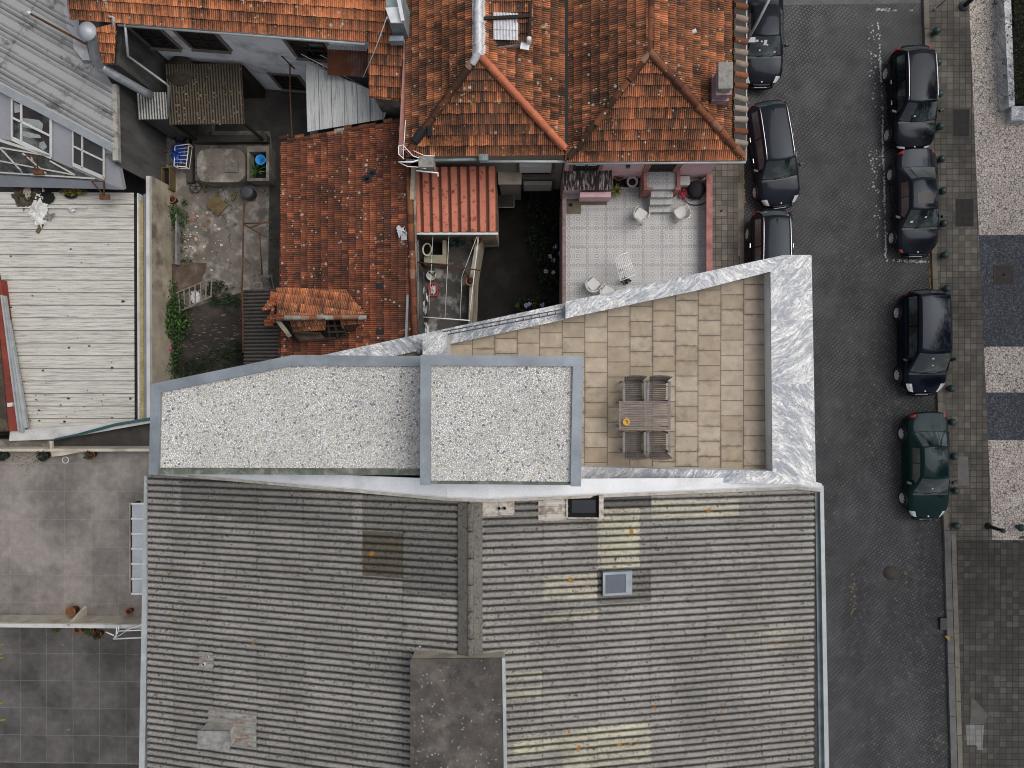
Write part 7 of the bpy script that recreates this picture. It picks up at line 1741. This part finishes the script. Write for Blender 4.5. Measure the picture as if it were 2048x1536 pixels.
# ---------------------------------------------------------------- parked cars
PROF = [(0, 0, 1.0), (.30, .40, .995), (.5, .68, .975), (.6, .83, .945), (.68, .925, .88), (.76, .985, .74), (.84, 1.0, .52), (.92, .99, .26), (1.0, .94, 0)]
def pf(a):
    for (a0, x0, z0), (a1, x1, z1) in zip(PROF, PROF[1:]):
        if a <= a1: f = (a-a0)/(a1-a0); return x0+(x1-x0)*f, z0+(z1-z0)*f
    return PROF[-1][1:]
def sstep(x): x = max(0, min(1, x)); return x*x*(3-2*x)
class Car:
    def __init__(s, L=4.4, W=1.8, Hh=1.45, hood=.27, belt=.93, nose=.66, tail=.9, ws=(.24, .40), rw=(.80, .93), wr=.60, boot=.0, round_nose=.3, zb=.22):
        s.__dict__.update(locals())
    def wid(s, t):
        w = s.W/2
        if t < .16: w *= 1-s.round_nose*((1-t/.16)**2.0)
        if t > .86: w *= 1-.2*(((t-.86)/.14)**2.0)
        return w
    def top(s, t):
        if t < s.hood: f = t/s.hood; return s.nose+(s.belt-s.nose)*(1-(1-f)**1.8)
        if t > .90: return s.belt+(s.tail-s.belt)*sstep((t-.9)/.1)
        return s.belt
    def B(s, t, k):
        a = abs(k); fx, fz = pf(a); sg = 1 if k >= 0 else -1
        w = s.wid(t); zt = s.top(t); bulge = 0
        y = -s.L/2+t*s.L
        if t < .13: y += .26*(a**2.6)*((1-t/.13)**1.2)+(.06*(1-fz)**2)*0
        if t > .9: y -= .20*(a**2.6)*((t-.9)/.1)
        return V((sg*w*fx, y, s.zb+(zt-s.zb)*fz))
    def Gr(s, q, k):
        """greenhouse: q 0..1 from windscreen foot to rear window foot"""
        a = abs(k); sg = 1 if k >= 0 else -1
        t0, t1 = s.ws; t2, t3 = s.rw
        ws_ = .26; rs_ = .80
        def base(t, front):
            bw = s.wid(t)*.93
            x = bw*min(1, a/.66); bow = (.13 if front else -.08)*(1-(min(1, a/.66))**2)
            return V((sg*x, -s.L/2+t*s.L-bow, s.belt-.035+.02*(1-a)))
        def roof(t):
            f = (t-t1)/max(.01, t2-t1); crown = .035*(1-(2*f-1)**2)-.035*f
            zr = s.Hh+crown-.035; wr = s.wr*s.W/2*(1-.05*f)*1.02; bw = s.wid(min(.8, max(.3, t)))*.945
            if a < .56: x = wr*(a/.56)*.94; z = zr-.035*(a/.56)**2
            elif a < .68: g_ = (a-.56)/.12; x = wr*(.94+.09*g_); z = zr-.035-.075*g_
            else: g_ = (a-.68)/.32; x = wr*1.03+(bw-wr*1.03)*g_**1.05; z = zr-.11+(s.belt-.03-(zr-.11))*g_
            yb = (.05 if t < (t1+t2)/2 else -.05)*(1-min(1, a/.56)**2)
            return V((sg*x, -s.L/2+t*s.L-yb, z))
        if q < ws_:
            f = q/ws_; f2 = f**.92; b = base(t0, True); r_ = roof(t1)
            if a > .66: r_ = roof(t1); b = V((sg*s.wid(t0)*.93, -s.L/2+(t0+(t1-t0)*0)*s.L, s.belt-.03)); g_ = (a-.66)/.34; b = b+(roof(t1)-b)*0; r2 = roof(t1); return b*(1-f2)+r2*f2
            return b*(1-f2)+r_*f2
        if q > rs_:
            f = (q-rs_)/(1-rs_); f2 = f; b = base(t3, False); r_ = roof(t2); 
            return r_*(1-f2)+b*f2
        return roof(t1+(t2-t1)*(q-ws_)/(rs_-ws_))
def patch_mb(fn, a0, a1, b0, b1, na, nb, off=.006, edge=True):
    """skin patch of fn(a, b) lifted along its normal"""
    m = MB(); e = 1e-3; vs = []
    for j in range(nb+1):
        for i in range(na+1):
            a = a0+(a1-a0)*i/na; b = b0+(b1-b0)*j/nb
            p = fn(a, b); da = fn(min(1, a+e), b)-fn(max(0, a-e), b); db = fn(a, min(1, b+e))-fn(a, max(-1, b-e)); n = da.cross(db)
            n = n.normalized() if n.length > 1e-12 else UP
            if n.dot(p-V((0, p.y, .6))) < 0: n = -n
            vs.append(p+n*off)
    fs = []
    for j in range(nb):
        for i in range(na):
            q = j*(na+1)+i; f = (q, q+1, q+na+2, q+na+1)
            c = vs[f[0]]; nn = (vs[f[1]]-c).cross(vs[f[3]]-c)
            if nn.dot(c-V((0, c.y, .6))) < 0: f = f[::-1]
            fs.append(f)
    return m.add(vs, fs, 0, True)
def car(label, cpx, cpy, rot, paint, c, rails=False, fin=False, sunroof=False, wagon=False, name='parked_car', stickers=0, mirror=True, door_n=2, head='wide', visor=False, group='dark cars parked along the cobbled street'):
    p = P(cpx, cpy, .75); t = thing(name, label, 'car', (p.x, p.y, .008), rot, group)
    m = MB(); NT_, NK = 34, 34
    ts = [0, .008, .02, .035]+[.06+.88*i/26 for i in range(27)]+[.965, .98, .992, 1.0]
    ks = [-1+2*j/NK for j in range(NK+1)]
    vs = []; 
    for t_ in ts:
        for k in ks:
            q = c.B(t_, k)
            if t_ < .02:
                f = 1-(t_/.02); q = V((q.x*(1-.05*f), q.y, q.z+( (c.zb+.22)-q.z)*.28*f*f))
            if t_ > .98:
                f = (t_-.98)/.02; q = V((q.x*(1-.05*f), q.y, q.z+((c.zb+.3)-q.z)*.22*f*f))
            vs.append(q)
    n1 = NK+1; fs = []
    for i in range(len(ts)-1):
        for j in range(NK): fs.append((i*n1+j, i*n1+j+1, (i+1)*n1+j+1, (i+1)*n1+j))
    fs.append([j for j in range(n1-1, -1, -1)]); fs.append([(len(ts)-1)*n1+j for j in range(n1)])
    m.add(vs, fs, 0, True); m.build('body', paint, t, world=False)
    m = MB(); m.grid(lambda a, b: c.Gr(a, -1+2*b), 36, 36); m.build('roof', paint, t, world=False)
    bn = patch_mb(c.B, .045, c.ws[0]-.035, -.60, .60, 10, 12, .007); b_ = bn.build('bonnet', paint, t, world=False)
    m = patch_mb(c.B, c.ws[0]-.033, c.ws[0]-.012, -.6, .6, 2, 10, .004); m.build('cowl', M_blacktrim, t, world=False)
    m = patch_mb(c.Gr, .012, .245, -.575, .575, 8, 12, .007); w_ = m.build('windscreen', M_carglass, t, world=False)
    m = MB(); rs = random.Random(len(label))
    for k in range(stickers):
        q = c.Gr(.05+.17*rs.random(), rs.uniform(-.45, .4)); s_ = rs.uniform(.03, .07); n_ = V((0, -.6, .8))
        m.obox(q+n_*.014, (s_, 0, 0), V((0, .8, .6))*s_*.8, n_*.003)
    if stickers: m.build('sticker', M_cloth_white, w_, world=False)
    m = MB()
    for sx in (-.1, .35): a0 = c.Gr(.012, sx-.1); b0 = c.Gr(.03, sx+.32); m.tube([a0+V((0, -.02, .03)), b0+V((0, 0, .03))], .012, 5)
    m.build('wiper', M_blacktrim, w_, world=False)
    m = patch_mb(c.Gr, .815, .985, -.54, .54, 6, 12, .007); m.build('rear_window', M_carglass, t, world=False)
    for s_ in (-1, 1):
        k0, k1 = (.72, .93) if s_ > 0 else (-.93, -.72)
        for (q0, q1) in ((.14, .50), (.515, .79)):
            m = patch_mb(c.Gr, q0, q1, k0, k1, 8, 4, .007); m.build('side_window', M_carglass, t, world=False)
        for (t0, t1) in ((c.ws[0]+.03, .50), (.505, .70)):
            m = patch_mb(c.B, t0, t1, *((.70, .95) if s_ > 0 else (-.95, -.70)), 5, 6, .005); d_ = m.build('door', paint, t, world=False)
            q = c.B(t1-.03, s_*.77); mm = MB(); mm.bar(q+V((s_*.02, -.12, 0)), q+V((s_*.02, .06, 0)), .03, .03); mm.build('handle', paint if not rails else M_chrome, d_, world=False)
        q0 = c.B(c.ws[0]+.0, s_*.68)
        mm = MB(); mm.bar(c.B(c.ws[0]+.03, s_*.66)+UP*.012, c.B(.74, s_*.66)+UP*.012, .025, .02); mm.build('belt_trim', M_chrome if rails else M_blacktrim, t, world=False)
        if mirror:
            q = c.Gr(.17, s_*.95); mm = MB(); mm.obox(V((s_*(c.W/2+.08), q.y-.06, c.belt+.06)), (.10, s_*.03, 0), (0, .06, 0), (0, 0, .07)); mm.bar(V((s_*(c.W/2-.1), q.y-.04, c.belt+.0)), V((s_*(c.W/2+.04), q.y-.06, c.belt+.04)), .05, .04); mm.build('wing_mirror', M_blacktrim if paint is not M_carnavy else paint, t, world=False, bevel=.025)
        # lamps
        if head == 'wide': m = patch_mb(c.B, .012, .075, *((.52, .74) if s_ > 0 else (-.74, -.52)), 4, 6, .008)
        elif head == 'tri': m = patch_mb(c.B, .012, .10, *((.50, .68) if s_ > 0 else (-.68, -.50)), 4, 6, .008)
        elif head == 'slit': m = patch_mb(c.B, .010, .03, *((.42, .72) if s_ > 0 else (-.72, -.42)), 4, 6, .008)
        else: m = patch_mb(c.B, .015, .05, *((.62, .76) if s_ > 0 else (-.76, -.62)), 4, 6, .008)
        m.build('headlight', M_orangelight if head == 'orange' else M_headlight, t, world=False)
        m = patch_mb(c.B, .955, .985, *((.55, .78) if s_ > 0 else (-.78, -.55)), 4, 6, .008); m.build('taillight', M_taillight, t, world=False)
        # wheels
        for yy in (-c.L*.5+c.L*.185, -c.L*.5+c.L*.79):
            R_ = .325; xw = s_*(c.W/2-.085); w2 = MB(); ww = .2
            prof = [(R_*.66, -.5), (R_*.93, -.5), (R_, -.3), (R_, .3), (R_*.93, .5), (R_*.66, .5)]
            N_ = 26; pv = [V((xw+s_*b*ww, yy+a*math.cos(2*math.pi*k/N_), R_+a*math.sin(2*math.pi*k/N_))) for a, b in prof for k in range(N_)]
            fs2 = [(i*N_+k, i*N_+(k+1) % N_, (i+1)*N_+(k+1) % N_, (i+1)*N_+k) for i in range(5) for k in range(N_)]
            w2.add(pv, fs2, 0, True)
            we = thing('wheel', None, None, (xw, yy, R_)); we.parent = t
            off = V((xw, yy, R_)); w2.v = [q-off for q in w2.v]; w2.build('tyre', M_tyre, we, world=False)
            rm = MB()
            ring = lambda r, x: [V((s_*x, r*math.cos(2*math.pi*k/N_), r*math.sin(2*math.pi*k/N_))) for k in range(N_)]
            rm.add(ring(R_*.68, .1)+ring(R_*.6, .085)+ring(R_*.58, .03), [(i*N_+k, i*N_+(k+1) % N_, (i+1)*N_+(k+1) % N_, (i+1)*N_+k) for i in range(2) for k in range(N_)], 0, True)
            rm.add(ring(R_*.6, .03), [list(range(N_))], 1)
            for k in range(7):
                a = 2*math.pi*k/7; rm.bar((s_*.075, 0, 0), (s_*.08, R_*.62*math.cos(a), R_*.62*math.sin(a)), .055, .03, up=(1, 0, 0))
            rm.build('rim', [M_rim, M_blacktrim], we, world=False)
            ar = MB(); ar.tube([V((s_*(c.W/2-.012), yy+.37*math.cos(a), R_+.37*math.sin(a))) for a in [math.pi*(i/12*1.1-.05) for i in range(13)]], .026, 6); ar.build('wheel_arch', M_blacktrim, t, world=False)
        if rails:
            mm = MB(); pts = [c.Gr(.27+.53*i/10, s_*.585)+UP*(.045 if 0 < i < 10 else .01) for i in range(11)]; mm.tube(pts, .018, 6); mm.build('roof_rail', M_chrome, t, world=False)
    m = patch_mb(c.B, .0, .012, -.40, .40, 2, 8, .012); m.build('grille', M_blacktrim, t, world=False)
    q = c.B(0, 0); m = MB(); m.box(-.26, .26, q.y-.035, q.y-.012, .42, .53); m.build('number_plate', M_whitepaint, t, world=False)
    m = MB(); pts = [c.B(0, k)*1.0+V((0, -.02, 0)) for k in (-.62, -.4, -.2, 0, .2, .4, .62)]; pts = [V((p_.x, p_.y-.01, .44)) for p_ in pts]; m.tube(pts, .075, 8); m.build('bumper', paint, t, world=False)
    if wagon:
        m = patch_mb(c.Gr, .765, .812, -.55, .55, 2, 10, .014); m.build('roof_spoiler', paint, t, world=False)
    else:
        m = patch_mb(c.B, c.rw[1]+.018, .985, -.56, .56, 4, 10, .007); m.build('boot_lid', paint, t, world=False)
    if fin:
        q = c.Gr(.74, 0); m = MB(); m.add([q+V((-.03, -.12, .005)), q+V((.03, -.12, .005)), q+V((.03, .1, .005)), q+V((-.03, .1, .005)), q+V((0, .09, .07))], [(0, 1, 4), (1, 2, 4), (2, 3, 4), (3, 0, 4)]); m.build('aerial', M_blacktrim, t, world=False)
    if sunroof:
        m = patch_mb(c.Gr, .36, .53, -.34, .34, 6, 8, .007); m.build('sunroof', M_blacktrim, t, world=False)
    q = c.B(.03, 0); m = MB(); m.lathe(q+UP*.012, [(.04, 0), (.04, .006)], 10); m.build('badge', M_chrome, t, world=False)
    return t
SEDAN = dict(hood=.26, ws=(.265, .41), rw=(.675, .81), belt=.93, tail=.95, wr=.63, Hh=1.42)
WAGON = dict(hood=.27, ws=(.27, .41), rw=(.90, .965), belt=.96, tail=.98, wr=.66, Hh=1.50)
car('black saloon with papers on its windscreen, nearest the corner under the pole', 1524, 64, 0, M_carblack, Car(L=4.5, **SEDAN), stickers=7)
car('black estate car with bright roof rails parked at an angle beside the pink house', 1548, 308, math.radians(8.5), M_carcharcoal, Car(L=4.5, **WAGON), rails=True, fin=True, wagon=True, head='wide')
car('black estate car with roof rails half hidden by the marble parapet', 1543, 526, 0, M_carblack, Car(L=4.55, **WAGON), rails=True, fin=True, wagon=True)
car('black sport utility car with bright roof rails at the top of the right-hand row', 1826, 197, math.radians(1.5), M_carblack, Car(L=4.4, W=1.83, hood=.27, ws=(.275, .41), rw=(.88, .95), belt=1.0, tail=1.02, wr=.66, Hh=1.58, nose=.72), rails=True, wagon=True, head='slit', stickers=1)
car('charcoal saloon with open sunroof and orange indicator parked behind the sport utility car', 1834, 404, math.radians(1.5), M_carcharcoal, Car(L=4.52, W=1.78, **SEDAN), sunroof=True, head='orange', stickers=2)
car('navy blue minivan with clear headlamps in the right-hand row', 1848, 684, math.radians(.5), M_carnavy, Car(L=4.45, W=1.84, hood=.24, ws=(.22, .40), rw=(.93, .97), belt=1.02, tail=1.05, wr=.72, Hh=1.74, nose=.74), wagon=True, head='tri', stickers=2)
car('dark green saloon parked last in the right-hand row', 1856, 931, math.radians(.8), M_cargreen, Car(L=4.62, W=1.76, **SEDAN), head='wide', stickers=1)
# ---------------------------------------------------------------- street furniture
BOL = [(1873, 62), (1875.5, 125), (1878, 188), (1880, 253), (1883, 318), (1885, 382), (1887, 447), (1890, 510), (1893.5, 577.5), (1896.5, 643), (1899, 711), (1902.5, 777), (1904.5, 844.5), (1908, 913), (1910.5, 981.5), (1913.5, 1052)]
ORD = ['first', 'second', 'third', 'fourth', 'fifth', 'sixth', 'seventh', 'eighth', 'ninth', 'tenth', 'eleventh', 'twelfth', 'thirteenth', 'fourteenth', 'fifteenth', 'sixteenth']
proto = None
for i, (a, b) in enumerate(BOL+[(2042, 1055.5)]):
    p = P(a, b, .36)
    lab = 'dark green ball-topped bollard, %s from the top of the kerb row' % ORD[i] if i < 16 else 'dark green ball-topped bollard standing alone on the pale mosaic paving'
    if proto is None:
        t = thing('bollard', lab, 'bollard', (p.x, p.y, .12), 0, 'green bollards along the kerb'); proto = t
        m = MB(); m.lathe((0, 0, 0), [(.085, 0), (.085, .03), (.055, .05), (.05, .14), (.07, .15)], 12); m.build('post', M_bollard, t, world=False)
        m = MB(); m.lathe((0, 0, .25), [(.162*math.cos(q), .162*math.sin(q)) for q in [math.radians(-80+160*k/10) for k in range(11)]], 18); m.build('ball', M_bollard, t, world=False)
    else:
        t = copy_tree(proto); t.location = (p.x, p.y, .12); t['label'] = lab
p = P(1976, 1052, .12); m = MB(); m.lathe((p.x, p.y, .122), [(.16, 0), (.12, .06), (.085, .12), (.07, .9), (.1, .93), (.09, 1.0), (.02, 1.03)], 14); m.solo('black_post', M_blackplastic, 'thick black iron post at the corner of the mosaic paving', 'post')
def pole(label, foot, z0, r, dirpx, top, mat, name, arm=None, base=None):
    f = P(*foot, z0); t = thing(name, label, 'pole', f)
    m = MB(); m.tube([f, V((f.x, f.y, top))], [r, r*.7], 10); m.build('shaft', mat, t)
    if base: m = MB(); m.lathe(f, [(r*2.2, 0), (r*2.0, .05), (r*1.2, .12)], 12); m.build('base', mat, t)
    return t
pole('thin grey sign pole at the top of the right-hand pavement', (1870, 19), .12, .035, None, 3.0, M_gutter, 'sign_pole', base=True)
pole('dark lamp post at the top edge where pavement meets mosaic paving', (1927, 13), .12, .10, None, 4.5, M_darkmetal, 'lamp_post', base=True)
# street lamp arm fixed to the pink house corner
q0 = P(1491, 88, 5.6); lm = thing('wall_lamp_arm', 'grey lamp arm reaching out from the pink house eave over the black saloon', 'street lamp', q0)
m = MB(); m.tube([q0, P(1515, 45, 6.4), P(1541, -6, 7.2)], [.05, .045, .04], 10); m.build('arm', M_gutter, lm)
m = MB(); m.box(q0.x-.05, q0.x+.38, q0.y+.1, q0.y+.28, 5.45, 5.52); m.build('bracket', M_gutter, lm)
# covers in the paving
def cover(label, px, py, w, h, z, mat, name='utility_cover', hole=False):
    c = P(px, py, z); t = thing(name, label, 'cover', (c.x, c.y, z))
    m = MB(); m.box(c.x-w/2, c.x+w/2, c.y-h/2, c.y+h/2, z, z+.006); m.build('plate', mat, t)
    m = MB()
    for a in (-1, 1): m.box(c.x-w/2-.03, c.x+w/2+.03, c.y+a*h/2-.015, c.y+a*h/2+.015, z, z+.010); m.box(c.x+a*w/2-.015, c.x+a*w/2+.015, c.y-h/2+.016, c.y+h/2-.016, z, z+.010)
    m.build('frame', M_blackplastic, t)
    if hole: m = MB(); m.lathe((c.x, c.y, z+.007), [(.05, 0), (.05, .004)], 10); m.build('keyhole', M_black, t)
def m_checker():
    g = G('checker_plate', .75, .3, .4)
    rnd, dj, fu, fv = g.cells(.05, .05, .0)
    return g.out(g.mix(g.mr(dj, .006, .012, .7, 0), g.ramp(g.noise(3, 3), [(.3, (.030, .025, .023)), (.7, (.048, .040, .037))]), (.012, .011, .010)))
M_checker = m_checker()
cover('rusty square grate in the pavement beside the sport utility car', 1922, 246, .72, 1.2, .122, M_checker)
cover('rusty square grate in the pavement beside the charcoal saloon', 1929, 425, .76, 1.2, .122, M_checker)
cover('square patterned cover set in the dark mosaic band', 2007, 550, .82, .82, .126, M_iron, hole=True)
cover('square stone cover in the narrow pavement beside the pink wall', 1442.5, 422, .50, .50, .122, M_granite, hole=True)
c = P(1781, 1146, 0); m = MB(); m.lathe((c.x, c.y, .006), [(.32, 0), (.32, .006)], 22); m.solo('manhole_cover', M_iron, 'round dark manhole cover between the faded yellow road marks', 'cover')
# repaired paving patches and drain
m = MB(); m.prism([P(1915, 913, .122), P(1936, 913, .122), P(1938, 972, .122), P(1916, 970, .122)], .12, .1235); m.struct('pavement_patch', weather('pale_paver_patch', (.16, .155, .14), .15, 4, .9))
m = MB(); m.prism([P(1943, 1395, .12), P(1950, 1400, .12), P(1976, 1430, .12), P(1968, 1448, .12), P(1940, 1450, .12)], .122, .126); m.struct('cement_patch', weather('cement_smear', (.098, .093, .084), .15, 4, .9))
m = MB(); m.prism([P(1931, 1450, .12), P(1968, 1450, .12), P(1966, 1478, .12), P(1965, 1500, .12), P(1955, 1500, .12), P(1954, 1490, .12), P(1934, 1490, .12)], .122, .127); m.struct('pavement_patch', m_grid('pale_new_paver', .262, .262, [(.17, .168, .162), (.19, .188, .182), (.21, .208, .20)], (.08, .08, .075), .016))
m = MB(); a = P(1889, 1248, .13); m.box(a.x-.18, a.x+.1, a.y-.26, a.y+.26, .02, .139); m.solo('drain_inlet', M_blackplastic, 'small dark drain inlet in the kerb below the green saloon', 'drain')
m = MB(); a = P(1894, 1278, .13); m.add([(a.x-.12, a.y+.14, .14), (a.x+.1, a.y+.14, .14), (a.x+.12, a.y-.12, .14)], [(2, 1, 0)]); m.struct('kerb_marking', M_yellowpaint)
m = MB(); a = P(1461, 366, .13); b = P(1480, 510, .13); m.box(P(1476, 420, .13).x, P(1485, 420, .13).x, P(1480, 512, .13).y, P(1480, 365, .13).y, .121, .128); m.struct('pavement_edge', M_granite)
# planter with hedge
pg = thing('hedge_planter', 'marble edged raised planter at the upper right corner', 'planter', P(2040, 120, .12))
zk = .75; k0 = P(2004, -160, zk); k1 = P(2008, 0, zk); k2 = P(2022, 216, zk); k3 = P(2035, 214, zk)
m = MB(); m.prism([(k0.x, k0.y), (k1.x, k1.y), (P(2018, 214, zk).x, P(2018, 214, zk).y), (P(2030, 210, zk).x, P(2030, 210, zk).y), (P(2022, 0, zk).x, k1.y), (P(2018, -160, zk).x, k0.y)], .05, zk); m.build('side_kerb', M_marble_b, pg)
m = MB(); m.prism([P(2023, 212, .5), P(2060, 212, .5), P(2060, 241, .5), P(2023, 241, .5)], .05, .5); m.build('end_kerb', M_marble, pg)
a = P(2026, 208, .5); b = P(2110, -160, .5); m = MB(); m.box(a.x, b.x, a.y, b.y, .05, .55); m.build('soil', M_soil, pg)
m = MB(); rs = random.Random(61)
for k in range(34):
    y = a.y+.2+k*.24; m.leaves((a.x+.42+rs.gauss(0, .08), y, .72), (.95, .3, .32), 190, .085, rnd=rs, shell=.3)
m.solo('hedge', M_leaf_mid, 'clipped dark green hedge filling the marble edged planter at upper right', 'hedge')
m = MB(); m.leaves(P(1996, 5, .3), (.2, .2, .2), 50, .09, rnd=rs); m.solo('small_plant', M_leaf_dark, 'small dark plant at the top edge beside the planter kerb', 'plant')
m = MB(); c = P(2044, 1075, .14); m.obox(c, (.08, .02, 0), (0, .04, 0), (0, 0, .02)); m.solo('dark_scrap', M_blackplastic, 'small dark scrap on the mosaic paving below the lone bollard', 'litter')

# unseen trees outside the frame, put in for the dark the parked cars mirror
tp = None
for i, (x, y) in enumerate(((26.5, 15), (27, 8), (26.5, 1), (27, -6.5))):
    if tp is None:
        tp = thing('unseen_tree', 'tall unseen tree beyond the hedge, standing in for the dark mirrored by the cars', 'tree', (x, y, 0), 0, 'unseen trees beyond the pavement')
        m = MB(); m.tube([(0, 0, 0), (.1, 0, 4), (0, .2, 9), (.2, 0, 14)], [.32, .25, .16, .06], 10)
        rs = random.Random(81)
        for k in range(7):
            a = k*.9; z = 5+k*1.1; m.tube([(0, 0, z), (1.6*math.cos(a), 1.6*math.sin(a), z+1.8), (3*math.cos(a), 3*math.sin(a), z+2.8)], [.12, .07, .03], 6)
        m.build('trunk', M_dark_wood, tp, world=False)
        m = MB()
        for k in range(15):
            a = k*2.4; r_ = rs.uniform(1, 3.4); m.leaves((r_*math.cos(a), r_*math.sin(a), rs.uniform(8, 17)), (1.9, 1.9, 1.7), 150, .5, rnd=rs)
        m.build('crown', M_leaf_dark, tp, world=False)
    else:
        t = copy_tree(tp); t.location = (x, y, 0); t.rotation_euler = (0, 0, i*1.3)
